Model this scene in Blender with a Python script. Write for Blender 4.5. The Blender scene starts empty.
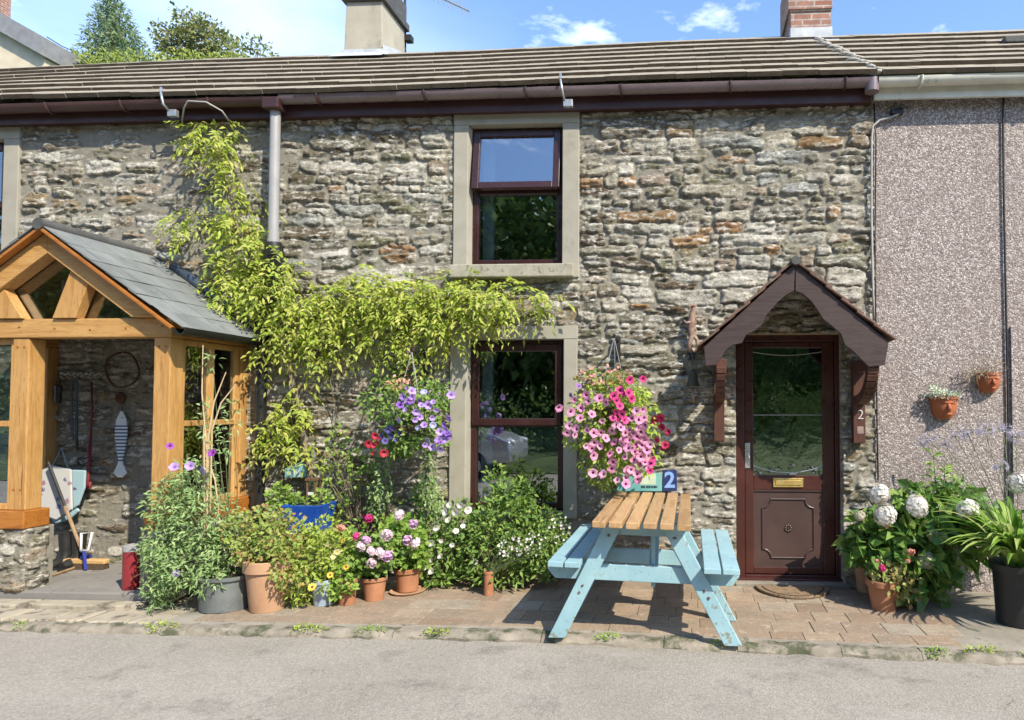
import bpy, math, random
import numpy as np
from mathutils import Vector, Matrix, Euler
R = math.radians
rng = np.random.default_rng(11)
random.seed(11)
scn = bpy.context.scene
COL = scn.collection

# ------------------------------------------------------------------ camera
F, CX, CY = 660.0, 655.0, 385.3
YAW, PITCH = R(3.05), R(1.8)
CAM = Vector((0.0, -5.74, 1.49))
cd = bpy.data.cameras.new('camera')
cam = bpy.data.objects.new('camera', cd)
COL.objects.link(cam)
cd.sensor_fit = 'HORIZONTAL'
cd.sensor_width = 36.0
cd.lens = F * 36.0 / 1024.0
cd.shift_x = (512.0 - CX) / 1024.0
cd.shift_y = (CY - 360.0) / 1024.0
cd.clip_start, cd.clip_end = 0.05, 3000.0
cam.location = CAM
cam.rotation_euler = (R(90) + PITCH, 0.0, YAW)
scn.camera = cam

# ------------------------------------------------------------------ sky, sun, exposure
SUN_TO = Vector((0.79, -0.73, 1.0)).normalized()
w = bpy.data.worlds.new('World')
scn.world = w
w.use_nodes = True
nt = w.node_tree
nt.nodes.clear()
sky = nt.nodes.new('ShaderNodeTexSky')
sky.sky_type = 'NISHITA'
sky.sun_disc = False
sky.sun_elevation = math.asin(SUN_TO.z)
sky.sun_rotation = math.atan2(SUN_TO.x, SUN_TO.y)
sky.air_density, sky.dust_density, sky.ozone_density = 1.0, 0.5, 4.5
tc = nt.nodes.new('ShaderNodeTexCoord')
mp = nt.nodes.new('ShaderNodeMapping')
mp.inputs['Scale'].default_value = (2.0, 2.0, 5.5)
mp.inputs['Location'].default_value = (3.38, 0.7, 0.35)
cn = nt.nodes.new('ShaderNodeTexNoise')
cn.inputs['Scale'].default_value = 1.7
cn.inputs['Detail'].default_value = 9.0
cn.inputs['Roughness'].default_value = 0.6
cr = nt.nodes.new('ShaderNodeValToRGB')
cr.color_ramp.elements[0].position = 0.585
cr.color_ramp.elements[1].position = 0.80
veil = nt.nodes.new('ShaderNodeMath'); veil.operation = 'MULTIPLY_ADD'; veil.inputs[1].default_value = 1.0
mx = nt.nodes.new('ShaderNodeMix')
mx.data_type = 'RGBA'
mx.inputs[7].default_value = (8.6, 9.0, 9.6, 1)
bg = nt.nodes.new('ShaderNodeBackground')
bg.inputs['Strength'].default_value = 0.15
wo = nt.nodes.new('ShaderNodeOutputWorld')
L = nt.links.new
L(tc.outputs['Generated'], mp.inputs['Vector'])
L(mp.outputs['Vector'], cn.inputs['Vector'])
L(cn.outputs['Fac'], cr.inputs['Fac'])
L(cr.outputs['Color'], veil.inputs[0])
hz = nt.nodes.new('ShaderNodeTexNoise'); hz.inputs['Scale'].default_value = .9; hz.inputs['Detail'].default_value = 5.0
hr = nt.nodes.new('ShaderNodeValToRGB'); hr.color_ramp.elements[0].position = .3; hr.color_ramp.elements[1].position = .62
hr.color_ramp.elements[1].color = (.32, .32, .32, 1)
L(mp.outputs['Vector'], hz.inputs['Vector']); L(hz.outputs['Fac'], hr.inputs['Fac']); sx_ = nt.nodes.new('ShaderNodeSeparateXYZ'); L(tc.outputs['Generated'], sx_.inputs[0])
hx = nt.nodes.new('ShaderNodeMapRange'); hx.inputs['From Min'].default_value = -.22; hx.inputs['From Max'].default_value = -.5; L(sx_.outputs[0], hx.inputs['Value'])
hy = nt.nodes.new('ShaderNodeMapRange'); hy.inputs['From Min'].default_value = .1; hy.inputs['From Max'].default_value = .5; L(sx_.outputs[1], hy.inputs['Value'])
h1 = nt.nodes.new('ShaderNodeMath'); h1.operation = 'MULTIPLY'; L(hx.outputs[0], h1.inputs[0]); L(hy.outputs[0], h1.inputs[1])
h2 = nt.nodes.new('ShaderNodeMath'); h2.operation = 'MULTIPLY'; L(h1.outputs[0], h2.inputs[0]); L(hr.outputs['Color'], h2.inputs[1])
L(h2.outputs[0], veil.inputs[2])
veil.use_clamp = True
L(veil.outputs[0], mx.inputs[0])
L(sky.outputs['Color'], mx.inputs[6])
L(mx.outputs[2], bg.inputs['Color'])
L(bg.outputs['Background'], wo.inputs['Surface'])

sd = bpy.data.lights.new('sun', 'SUN')
sd.energy = 3.25
sd.angle = R(0.55)
sd.color = (1.0, 0.92, 0.77)
sun = bpy.data.objects.new('sun', sd)
COL.objects.link(sun)
sun.location = (8, -8, 12)
sun.rotation_euler = (-SUN_TO).to_track_quat('-Z', 'Y').to_euler()
vs = scn.view_settings
vs.view_transform, vs.look, vs.gamma, vs.exposure = 'Standard', 'None', 1.0, 1.24
vs.use_curve_mapping = False
scn.cycles.use_denoising = True
scn.cycles.max_bounces = 6
scn.cycles.transparent_max_bounces = 12

# ------------------------------------------------------------------ survey helpers (photo pixel -> point on a real plane)
_rot = cam.rotation_euler.to_matrix()
def ray(u, v):
    return _rot @ Vector(((u - CX) / F, -(v - CY) / F, -1.0))
def at(u, v, y=0.0):
    d = ray(u, v)
    return CAM + d * ((y - CAM.y) / d.y)
def gz(x):
    return float(np.interp(x, [-12, -1.2, 0.4, 2.0, 7], [0, 0, -0.045, -0.06, -0.10]))
def onground(u, v, dz=0.0):
    d = ray(u, v)
    z = dz
    for _ in range(6):
        p = CAM + d * ((z - CAM.z) / d.z)
        z = gz(p.x) + dz
    return p
def mpp(p):                      # metres per photo pixel at a point
    return (p - CAM).dot(_rot @ Vector((0, 0, -1))) / F

# ------------------------------------------------------------------ node helpers
def N(nt, kind, _p=None, **inp):
    n = nt.nodes.new('ShaderNode' + kind)
    for k, v in (_p or {}).items():
        setattr(n, k, v)
    for k, v in inp.items():
        s = n.inputs[int(k[1:])] if (k[0] == 'i' and k[1:].isdigit()) else n.inputs[k.replace('_', ' ')]
        if isinstance(v, bpy.types.NodeSocket):
            nt.links.new(v, s)
        else:
            if isinstance(v, tuple) and len(v) == 3 and s.type == 'RGBA':
                v = (*v, 1)
            s.default_value = v
    return n
def mixc(nt, fac, a, b, mode='MIX'):
    return N(nt, 'Mix', {'data_type': 'RGBA', 'blend_type': mode}, i0=fac, i6=a, i7=b).outputs[2]
def ramp(nt, fac, stops, interp='LINEAR'):
    n = N(nt, 'ValToRGB', None, Fac=fac)
    cr = n.color_ramp
    cr.interpolation = interp
    while len(cr.elements) < len(stops):
        cr.elements.new(0.5)
    for e, (p, c) in zip(cr.elements, stops):
        e.position = p
        e.color = (c, c, c, 1) if isinstance(c, (int, float)) else (*c[:3], 1)
    return n.outputs[0]
def noise(nt, vec, scale, detail=5, rough=0.55, out='Fac', dist=0.0):
    return N(nt, 'TexNoise', None, Vector=vec, Scale=scale, Detail=detail, Roughness=rough, Distortion=dist).outputs[out]
def coords(nt, sc=(1, 1, 1), world=False):
    if world:
        v = N(nt, 'NewGeometry').outputs['Position']
    else:
        v = N(nt, 'TexCoord').outputs['Object']
    return N(nt, 'Mapping', None, Vector=v, Scale=sc).outputs[0]
def newmat(name):
    m = bpy.data.materials.new(name)
    m.use_nodes = True
    nt = m.node_tree
    nt.nodes.clear()
    out = N(nt, 'OutputMaterial')
    b = N(nt, 'BsdfPrincipled')
    nt.links.new(b.outputs[0], out.inputs[0])
    return m, nt, b, out
def bump(nt, b, h, strength, dist=0.01):
    n = N(nt, 'Bump', None, Height=h, Strength=strength, Distance=dist)
    nt.links.new(n.outputs[0], b.inputs['Normal'])

def surf(name, c1, c2, scale=6, rough=0.7, bmp=0.2, bscale=70, sc=(1, 1, 1), spec=0.4, metal=0.0, c3=None, s3=18, lo3=.58, hi3=.66, vary=0.0):
    """general weathered surface: two colours in noise, a third as patches, fine bump"""
    m, nt, b, o = newmat(name)
    v = coords(nt, sc, True)
    col = ramp(nt, noise(nt, v, scale, 7, .62), [(.3, c1), (.7, c2)])
    if c3:
        f = ramp(nt, noise(nt, v, s3, 8, .68), [(lo3, 0.0), (hi3, 1.0)])
        col = mixc(nt, f, col, c3)
    if vary:
        ri = N(nt, 'NewGeometry').outputs['Random Per Island']
        k = N(nt, 'MapRange', None, Value=ri, To_Min=1 - vary, To_Max=1 + vary).outputs[0]
        col = N(nt, 'VectorMath', {'operation': 'SCALE'}, i0=col, Scale=k).outputs[0]
    nt.links.new(col, b.inputs['Base Color'])
    r = ramp(nt, noise(nt, v, scale * 3, 5), [(.3, max(0, rough - .12)), (.7, min(1, rough + .12))])
    nt.links.new(r, b.inputs['Roughness'])
    b.inputs['Specular IOR Level'].default_value = spec
    b.inputs['Metallic'].default_value = metal
    if bmp:
        bump(nt, b, noise(nt, v, bscale, 6, .6), bmp, .006)
    return m

def wood(name, c1, c2, axis=2, rough=.55, dark=(.12, .05, .015), knots=True):
    m, nt, b, o = newmat(name)
    sc = [7.0, 7.0, 7.0]
    sc[axis] = 0.55
    v = coords(nt, tuple(sc), True)
    n1 = noise(nt, v, 3.0, 8, .6, dist=.8)
    col = ramp(nt, n1, [(.28, c1), (.5, c2), (.62, c1), (.78, c2)])
    n2 = noise(nt, v, 26.0, 5, .7)
    col = mixc(nt, ramp(nt, n2, [(.5, 0.0), (.74, .7)]), col, dark)
    scc = [9.0, 9.0, 9.0]; scc[axis] = .35
    chk = noise(nt, coords(nt, tuple(scc), True), 4.5, 3, .5)
    col = mixc(nt, ramp(nt, chk, [(.695, 0.0), (.71, .75)]), col, tuple(x * .5 for x in dark))
    if knots:
        vw = coords(nt, (1, 1, 1), True)
        k = N(nt, 'TexVoronoi', None, Vector=vw, Scale=3.4).outputs['Distance']
        col = mixc(nt, ramp(nt, k, [(.03, .8), (.085, 0.0)]), col, dark)
        big = noise(nt, vw, 2.2, 4)
        col = mixc(nt, ramp(nt, big, [(.35, .35), (.6, 0.0)]), col, c1)
    ri = N(nt, 'NewGeometry').outputs['Random Per Island']
    kk = N(nt, 'MapRange', None, Value=ri, To_Min=.82, To_Max=1.16).outputs[0]
    col = N(nt, 'VectorMath', {'operation': 'SCALE'}, i0=col, Scale=kk).outputs[0]
    nt.links.new(col, b.inputs['Base Color'])
    b.inputs['Roughness'].default_value = rough
    b.inputs['Specular IOR Level'].default_value = .35
    bump(nt, b, n2, .25, .004)
    return m

def leafmat(name, cols, trans=.35, rough=.5, spec=.35, gain=1.5):
    """leaf: each leaf picks its own colour from the ramp; light passes through"""
    m, nt, b, o = newmat(name)
    ri = N(nt, 'NewGeometry').outputs['Random Per Island']
    cols = [tuple(min(.6, x * gain) for x in c) for c in cols]
    col = ramp(nt, ri, [(i / max(1, len(cols) - 1), c) for i, c in enumerate(cols)])
    v = coords(nt, (1, 1, 1), True)
    col = mixc(nt, ramp(nt, noise(nt, v, 40, 3), [(.4, 0.0), (.7, .35)]), col, tuple(c * .6 for c in cols[0]))
    nt.links.new(col, b.inputs['Base Color'])
    b.inputs['Roughness'].default_value = rough
    b.inputs['Specular IOR Level'].default_value = spec
    t = N(nt, 'BsdfTranslucent', None, Color=col)
    ms = N(nt, 'MixShader', None, Fac=trans, i1=b.outputs[0], i2=t.outputs[0])
    nt.links.new(ms.outputs[0], o.inputs[0])
    return m

def glassmat(name, refl=.22, tint=(.75, .8, .8), rough=.008, wav=.018, wsc=2.6):
    m, nt, b, o = newmat(name)
    nt.nodes.remove(b)
    g = N(nt, 'BsdfGlossy', None, Color=(.95, .97, 1.0), Roughness=rough)
    v = coords(nt, (1, 1, 1), True)
    bp = N(nt, 'Bump', None, Height=noise(nt, v, wsc, 2), Strength=wav, Distance=.02)
    nt.links.new(bp.outputs[0], g.inputs['Normal'])
    t = N(nt, 'BsdfTransparent', None, Color=tint)
    lw = N(nt, 'LayerWeight', None, Blend=.25)
    fac = N(nt, 'MapRange', None, Value=lw.outputs['Fresnel'], From_Min=0.0, From_Max=1.0, To_Min=refl, To_Max=1.0).outputs[0]
    ms = N(nt, 'MixShader', None, Fac=fac, i1=t.outputs[0], i2=g.outputs[0])
    nt.links.new(ms.outputs[0], o.inputs[0])
    return m

# ------------------------------------------------------------------ mesh helpers
def wloc(o):
    p = Vector((0, 0, 0))
    while o is not None:
        p += o.location
        o = o.parent
    return p

class MB:
    def __init__(self):
        self.v, self.f, self.mi = [], [], []
    def add(self, vs, fs, mi=0):
        b = len(self.v)
        self.v += [tuple(x) for x in vs]
        self.f += [tuple(b + i for i in f) for f in fs]
        self.mi += [mi] * len(fs)
        return self
    def box(self, x0, x1, y0, y1, z0, z1, mi=0):
        vs = [(x, y, z) for x in (x0, x1) for y in (y0, y1) for z in (z0, z1)]
        return self.add(vs, [(0, 1, 3, 2), (4, 6, 7, 5), (0, 4, 5, 1), (2, 3, 7, 6), (0, 2, 6, 4), (1, 5, 7, 3)], mi)
    def bar(self, p, q, w, h, up=(0, 0, 1), mi=0, w2=None, h2=None):
        """beam from p to q; w across (d x up), h along up"""
        p, q = Vector(p), Vector(q)
        d = (q - p).normalized()
        s = d.cross(Vector(up))
        if s.length < 1e-4:
            s = d.cross(Vector((1, 0, 0)))
        s.normalize()
        u = s.cross(d)
        w2, h2 = w2 or w, h2 or h
        vs = []
        for c, a, b_ in ((p, w / 2, h / 2), (q, w2 / 2, h2 / 2)):
            vs += [c + s * a + u * b_, c - s * a + u * b_, c - s * a - u * b_, c + s * a - u * b_]
        return self.add(vs, [(0, 1, 2, 3), (7, 6, 5, 4), (0, 4, 5, 1), (1, 5, 6, 2), (2, 6, 7, 3), (3, 7, 4, 0)], mi)
    def tube(self, path, r, n=8, mi=0, cap=True):
        path = [Vector(p) for p in path]
        rs = r if isinstance(r, (list, tuple)) else [r] * len(path)
        vs, fs = [], []
        ref = None
        for i, p in enumerate(path):
            d = (path[min(i + 1, len(path) - 1)] - path[max(i - 1, 0)]).normalized()
            if ref is None:
                ref = Vector((0, 0, 1)) if abs(d.z) < .9 else Vector((1, 0, 0))
            a = d.cross(ref).normalized()
            b = a.cross(d)
            ref = b
            for k in range(n):
                t = 2 * math.pi * k / n
                vs.append(p + (a * math.cos(t) + b * math.sin(t)) * rs[i])
        for i in range(len(path) - 1):
            for k in range(n):
                k2 = (k + 1) % n
                fs.append((i * n + k, i * n + k2, (i + 1) * n + k2, (i + 1) * n + k))
        if cap:
            fs.append(tuple(range(n))[::-1])
            fs.append(tuple((len(path) - 1) * n + k for k in range(n)))
        return self.add(vs, fs, mi)
    def lathe(self, c, prof, n=28, mi=0, a0=0.0, a1=2 * math.pi, sx=1.0, sy=1.0):
        c = Vector(c)
        full = abs(a1 - a0 - 2 * math.pi) < 1e-6
        m = n if full else n + 1
        vs, fs = [], []
        for r, z in prof:
            for k in range(m):
                t = a0 + (a1 - a0) * k / n
                vs.append(c + Vector((r * math.cos(t) * sx, r * math.sin(t) * sy, z)))
        for i in range(len(prof) - 1):
            for k in range(n):
                k2 = (k + 1) % m
                fs.append((i * m + k, i * m + k2, (i + 1) * m + k2, (i + 1) * m + k))
        return self.add(vs, fs, mi)
    def prism(self, poly, a0, a1, axis='y', mi=0):
        """polygon extruded along an axis; poly is (x,z) for y, (y,z) for x, (x,y) for z"""
        def P(p, a):
            return {'y': (p[0], a, p[1]), 'x': (a, p[0], p[1]), 'z': (p[0], p[1], a)}[axis]
        n = len(poly)
        vs = [P(p, a0) for p in poly] + [P(p, a1) for p in poly]
        fs = [tuple(range(n)), tuple(range(2 * n - 1, n - 1, -1))]
        fs += [(i, n + i, n + (i + 1) % n, (i + 1) % n) for i in range(n)]
        return self.add(vs, fs, mi)
    def ball(self, c, r, nu=10, nv=7, mi=0):
        rx, ry, rz = r if isinstance(r, tuple) else (r, r, r)
        prof = [(math.sin(math.pi * i / nv), -math.cos(math.pi * i / nv)) for i in range(nv + 1)]
        vs, fs = [], []
        for s, z in prof:
            for k in range(nu):
                t = 2 * math.pi * k / nu
                vs.append((c[0] + rx * s * math.cos(t), c[1] + ry * s * math.sin(t), c[2] + rz * z))
        for i in range(nv):
            for k in range(nu):
                k2 = (k + 1) % nu
                fs.append((i * nu + k, i * nu + k2, (i + 1) * nu + k2, (i + 1) * nu + k))
        return self.add(vs, fs, mi)
    def build(self, name, mat, parent=None, smooth=False, bevel=0.0, origin=None):
        o0 = wloc(parent) if parent is not None else (origin if origin is not None else Vector((0, 0, 0)))
        me = bpy.data.meshes.new(name)
        me.from_pydata([(x - o0[0], y - o0[1], z - o0[2]) for x, y, z in self.v], [], self.f)
        mats = mat if isinstance(mat, (list, tuple)) else [mat]
        for m in mats:
            me.materials.append(m)
        me.polygons.foreach_set('material_index', self.mi)
        me.validate()
        import bmesh
        bm = bmesh.new()
        bm.from_mesh(me)
        bmesh.ops.recalc_face_normals(bm, faces=bm.faces)
        bm.to_mesh(me)
        bm.free()
        o = bpy.data.objects.new(name, me)
        COL.objects.link(o)
        if parent is not None:
            o.parent = parent
        elif origin is not None:
            o.location = origin
        if smooth:
            me.shade_smooth()
            if smooth == 'auto':
                me.set_sharp_from_angle(angle=R(38))
        if bevel:
            b = o.modifiers.new('bevel', 'BEVEL')
            b.width, b.segments, b.limit_method, b.angle_limit = bevel, 2, 'ANGLE', R(40)
        return o

def tag(o, label=None, cat=None, group=None, kind=None):
    if label: o['label'] = label
    if cat: o['category'] = cat
    if group: o['group'] = group
    if kind: o['kind'] = kind
    return o
def thing(name, label, cat, loc, group=None):
    o = bpy.data.objects.new(name, None)
    COL.objects.link(o)
    o.location = loc
    o.empty_display_size = .1
    return tag(o, label, cat, group)
def link_mesh(me, name, parent, p, rot=(0, 0, 0), s=1.0):
    o = bpy.data.objects.new(name, me)
    COL.objects.link(o)
    o.parent = parent
    o.location = Vector(p) - wloc(parent)
    o.rotation_euler = rot
    o.scale = (s, s, s) if isinstance(s, (int, float)) else s
    return o
def mesh_from_np(name, V, Fc, mat, parent, smooth=False, origin=None):
    o0 = np.array(wloc(parent) if parent is not None else (origin or (0, 0, 0)))
    me = bpy.data.meshes.new(name)
    V = np.asarray(V, dtype=np.float32) - o0.astype(np.float32)
    nv, nf, k = len(V), len(Fc), Fc.shape[1]
    me.vertices.add(nv)
    me.vertices.foreach_set('co', V.ravel())
    me.loops.add(nf * k)
    me.loops.foreach_set('vertex_index', np.ascontiguousarray(Fc, dtype=np.int32).ravel())
    me.polygons.add(nf)
    me.polygons.foreach_set('loop_start', np.arange(0, nf * k, k, dtype=np.int32))
    me.update(calc_edges=True)
    me.materials.append(mat)
    if smooth:
        me.shade_smooth()
    o = bpy.data.objects.new(name, me)
    COL.objects.link(o)
    if parent is not None:
        o.parent = parent
    elif origin is not None:
        o.location = origin
    return o

def unit(a):
    return a / np.maximum(np.linalg.norm(a, axis=1, keepdims=True), 1e-9)
def leaves(name, P, D, Lg, Wd, mat, parent, fold=.25, droop=.15, nup=None, origin=None):
    """a mesh of folded, drooping leaves: base points P, axes D, lengths, widths"""
    P = np.asarray(P, float); n = len(P)
    D = unit(np.asarray(D, float))
    Lg = np.broadcast_to(Lg, (n,)).astype(float) * rng.uniform(.7, 1.25, n)
    Wd = np.broadcast_to(Wd, (n,)).astype(float) * rng.uniform(.75, 1.2, n)
    U = rng.normal(0, .5, (n, 3)) + (np.array([.35, -.75, .85]) if nup is None else np.asarray(nup))
    S = unit(np.cross(D, U))
    Nn = np.cross(S, D)
    b = P
    dr = np.array([0, 0, -1.0]) * (Lg * droop)[:, None]
    mid = P + D * (Lg * .45)[:, None]
    c = mid - Nn * (Wd * fold * .5)[:, None]
    l = mid + S * (Wd * .5)[:, None] + Nn * (Wd * fold * .5)[:, None]
    r = mid - S * (Wd * .5)[:, None] + Nn * (Wd * fold * .5)[:, None]
    t = P + D * Lg[:, None] + dr
    V = np.stack([b, l, c, r, t], 1).reshape(-1, 3)
    base = (np.arange(n) * 5)[:, None]
    Fc = np.concatenate([base + np.array(x) for x in ((0, 2, 1), (2, 4, 1), (0, 3, 2), (2, 3, 4))])
    return mesh_from_np(name, V, Fc, mat, parent, origin=origin)
def blob(c, r, n, shell=.55):
    """points in an ellipsoid, denser to the outside, with outward directions"""
    d = unit(rng.normal(size=(n, 3)))
    k = rng.uniform(shell ** 3, 1, n) ** (1 / 3)
    r = np.array(r if isinstance(r, (tuple, list)) else (r, r, r))
    return np.array(c) + d * k[:, None] * r, d
def blobs(lst, shell=.4):
    A = [blob(c, r, n, shell) for c, r, n in lst]
    return np.concatenate([a[0] for a in A]), np.concatenate([a[1] for a in A])
def jit(D, out=.7, rnd=.7, up=.25):
    return D * out + rng.normal(0, rnd * .6, D.shape) + np.array([0, 0, up])

# value noise on arrays
_T = rng.random((8, 256, 256))
def vn(x, z, k=0):
    xi, zi = np.floor(x).astype(int), np.floor(z).astype(int)
    fx, fz = x - xi, z - zi
    fx, fz = fx * fx * (3 - 2 * fx), fz * fz * (3 - 2 * fz)
    T = _T[k % 8]
    a, b = T[xi % 256, zi % 256], T[(xi + 1) % 256, zi % 256]
    c, d = T[xi % 256, (zi + 1) % 256], T[(xi + 1) % 256, (zi + 1) % 256]
    return (a + (b - a) * fx) + ((c + (d - c) * fx) - (a + (b - a) * fx)) * fz
def fbm(x, z, k=0, o=4):
    s, a, t = 0, .5, 0
    for i in range(o):
        s = s + a * vn(x * 2 ** i + 17 * i, z * 2 ** i + 5 * i, k + i)
        t += a; a *= .5
    return s / t - .5
def sstep(x, a, b):
    t = np.clip((x - a) / (b - a), 0, 1)
    return t * t * (3 - 2 * t)
# ================================================================== SETTING
M = {}
# ---- asphalt road
def asphalt():
    m, nt, b, o = newmat('asphalt')
    v = coords(nt, (1, 1, 1), True)
    col = ramp(nt, noise(nt, v, 1.1, 6, .6), [(.3, (.245, .222, .188)), (.7, (.31, .282, .242))])
    vo = N(nt, 'TexVoronoi', None, Vector=v, Scale=125.0)
    g = ramp(nt, vo.outputs['Color'], [(.2, .6), (.55, .98), (.9, 1.4)])
    col = mixc(nt, .5, col, g, 'MULTIPLY')
    st = ramp(nt, noise(nt, v, 3.5, 8, .7), [(.34, .55), (.46, 1.0)])
    col = mixc(nt, .6, col, st, 'MULTIPLY')
    pale = ramp(nt, noise(nt, coords(nt, (.5, 2.2, 1), True), 2.4, 6, .65), [(.6, 0.0), (.72, .45)])
    col = mixc(nt, pale, col, (.33, .30, .27))
    v2 = N(nt, 'VectorMath', {'operation': 'ADD'}, i0=v, i1=N(nt, 'VectorMath', {'operation': 'SCALE'}, i0=noise(nt, v, 2.5, 5, .6, 'Color'), Scale=.5).outputs[0]).outputs[0]
    ck = N(nt, 'TexVoronoi', {'feature': 'DISTANCE_TO_EDGE'}, Vector=v2, Scale=.75).outputs['Distance']
    ckm = N(nt, 'Math', {'operation': 'MULTIPLY'}, i0=ramp(nt, ck, [(.0, .8), (.006, 0.0)]), i1=ramp(nt, noise(nt, v, .6, 3), [(.5, 0.0), (.6, 1.0)])).outputs[0]
    col = mixc(nt, ckm, col, (.07, .065, .055))
    grit = ramp(nt, noise(nt, coords(nt, (.35, 5, 1), True), 1.6, 7, .65), [(.52, 0.0), (.72, .2)])
    col = mixc(nt, grit, col, (.32, .29, .25))
    nt.links.new(col, b.inputs['Base Color'])
    b.inputs['Roughness'].default_value = .88
    b.inputs['Specular IOR Level'].default_value = .25
    bump(nt, b, vo.outputs['Distance'], .4, .006)
    return m
M['asphalt'] = asphalt()
M['verge'] = surf('verge_grass', (.02, .04, .01), (.085, .12, .03), 2.0, .9, .6, 30)
M['earth'] = surf('earth', (.10, .08, .055), (.16, .13, .09), 3, .95, .5, 40)
M['concrete'] = surf('old_concrete', (.17, .15, .12), (.27, .24, .195), 3.5, .9, .5, 60, c3=(.10, .10, .07), s3=9)
M['kerb'] = surf('kerb_stone', (.17, .148, .115), (.30, .26, .205), 9, .9, .7, 45, c3=(.07, .075, .04), s3=5, lo3=.50, hi3=.60)

def sheet(name, x0, x1, y0, y1, zf, nx, ny, mat, kind='structure'):
    xs, ys = np.linspace(x0, x1, nx), np.linspace(y0, y1, ny)
    X, Y = np.meshgrid(xs, ys, indexing='ij')
    Z = zf(X, Y)
    V = np.stack([X, Y, Z], -1).reshape(-1, 3)
    i = np.arange(nx * ny).reshape(nx, ny)
    Fc = np.stack([i[:-1, :-1], i[1:, :-1], i[1:, 1:], i[:-1, 1:]], -1).reshape(-1, 4)
    o = mesh_from_np(name, V, Fc, mat, None, smooth=True)
    o['kind'] = kind
    return o
GZ = lambda X: np.interp(X, [-12, -1.2, .4, 2, 7], [0, 0, -.045, -.06, -.10])
KY = lambda X: np.interp(X, [-12, -4, -1, .4, 2.2, 7], [-1.40, -1.38, -1.37, -1.375, -1.45, -1.62])   # pavement edge in plan
sheet('ground', -600, 600, -700, 700, lambda X, Y: X * 0 - .35, 2, 2, M['verge'])
sheet('road', -26, 26, -9.2, -1.2, lambda X, Y: GZ(X) - .05 + .012 * fbm(X * .6, Y * .6, 2) - .02 * np.clip(-1.4 - Y, 0, 2.5) / 2.5, 110, 60, M['asphalt'])
sheet('verge', -60, 60, -60, -9.1, lambda X, Y: -.06 + .10 * np.clip(-9.1 - Y, 0, 1) + .06 * np.clip(-Y - 10, 0, 16) + .55 * np.clip(-Y - 26, 0, 34) + .1 * fbm(X * .4, Y * .4, 3), 80, 60, M['verge'])
sheet('hillside', -60, 60, 6.5, 80, lambda X, Y: -.3 + 6.3 * np.clip((Y - 6.5) / 6.5, 0, 1) + .1 * np.clip(Y - 13, 0, 80), 30, 40, M['verge'])
# pavement base (concrete) with a falling front edge
def pavement():
    xs = np.linspace(-12, 7, 140)
    rows = [(0.25, 0.0), (-.3, 0.0), (-.7, 0.0), (-1.1, 0.0)]
    V = []
    for x in xs:
        g, k = float(GZ(x)), float(KY(x))
        for y, dz in rows:
            V.append((x, y, g - .005))
        V.append((x, k + .09, g - .005))
        V.append((x, k + .085, g - .12))
    V = np.array(V)
    n = 6
    i = np.arange(len(xs) * n).reshape(len(xs), n)
    Fc = np.stack([i[:-1, :-1], i[:-1, 1:], i[1:, 1:], i[1:, :-1]], -1).reshape(-1, 4)
    o = mesh_from_np('pavement', V, Fc, M['concrete'], None)
    o['kind'] = 'structure'
pavement()

# kerb: worn edging stones
def kerb():
    mb = MB()
    x = -12.0
    while x < 7:
        l = random.uniform(.45, 1.0)
        x1 = x + l - .005
        g0, g1 = float(GZ(x)), float(GZ(x1))
        n = max(3, int(l / .07))
        k = 5
        vs, fs = [], []
        for i in range(n + 1):
            xx = x + (x1 - x) * i / n
            g = gz(xx); e = float(KY(xx))
            ro = .03 * (random.random() - .5)
            pr = [(.10, -.014), (.02, .0), (-.028, -.008), (-.052, -.034), (-.055, -.09)]
            for dy, dz in pr:
                vs.append((xx, e + dy + ro + random.uniform(-.012, .012), g + dz + random.uniform(-.012, .004)))
        for i in range(n):
            for j in range(k - 1):
                fs.append((i * k + j, i * k + j + 1, (i + 1) * k + j + 1, (i + 1) * k + j))
        fs.append(tuple(range(k))); fs.append(tuple(n * k + j for j in range(k))[::-1])
        mb.add(vs, fs)
        x += l
    o = mb.build('kerb', M['kerb'], smooth='auto')
    o['kind'] = 'structure'
kerb()

# paving slabs, one mesh, each slab its own tone
def slabmat():
    m, nt, b, o = newmat('paving_slab')
    v = coords(nt, (1, 1, 1), True)
    ri = N(nt, 'NewGeometry').outputs['Random Per Island']
    col = ramp(nt, ri, [(0, (.22, .155, .105)), (.35, (.29, .21, .145)), (.6, (.25, .19, .135)), (.85, (.32, .24, .165)), (1, (.29, .25, .195))])
    col = mixc(nt, ramp(nt, noise(nt, v, 7, 8, .65), [(.35, .65), (.55, 0.0)]), col, (.19, .155, .115))
    col = mixc(nt, ramp(nt, noise(nt, v, 16, 8, .7), [(.56, 0.0), (.68, .5)]), col, (.46, .41, .34))
    sp = N(nt, 'TexVoronoi', None, Vector=v, Scale=130.0).outputs['Color']
    col = mixc(nt, .35, col, ramp(nt, sp, [(.2, .6), (.8, 1.3)]), 'MULTIPLY')
    nt.links.new(col, b.inputs['Base Color'])
    b.inputs['Roughness'].default_value = .85
    b.inputs['Specular IOR Level'].default_value = .3
    bump(nt, b, noise(nt, v, 45, 7, .65), .5, .008)
    return m
M['slab'] = slabmat()
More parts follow.
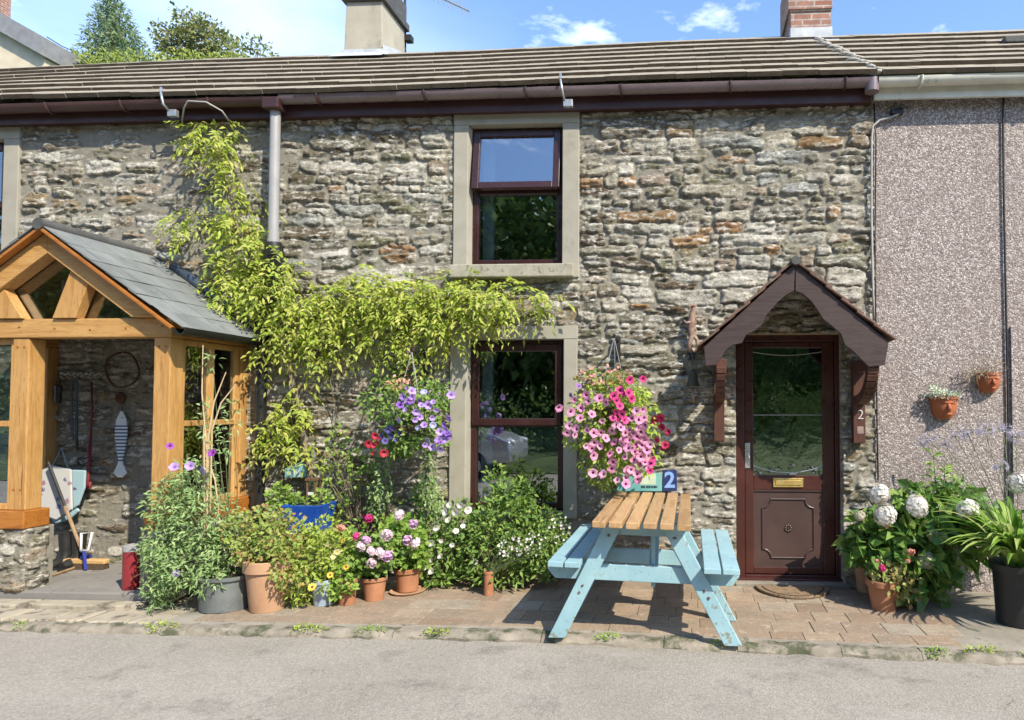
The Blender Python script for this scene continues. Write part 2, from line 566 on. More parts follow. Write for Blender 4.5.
def slabs():
    mb = MB()
    for r in range(6):
        y1 = -.02 - r * .224
        x = -3.35 + random.uniform(-.12, .12)
        while x < 1.62:
            w_ = random.choice((.22, .25, .28))
            x1 = x + w_
            d = random.uniform(-.0015, .003)
            g0, g1 = gz(x), gz(x1)
            yb = max(y1 - .224, float(KY((x + x1) / 2)) + .10)
            a = .002
            j = [random.uniform(-.002, .002) for _ in range(4)]
            P = [(x + a, yb + a, g0 + d + j[0]), (x1 - a, yb + a, g1 + d + j[1]), (x1 - a, y1 - a, g1 + d + j[2]), (x + a, y1 - a, g0 + d + j[3])]
            mb.add(P + [(p[0], p[1], p[2] - .04) for p in P], [(0, 1, 2, 3), (0, 4, 5, 1), (1, 5, 6, 2), (2, 6, 7, 3), (3, 7, 4, 0)])
            x = x1
    o = mb.build('paving_slabs', M['slab'], bevel=.003)
    o['kind'] = 'structure'
slabs()

# ================================================================== STONE COTTAGE
house = thing('stone_cottage', 'two storey rubble stone cottage with brown framed windows and half glazed front door', 'house', (-2.5, 0, 0))

# openings measured on the wall plane
def rect(u0, u1, v0, v1, y=0.0):
    a, b = at(u0, v1, y), at(u1, v0, y)
    return a.x, b.x, a.z, b.z
UPW = rect(454, 580, 113, 279)          # outer edge of the stone surround
LOW = rect(450, 578, 326, 517)
DOOR = rect(737, 842, 333, 579)
DOOR = (DOOR[0], DOOR[1], -.09, DOOR[3])
UPL = (at(22, 180).x - (UPW[1] - UPW[0]), at(22, 180).x, UPW[2] - .02, UPW[3] - .02)
WX0, WX1 = -10.0, at(874, 300).x
EAVE_Z = at(690, 92, -.02).z

def stone_field(X0, X1, Z0, Z1, dx, dz, holes, seed, hmin=.042, hmax=.135, mort=None):
    """heightfield of coursed rubble: height towards the viewer, colour, mortar mask"""
    rs = np.random.default_rng(seed)
    xs, zs = np.arange(X0, X1 + dx * .5, dx), np.arange(Z0, Z1 + dz * .5, dz)
    X, Z = np.meshgrid(xs, zs, indexing='ij')
    Xw = X + .05 * fbm(X * 3.5, Z * 3.5, 1) + .024 * fbm(X * 16, Z * 16, 2, 3) + .010 * fbm(X * 45, Z * 45, 6, 2)
    Zw = Z + .16 * fbm(X * .55, Z * .8, 3, 2) + .06 * fbm(X * 3, Z * 5, 4) + .02 * fbm(X * 14, Z * 18, 5, 3) + .010 * fbm(X * 42, Z * 50, 3, 2)
    F1 = np.full(X.shape, 9.0); F2 = np.full(X.shape, 9.0)
    ID = np.zeros(X.shape, int); SC = np.full(X.shape, .05)
    rects = []
    z = Z0 - .25
    while z < Z1 + .2:
        h = rs.uniform(hmin, hmax) if rs.random() < .8 else rs.uniform(hmax, hmax * 1.25)
        x = X0 - .3 - rs.uniform(0, .3)
        while x < X1 + .3:
            wd = float(np.clip(h * rs.lognormal(.90, .48), .09, .58))
            q = rs.random()
            if q < .30 and h > .1:
                k = rs.uniform(.35, .65)
                rects.append((x, x + wd, z, z + h * k))
                if rs.random() < .5 and wd > .22:
                    m_ = x + wd * rs.uniform(.35, .65)
                    rects.append((x, m_, z + h * k, z + h)); rects.append((m_, x + wd, z + h * k, z + h))
                else:
                    rects.append((x, x + wd, z + h * k, z + h))
            elif q < .36:
                rects.append((x, x + wd, z, z + h * 1.45))
            else:
                rects.append((x, x + wd, z, z + h))
            x += wd
        z += h
    n = len(rects)
    cxs = xs[0]; czs = zs[0]
    for i, (x0, x1, z0, z1) in enumerate(rects):
        cx, cz, hw, hh = (x0 + x1) / 2, (z0 + z1) / 2, (x1 - x0) / 2, (z1 - z0) / 2
        ex, ez = hw * 1.3 + .09, hh * 1.3 + .14
        i0, i1 = max(0, int((cx - ex - cxs) / dx)), min(len(xs), int((cx + ex - cxs) / dx) + 1)
        j0, j1 = max(0, int((cz - ez - czs) / dz)), min(len(zs), int((cz + ez - czs) / dz) + 1)
        if i0 >= i1 or j0 >= j1:
            continue
        sl = (slice(i0, i1), slice(j0, j1))
        t = rs.normal(0, .05)
        du0 = Xw[sl] - cx; dv0 = Zw[sl] - cz - t * du0
        sk = rs.normal(0, .18)
        du = (du0 + sk * dv0) / hw; dv = dv0 / hh * (1 + rs.normal(0, .10) * du)
        p = rs.uniform(3.0, 8.0)
        d = (np.abs(du) ** p + np.abs(dv) ** p) ** (1 / p) * rs.uniform(.95, 1.06)
        f1, f2 = F1[sl], F2[sl]
        closer = d < f1
        F2[sl] = np.where(closer, f1, np.minimum(f2, d))
        ID[sl] = np.where(closer, i, ID[sl])
        SC[sl] = np.where(closer, min(hh, hw), SC[sl])
        F1[sl] = np.where(closer, d, f1)
    e = np.minimum((F2 - F1) * .5 * SC, (1.12 - F1) * SC)
    gap = .0025 + .008 * np.clip(fbm(X * 4, Z * 4, 6) + .30, 0, 1) + .006 * fbm(X * 30, Z * 30, 1, 3)
    e = e - gap
    prof = .88 * sstep(e, -.0005, .003) + .12 * sstep(e, .002, .012)
    base = rs.uniform(.008, .032, n)[ID]
    tx, tz = rs.normal(0, .055, n)[ID], rs.normal(0, .11, n)[ID]
    cx_ = np.array([(r[0] + r[1]) / 2 for r in rects])[ID]; cz_ = np.array([(r[2] + r[3]) / 2 for r in rects])[ID]
    rough = .030 * fbm(X * 11 + ID * 3.3, Z * 15 + ID * 1.7, 7) + .022 * fbm(X * 34, Z * 60, 2, 4)
    ledge = .016 * sstep(fbm(X * 5 + ID * 7.7, Z * 26, 4, 3), -.02, .04)
    Hs = .80 * prof * (base + tx * (Xw - cx_) + tz * (Zw - cz_) + rough + ledge + .004)
    smear = .0055 + .020 * fbm(X * 1.1, Z * 1.4, 5, 3) + .010 * fbm(X * 9, Z * 9, 1, 4) + .006 * fbm(X * 40, Z * 40, 3, 2)
    if mort is not None:
        smear = smear + mort(X, Z)
    H = np.maximum(Hs, smear)
    for (ha, hb, hc, hd) in holes:
        near = np.maximum(np.maximum(ha - .05 - X, X - hb - .05), np.maximum(hc - .05 - Z, Z - hd - .05))
        if hc > .2:
            H = np.where(near < .012, np.minimum(H, .014), H)
    mmask = sstep(smear - Hs, -.004, .002)
    pal = np.array([(.56, .53, .47), (.45, .41, .33), (.33, .30, .24), (.24, .225, .18), (.22, .205, .135), (.16, .125, .085), (.38, .225, .115), (.40, .325, .25), (.33, .25, .155), (.36, .37, .36)])
    pw = np.array([.20, .15, .13, .13, .11, .09, .04, .06, .06, .03])
    ci = rs.choice(len(pal), n, p=pw / pw.sum())
    cc = pal[ci] * rs.uniform(.8, 1.15, (n, 1)) + rs.normal(0, .015, (n, 1)) + rs.normal(0, .004, (n, 3))
    C = np.clip(cc * np.array([1.0, .985, .94]), .02, .8)[ID]
    return xs, zs, X, Z, H, C, mmask

def stone_mesh(name, field, holes, y, mat, parent, reveal=.22, axis='y', sgn=-1):
    xs, zs, X, Z, H, C, MM = field
    nx, nz = X.shape
    if axis == 'y':
        V = np.stack([X, y + sgn * H, Z], -1).reshape(-1, 3)
    else:
        V = np.stack([y + sgn * H, X, Z], -1).reshape(-1, 3)
    i = np.arange(nx * nz).reshape(nx, nz)
    Fc = np.stack([i[:-1, :-1], i[1:, :-1], i[1:, 1:], i[:-1, 1:]], -1)
    xm, zm = (X[:-1, :-1] + X[1:, 1:]) / 2, (Z[:-1, :-1] + Z[1:, 1:]) / 2
    keep = np.ones(xm.shape, bool)
    for (a, b, c, d) in holes:
        keep &= ~((xm > a) & (xm < b) & (zm > c) & (zm < d))
    Fk = Fc[keep]
    extraV, extraF = [], []
    # reveals: turn the cut edges back into the wall
    kp = np.pad(keep, 1)
    kk = kp[1:-1, 1:-1]
    nvb = nx * nz
    bmap = {}
    def back(q):
        if q not in bmap:
            bmap[q] = nvb + len(extraV)
            p = V[q].copy()
            p[1 if axis == 'y' else 0] = y - sgn * reveal
            extraV.append(p)
        return bmap[q]
    for (di, dj, ea, eb) in ((1, 0, (1, 0), (1, 1)), (-1, 0, (0, 1), (0, 0)), (0, 1, (1, 1), (0, 1)), (0, -1, (0, 0), (1, 0))):
        nb = kp[1 + di:kp.shape[0] - 1 + di, 1 + dj:kp.shape[1] - 1 + dj]
        ii, jj = np.nonzero(kk & ~nb)
        for a, b in zip(ii, jj):
            q0, q1 = int(i[a + ea[0], b + ea[1]]), int(i[a + eb[0], b + eb[1]])
            extraF.append((q1, q0, back(q0), back(q1)))
    if extraV:
        V = np.concatenate([V, np.array(extraV)])
        Fk = np.concatenate([Fk, np.array(extraF)])
    o = mesh_from_np(name, V, Fk, mat, parent, smooth=True)
    me = o.data
    ne = len(extraV)
    col = np.ones((len(V), 4), np.float32)
    col[:nvb, :3] = C.reshape(-1, 3)
    col[nvb:, :3] = (.34, .31, .26)
    a = me.attributes.new('stone_col', 'FLOAT_COLOR', 'POINT')
    a.data.foreach_set('color', col.ravel())
    mm = np.ones(len(V), np.float32)
    mm[:nvb] = MM.ravel()
    a = me.attributes.new('mortar', 'FLOAT', 'POINT')
    a.data.foreach_set('value', mm)
    return o

def stonemat():
    m, nt, b, o = newmat('rubble_stone')
    v = coords(nt, (1, 1, 1), True)
    base = N(nt, 'Attribute', {'attribute_name': 'stone_col'}).outputs['Color']
    mo = N(nt, 'Attribute', {'attribute_name': 'mortar'}).outputs['Fac']
    col = mixc(nt, 1.0, base, ramp(nt, noise(nt, v, 24, 8, .65), [(.30, .42), (.48, .95), (.72, 1.35)]), 'MULTIPLY')
    vs = coords(nt, (1, 1, 2.6), True)
    lich = ramp(nt, noise(nt, vs, 13, 9, .72), [(.51, 0.0), (.57, .9)])
    col = mixc(nt, lich, col, (.72, .69, .61))
    och = ramp(nt, noise(nt, v, 8, 7, .7), [(.62, 0.0), (.74, .55)])
    col = mixc(nt, och, col, (.33, .225, .115))
    grn = ramp(nt, noise(nt, v, 2.4, 7, .7), [(.50, 0.0), (.66, .6)])
    col = mixc(nt, grn, col, (.165, .15, .09))
    pit = ramp(nt, noise(nt, vs, 46, 7, .7), [(.38, .95), (.46, 0.0)])
    col = mixc(nt, pit, col, (.09, .08, .06))
    mc = ramp(nt, noise(nt, v, 30, 7, .6), [(.3, (.235, .215, .175)), (.7, (.385, .355, .295))])
    mc = mixc(nt, ramp(nt, noise(nt, v, 3, 5), [(.45, 0.0), (.65, .6)]), mc, (.30, .29, .22))
    col = mixc(nt, mo, col, mc)
    nt.links.new(col, b.inputs['Base Color'])
    b.inputs['Roughness'].default_value = .92
    b.inputs['Specular IOR Level'].default_value = .2
    h = N(nt, 'Math', {'operation': 'ADD'}, i0=noise(nt, vs, 55, 8, .68), i1=noise(nt, v, 180, 3, .6)).outputs[0]
    bump(nt, b, h, .9, .018)
    return m
M['stone'] = stonemat()
holes = [(UPW[0] + .05, UPW[1] - .05, UPW[2] + .05, UPW[3] - .05), (LOW[0] + .05, LOW[1] - .05, LOW[2] + .05, LOW[3] - .05), DOOR,
         (UPL[0] + .05, UPL[1] - .05, UPL[2] + .05, UPL[3] - .05)]
mort = lambda X, Z: .010 * sstep(-X, 3.0, 4.2) + .006 * sstep(-Z, -1.2, -.2) - .002
fld = stone_field(WX0, WX1, -.14, EAVE_Z + .12, .0112, .0104, holes, 5, mort=mort)
stone_mesh('wall', fld, holes, 0.0, M['stone'], house)

M['surround'] = surf('window_surround_cement', (.275, .255, .205), (.345, .32, .26), 4, .85, .3, 90, c3=(.25, .235, .18), s3=7, lo3=.55, hi3=.7)
M['sillstone'] = surf('sill_stone', (.27, .25, .19), (.37, .34, .27), 9, .9, .5, 60, c3=(.15, .14, .10), s3=22, lo3=.55, hi3=.66)
def upvc(name, c1, c2, rough=.3, spec=.45):
    m = surf(name, c1, c2, 3, rough, 0, 120, (1, 1, 1), spec)
    return m
M['frame'] = upvc('mahogany_frame', (.027, .010, .009), (.046, .017, .015), .32, .45)
M['doorwood'] = upvc('mahogany_door', (.045, .014, .011), (.075, .024, .018), .34, .45)
M['panel'] = upvc('door_panel', (.052, .030, .027), (.078, .046, .040), .4, .45)
M['gasket'] = surf('black_rubber', (.008, .008, .008), (.015, .015, .015), 8, .6, .05)
M['glass'] = glassmat('window_glass', .25)
M['white_trim'] = surf('white_plaster', (.6, .6, .58), (.7, .7, .68), 5, .8, .05)
M['curtain'] = surf('curtain_cloth', (.62, .68, .70), (.74, .78, .79), 9, .9, .2, 40, (1, 1, .15))
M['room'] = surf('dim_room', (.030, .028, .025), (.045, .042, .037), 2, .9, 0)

def ring(mb, x0, x1, z0, z1, y0, y1, t, mi=0, tb=None, tt=None):
    """rectangular frame, four members butted end to end"""
    tb, tt = tb or t, tt or t
    mb.box(x0, x0 + t, y0, y1, z0, z1, mi); mb.box(x1 - t, x1, y0, y1, z0, z1, mi)
    mb.box(x0 + t, x1 - t, y0, y1, z0, z0 + tb, mi); mb.box(x0 + t, x1 - t, y0, y1, z1 - tt, z1, mi)
def window(W, frame_px, sill, open_top):
    x0, x1, z0, z1 = W
    win = thing('window', None, None, (0, 0, 0)); win.parent = house
    win.location = Vector(((x0 + x1) / 2, 0, z0)) - wloc(house)
    fx0, fx1, fz0, fz1 = frame_px
    YF = -.038
    mb = MB()
    # surround: two jambs, a lintel band, splayed reveals going back to the frame
    sl = z1 - at(515, 124.5 if open_top else 340, YF).z if sill or not open_top else .12
    if sill and not open_top: sl = .115
    yb = .135
    mb.prism([(x0, YF), (fx0 - .015, YF), (fx0 + .012, yb), (x0, yb)], z0, z1 - sl + .006, 'z')
    mb.prism([(x1, YF), (x1, yb), (fx1 - .012, yb), (fx1 + .015, YF)], z0, z1 - sl + .006, 'z')
    mb.box(x0 - .002, x1 + .002, YF - .003, yb, z1 - sl + .006, z1)
    if fz1 < z1 - sl:
        pass
    mb.build('surround', M['surround'], win, bevel=.006)
    if sill:
        s = MB(); s.box(x0 - .005, x1 - .035, YF - .085, .13, z0 - .01, z0 + .105)
        s.build('sill', M['sillstone'], win, bevel=.01)
    fy = .055
    f = MB()
    ring(f, fx0, fx1, fz0, fz1, fy, fy + .07, .052)
    zt = fz0 + (fz1 - fz0) * (.545 if open_top else .505)
    f.box(fx0 + .052, fx1 - .052, fy + .002, fy + .07, zt - .03, zt + .03)
    f.build('frame', M['frame'], win, bevel=.005)
    # lower fixed light
    lg = MB(); lg.box(fx0 + .05, fx1 - .05, fy + .03, fy + .036, fz0 + .05, zt - .028)
    lg.build('pane', M['glass'], win)
    # upper opening light, hung at the top
    sash = MB()
    sx0, sx1, sz0, sz1 = fx0 + .015, fx1 - .015, zt - .015, fz1 - .03
    ring(sash, sx0, sx1, sz0, sz1, fy - .022, fy + .03, .062)
    so = sash.build('sash', M['frame'], win, bevel=.006)
    gp = MB(); gp.box(sx0 + .06, sx1 - .06, fy - .002, fy + .004, sz0 + .06, sz1 - .06)
    go = gp.build('pane', M['glass'], win)
    if open_top:
        for q in (so, go):
            hinge = Vector((0, fy, sz1)) - wloc(win)
            me = q.data
            rm = Matrix.Translation(hinge) @ Matrix.Rotation(R(-7.5), 4, 'X') @ Matrix.Translation(-hinge)
            me.transform(rm)
    # what stands inside: reveal lining and a pale blind edge
    c = MB(); c.box(fx0 + .06, fx0 + .165, fy + .10, fy + .16, fz0 + .05, fz1 - .05)
    c.build('curtain', M['curtain'], win, bevel=.01)
    rm = MB()
    a, b, cc, d = x0 - .5, x1 + .5, z0 - .3, z1 + .2
    rm.add([(a, .24, cc), (b, .24, cc), (b, .24, d), (a, .24, d), (a, 2.6, cc), (b, 2.6, cc), (b, 2.6, d), (a, 2.6, d)],
           [(4, 5, 6, 7), (0, 4, 7, 3), (1, 2, 6, 5), (0, 1, 5, 4), (3, 7, 6, 2)])
    rm.build('room', M['room'], win)
    return win
FY = .055
uf = rect(472, 563, 127, 266, FY)
lf = rect(470, 564, 341, 508, FY)
window(UPW, uf, True, True)
window(LOW, lf, False, False)
sx = UPL[1] - UPW[1]
window(UPL, (uf[0] + sx, uf[1] + sx, uf[2] - .02, uf[3] - .02), True, False)

# ---- front door
dr = thing('front_door', None, None, (0, 0, 0)); dr.parent = house
dr.location = Vector(((DOOR[0] + DOOR[1]) / 2, 0, 0)) - wloc(house)
dr['label'] = 'dark mahogany front door with glazed upper half and moulded lower panel'
dx0, dx1 = at(736, 450, .10).x, at(844, 450, .10).x
dzt = at(790, 333, .10).z
f = MB()
ring(f, dx0, dx1, -.08, dzt, .10, .19, .075, tb=.10)
f.box(dx0 - .01, dx1 + .01, .03, .099, -.09, .005)
f.build('door_frame', M['doorwood'], dr, bevel=.006)
lx0, lx1, lz0, lz1 = dx0 + .078, dx1 - .078, .025, dzt - .078
gx0, gx1 = at(753, 400, .13).x, at(822, 400, .13).x
gz1, gz0 = at(790, 348, .13).z, at(790, 475, .13).z
pz1, pz0 = at(790, 490, .13).z, at(790, 567, .13).z
d = MB()
yA, yB = .118, .172
d.box(lx0, gx0, yA, yB, lz0, lz1); d.box(gx1, lx1, yA, yB, lz0, lz1)
d.box(gx0, gx1, yA, yB, gz1, lz1); d.box(gx0, gx1, yA, yB, pz1, gz0); d.box(gx0, gx1, yA, yB, lz0, pz0)
d.build('door_leaf', M['doorwood'], dr, bevel=.006)
d = MB(); d.box(gx0 - .005, gx1 + .005, yA + .014, yA + .02, gz0 - .005, gz1 + .005)
M['etched'] = glassmat('etched_door_glass', .33, (.55, .62, .58), .035, .10, 9.0)
d.build('pane', M['etched'], dr)
d = MB()
d.box(gx0 - .01, gx1 + .01, yA + .016, yA + .03, pz0 - .01, pz1 + .01)
d.build('door_panel', M['panel'], dr)
# moulding with scooped corners and a small rosette
pcx, pcz = (gx0 + gx1) / 2, (pz0 + pz1) / 2
hw_, hh_ = (gx1 - gx0) * .37, (pz1 - pz0) * .38
q = .075
path = []
for (sx_, sz_, a0) in ((1, 1, 270), (-1, 1, 0), (-1, -1, 90), (1, -1, 180)):
    ccx, ccz = pcx + sx_ * hw_, pcz + sz_ * hh_
    for k in range(7):
        t = R(a0 - 15 * k)
        path.append((ccx + q * math.cos(t), yA + .012, ccz + q * math.sin(t)))
path.append(path[0])
d = MB(); d.tube(path, .008, 6, cap=False)
for k in range(8):
    t = k * math.pi / 4
    d.ball((pcx + .024 * math.cos(t), yA + .012, pcz + .024 * math.sin(t)), (.012, .006, .012), 8, 5)
d.ball((pcx, yA + .012, pcz), (.011, .012, .011), 8, 5)
for (a_, b_, c_, e_) in ((gx0, gx1, pz0 - .006, pz0 + .012), (gx0, gx1, pz1 - .012, pz1 + .006)):
    d.box(a_, b_, yA + .004, yA + .018, c_, e_)
d.build('moulding', M['panel'], dr, smooth='auto')
M['came'] = surf('lead_came', (.30, .31, .31), (.45, .46, .46), 20, .35, .05, metal=.6)
d = MB()
zc = at(790, 415, .12).z
d.tube([(gx0, yA + .012, zc), (gx1, yA + .012, zc)], .0042, 6)
d.build('glazing_bar', M['came'], dr); d = MB()
zb = gz0 + .05
d.tube([(gx0 + (gx1 - gx0) * t, yA + .012, zb + .06 * (2 * t - 1) ** 2 - .03) for t in np.linspace(0, 1, 13)], .0042, 6)
d.build('glazing_bar', M['came'], dr); d = MB()
d.tube([(gx0 + (gx1 - gx0) * t, yA + .012, gz1 - .035 - .03 * math.sin(t * math.pi)) for t in np.linspace(0, 1, 13)], .003, 6)
d.build('glazing_bar', M['came'], dr)
M['brass'] = surf('brass', (.55, .38, .12), (.70, .52, .20), 12, .35, .05, metal=.7)
d = MB(); p0, p1 = at(773, 487, yA), at(803, 478, yA)
d.box(p0.x, p1.x, yA - .014, yA + .002, p0.z, p1.z); d.box(p0.x + .02, p1.x - .02, yA - .02, yA - .013, p0.z + .018, p1.z - .018)
d.build('letter_flap', M['brass'], dr, bevel=.004)
M['chrome'] = surf('satin_metal', (.55, .55, .55), (.68, .68, .68), 12, .3, .03, metal=.85)
d = MB(); p0, p1 = at(745, 468, yA), at(750, 443, yA)
d.box(p0.x, p1.x, yA - .01, yA + .002, p0.z, p1.z)
hp = at(747.5, 452, yA)
d.tube([(hp.x, yA - .005, hp.z), (hp.x, yA - .035, hp.z), (hp.x + .012, yA - .04, hp.z - .05)], .008, 8)
d.build('handle', M['chrome'], dr, bevel=.003)
d = MB()
d.add([(dx0 - .3, .24, -.1), (dx1 + .3, .24, -.1), (dx1 + .3, .24, 2.4), (dx0 - .3, .24, 2.4), (dx0 - .3, 3, -.1), (dx1 + .3, 3, -.1), (dx1 + .3, 3, 2.4), (dx0 - .3, 3, 2.4)],
      [(4, 5, 6, 7), (0, 4, 7, 3), (1, 2, 6, 5), (0, 1, 5, 4), (3, 7, 6, 2)])
d.build('room', M['room'], dr)
# doorstep and a timber lintel over the door
d = MB(); d.box(dx0 - .02, dx1 + .02, -.05, .12, -.09, -.012)
d.build('doorstep', M['concrete'], dr, bevel=.01)
M['oldwood'] = wood('weathered_lintel', (.30, .22, .13), (.42, .33, .20), 0, .8)
d = MB(); d.box(DOOR[0] - .06, DOOR[1] + .06, -.006, .2, DOOR[3] - .004, DOOR[3] + .045)
d.build('lintel', M['oldwood'], house, bevel=.006)

# ---- door canopy
M['barge'] = wood('dark_bargeboard', (.042, .027, .025), (.068, .046, .042), 0, .5, (.02, .012, .01), False)
M['bracketwood'] = wood('reddish_bracket', (.06, .024, .016), (.10, .042, .028), 2, .5, (.02, .01, .008), False)
M['claytile'] = surf('canopy_tile', (.10, .055, .04), (.17, .095, .07), 14, .8, .4, 60, c3=(.24, .2, .16), s3=20, vary=.2)
cn_ = thing('door_canopy', None, None, (0, 0, 0)); cn_.parent = house
CYF = -.58
ap = at(795, 264, CYF); lftop = at(704, 347, CYF); lfbot = at(706, 366, CYF); rttop = at(888, 341, CYF); rtbot = at(886, 364, CYF)
cn_.location = Vector((ap.x, 0, ap.z)) - wloc(house)
def P2(u, v): p = at(u, v, CYF); return (p.x, p.z)
def barge(pts, name):
    mb = MB(); mb.prism(pts, CYF, CYF + .035, 'y')
    mb.build(name, M['barge'], cn_, bevel=.004)
lp = [P2(795, 263), P2(704, 347), P2(705.5, 366), P2(716, 365)]
ctrl = [(722, 357), (726, 350), (733, 345), (742, 343), (746, 335), (754, 331), (762, 325), (765, 317), (770, 311), (778, 302), (786, 295), (794, 291)]
lp += [P2(*c) for c in ctrl]
barge(lp, 'bargeboard')
rp = [P2(795.4, 263), P2(795.4, 291), P2(803, 294), P2(812, 302), P2(818, 311), P2(823, 319), P2(832, 326), P2(841, 334), P2(845, 345), P2(853, 351), P2(862, 360), P2(869, 367), P2(885, 365), P2(889, 342)]
barge(rp, 'bargeboard')
def slope_tiles(mb, a, b, y0, y1, th=.016, rows=6, lap=1.18, tw=.17):
    """small tiles from ridge a to eaves b (x,z), running from y0 to y1"""
    a, b = Vector((a[0], 0, a[1])), Vector((b[0], 0, b[1]))
    d = (b - a); Ls = d.length; d.normalize()
    n = Vector((-d.z, 0, d.x))
    if n.z < 0: n = -n
    g = Ls / rows
    for k in range(rows):
        y = y0 - (tw / 2 if k % 2 else 0)
        while y < y1:
            ya, yb = max(y, y0) + .002, min(y + tw, y1) - .002
            if yb - ya > .02:
                s0, s1 = k * g - .02, k * g + g * lap
                j = random.uniform(-.003, .003)
                vs = []
                for s, h in ((s0, .004), (s1, th + .004)):
                    for yy in (ya, yb):
                        for hh in (0, th):
                            vs.append(a + d * s + n * (h + hh + j) + Vector((0, yy, 0)))
                mb.add(vs, [(0, 1, 3, 2), (4, 6, 7, 5), (0, 4, 5, 1), (2, 3, 7, 6), (1, 5, 7, 3), (0, 2, 6, 4)])
            y += tw
tl = MB()
A2 = (ap.x, ap.z + .005)
lt, rt_ = P2(703, 346), P2(890, 340)
slope_tiles(tl, A2, lt, CYF - .03, -.02); slope_tiles(tl, A2, rt_, CYF - .03, -.02)
tl.build('roof_tiles', M['claytile'], cn_, bevel=.003)
M['ridge'] = surf('dark_ridge', (.05, .05, .05), (.09, .09, .085), 12, .8, .4)
rd = MB(); rd.tube([(ap.x, CYF - .05, ap.z + .02), (ap.x, -.03, ap.z + .02)], .035, 10)
rd.build('ridge_tile', M['ridge'], cn_, smooth='auto')
sf = MB()
for e in (lt, rt_):
    sf.add([(A2[0], CYF + .04, A2[1] - .02), (e[0], CYF + .04, e[1] - .02), (e[0], -.01, e[1] - .02), (A2[0], -.01, A2[1] - .02),
            (A2[0], CYF + .04, A2[1] - .004), (e[0], CYF + .04, e[1] - .004), (e[0], -.01, e[1] - .004), (A2[0], -.01, A2[1] - .004)],
           [(0, 1, 2, 3), (4, 5, 6, 7), (0, 1, 5, 4), (1, 2, 6, 5), (2, 3, 7, 6), (3, 0, 4, 7)])
sf.build('soffit', M['barge'], cn_)
def bracket(u0, u1, vt, vb, curved):
    w0, w1 = at(u0, vb, -.10), at(u1, vb, -.10)
    x0, x1 = w0.x, w1.x
    zt, zb = at(u0, vt, -.10).z, w0.z
    k = MB()
    k.box(x0, x1, -.11, -.02, zb, zt + .1)
    zt2 = zt + .05
    k.box(x0 + .004, x1 - .004, CYF + .036, -.112, zt2 - .06, zt2 + .03)
    pr = []
    for t in np.linspace(0, 1, 9):
        pr.append((-.112 - (abs(CYF) - .18) * math.sin(t * math.pi / 2), zb + .33 + (zt2 - .06 - zb - .33) * (1 - math.cos(t * math.pi / 2))))
    inner = [(y - .07 * (1 - i / 8) ** .5 if False else y, z + .09) for i, (y, z) in enumerate(pr)]
    poly = pr + [(pr[-1][0], zt2 - .062)] + [(y_ + .0, min(z_ + .10, zt2 - .062)) for y_, z_ in reversed(pr)]
    for i in range(8):
        (ya, za), (yb, zb_) = pr[i], pr[i + 1]
        k.bar(((x0 + x1) / 2, ya, za + .03), ((x0 + x1) / 2, yb, zb_ + .03), x1 - x0 - .012, .075, (0, -1, 0) if i < 4 else (0, 0, 1))
    return k.build('bracket', M['bracketwood'], cn_, bevel=.004)
bracket(714, 724.5, 372, 441, False)
b2 = bracket(853.5, 865.5, 372, 443, True)

# ---- number on the canopy bracket
def text_part(name, txt, size, mat, parent, p, ext=.003, ax=0.0, rot=(R(90), 0, 0), align='CENTER'):
    cu = bpy.data.curves.new(name, 'FONT')
    cu.body = txt; cu.size = size; cu.extrude = ext; cu.align_x = align; cu.align_y = 'CENTER'
    cu.offset = ax
    t = bpy.data.objects.new(name, cu)
    COL.objects.link(t)
    bpy.context.view_layer.update()
    me = bpy.data.meshes.new_from_object(t.evaluated_get(bpy.context.evaluated_depsgraph_get()))
    bpy.data.objects.remove(t)
    me.materials.clear(); me.materials.append(mat)
    o = bpy.data.objects.new(name, me)
    COL.objects.link(o)
    o.parent = parent
    o.location = Vector(p) - (wloc(parent) if parent else Vector())
    o.rotation_euler = rot
    return o
M['whitepaint'] = surf('white_paint', (.68, .67, .64), (.78, .77, .74), 12, .5, .05)
p = at(860.5, 415, -.112)
M['palegrey'] = surf('dull_metal_number', (.42, .40, .38), (.55, .52, .5), 20, .5, 0)
text_part('house_number', '2', .115, M['palegrey'], cn_, (p.x, -.114, p.z), .003, -.001)
p = at(860.5, 430, -.112)
M['fadedplate'] = surf('faded_number_plate', (.20, .13, .11), (.32, .24, .21), 40, .6, .1)
d = MB(); d.box(p.x - .026, p.x + .026, -.1125, -.109, p.z - .03, p.z + .03); d.build('number_plate', M['fadedplate'], cn_)

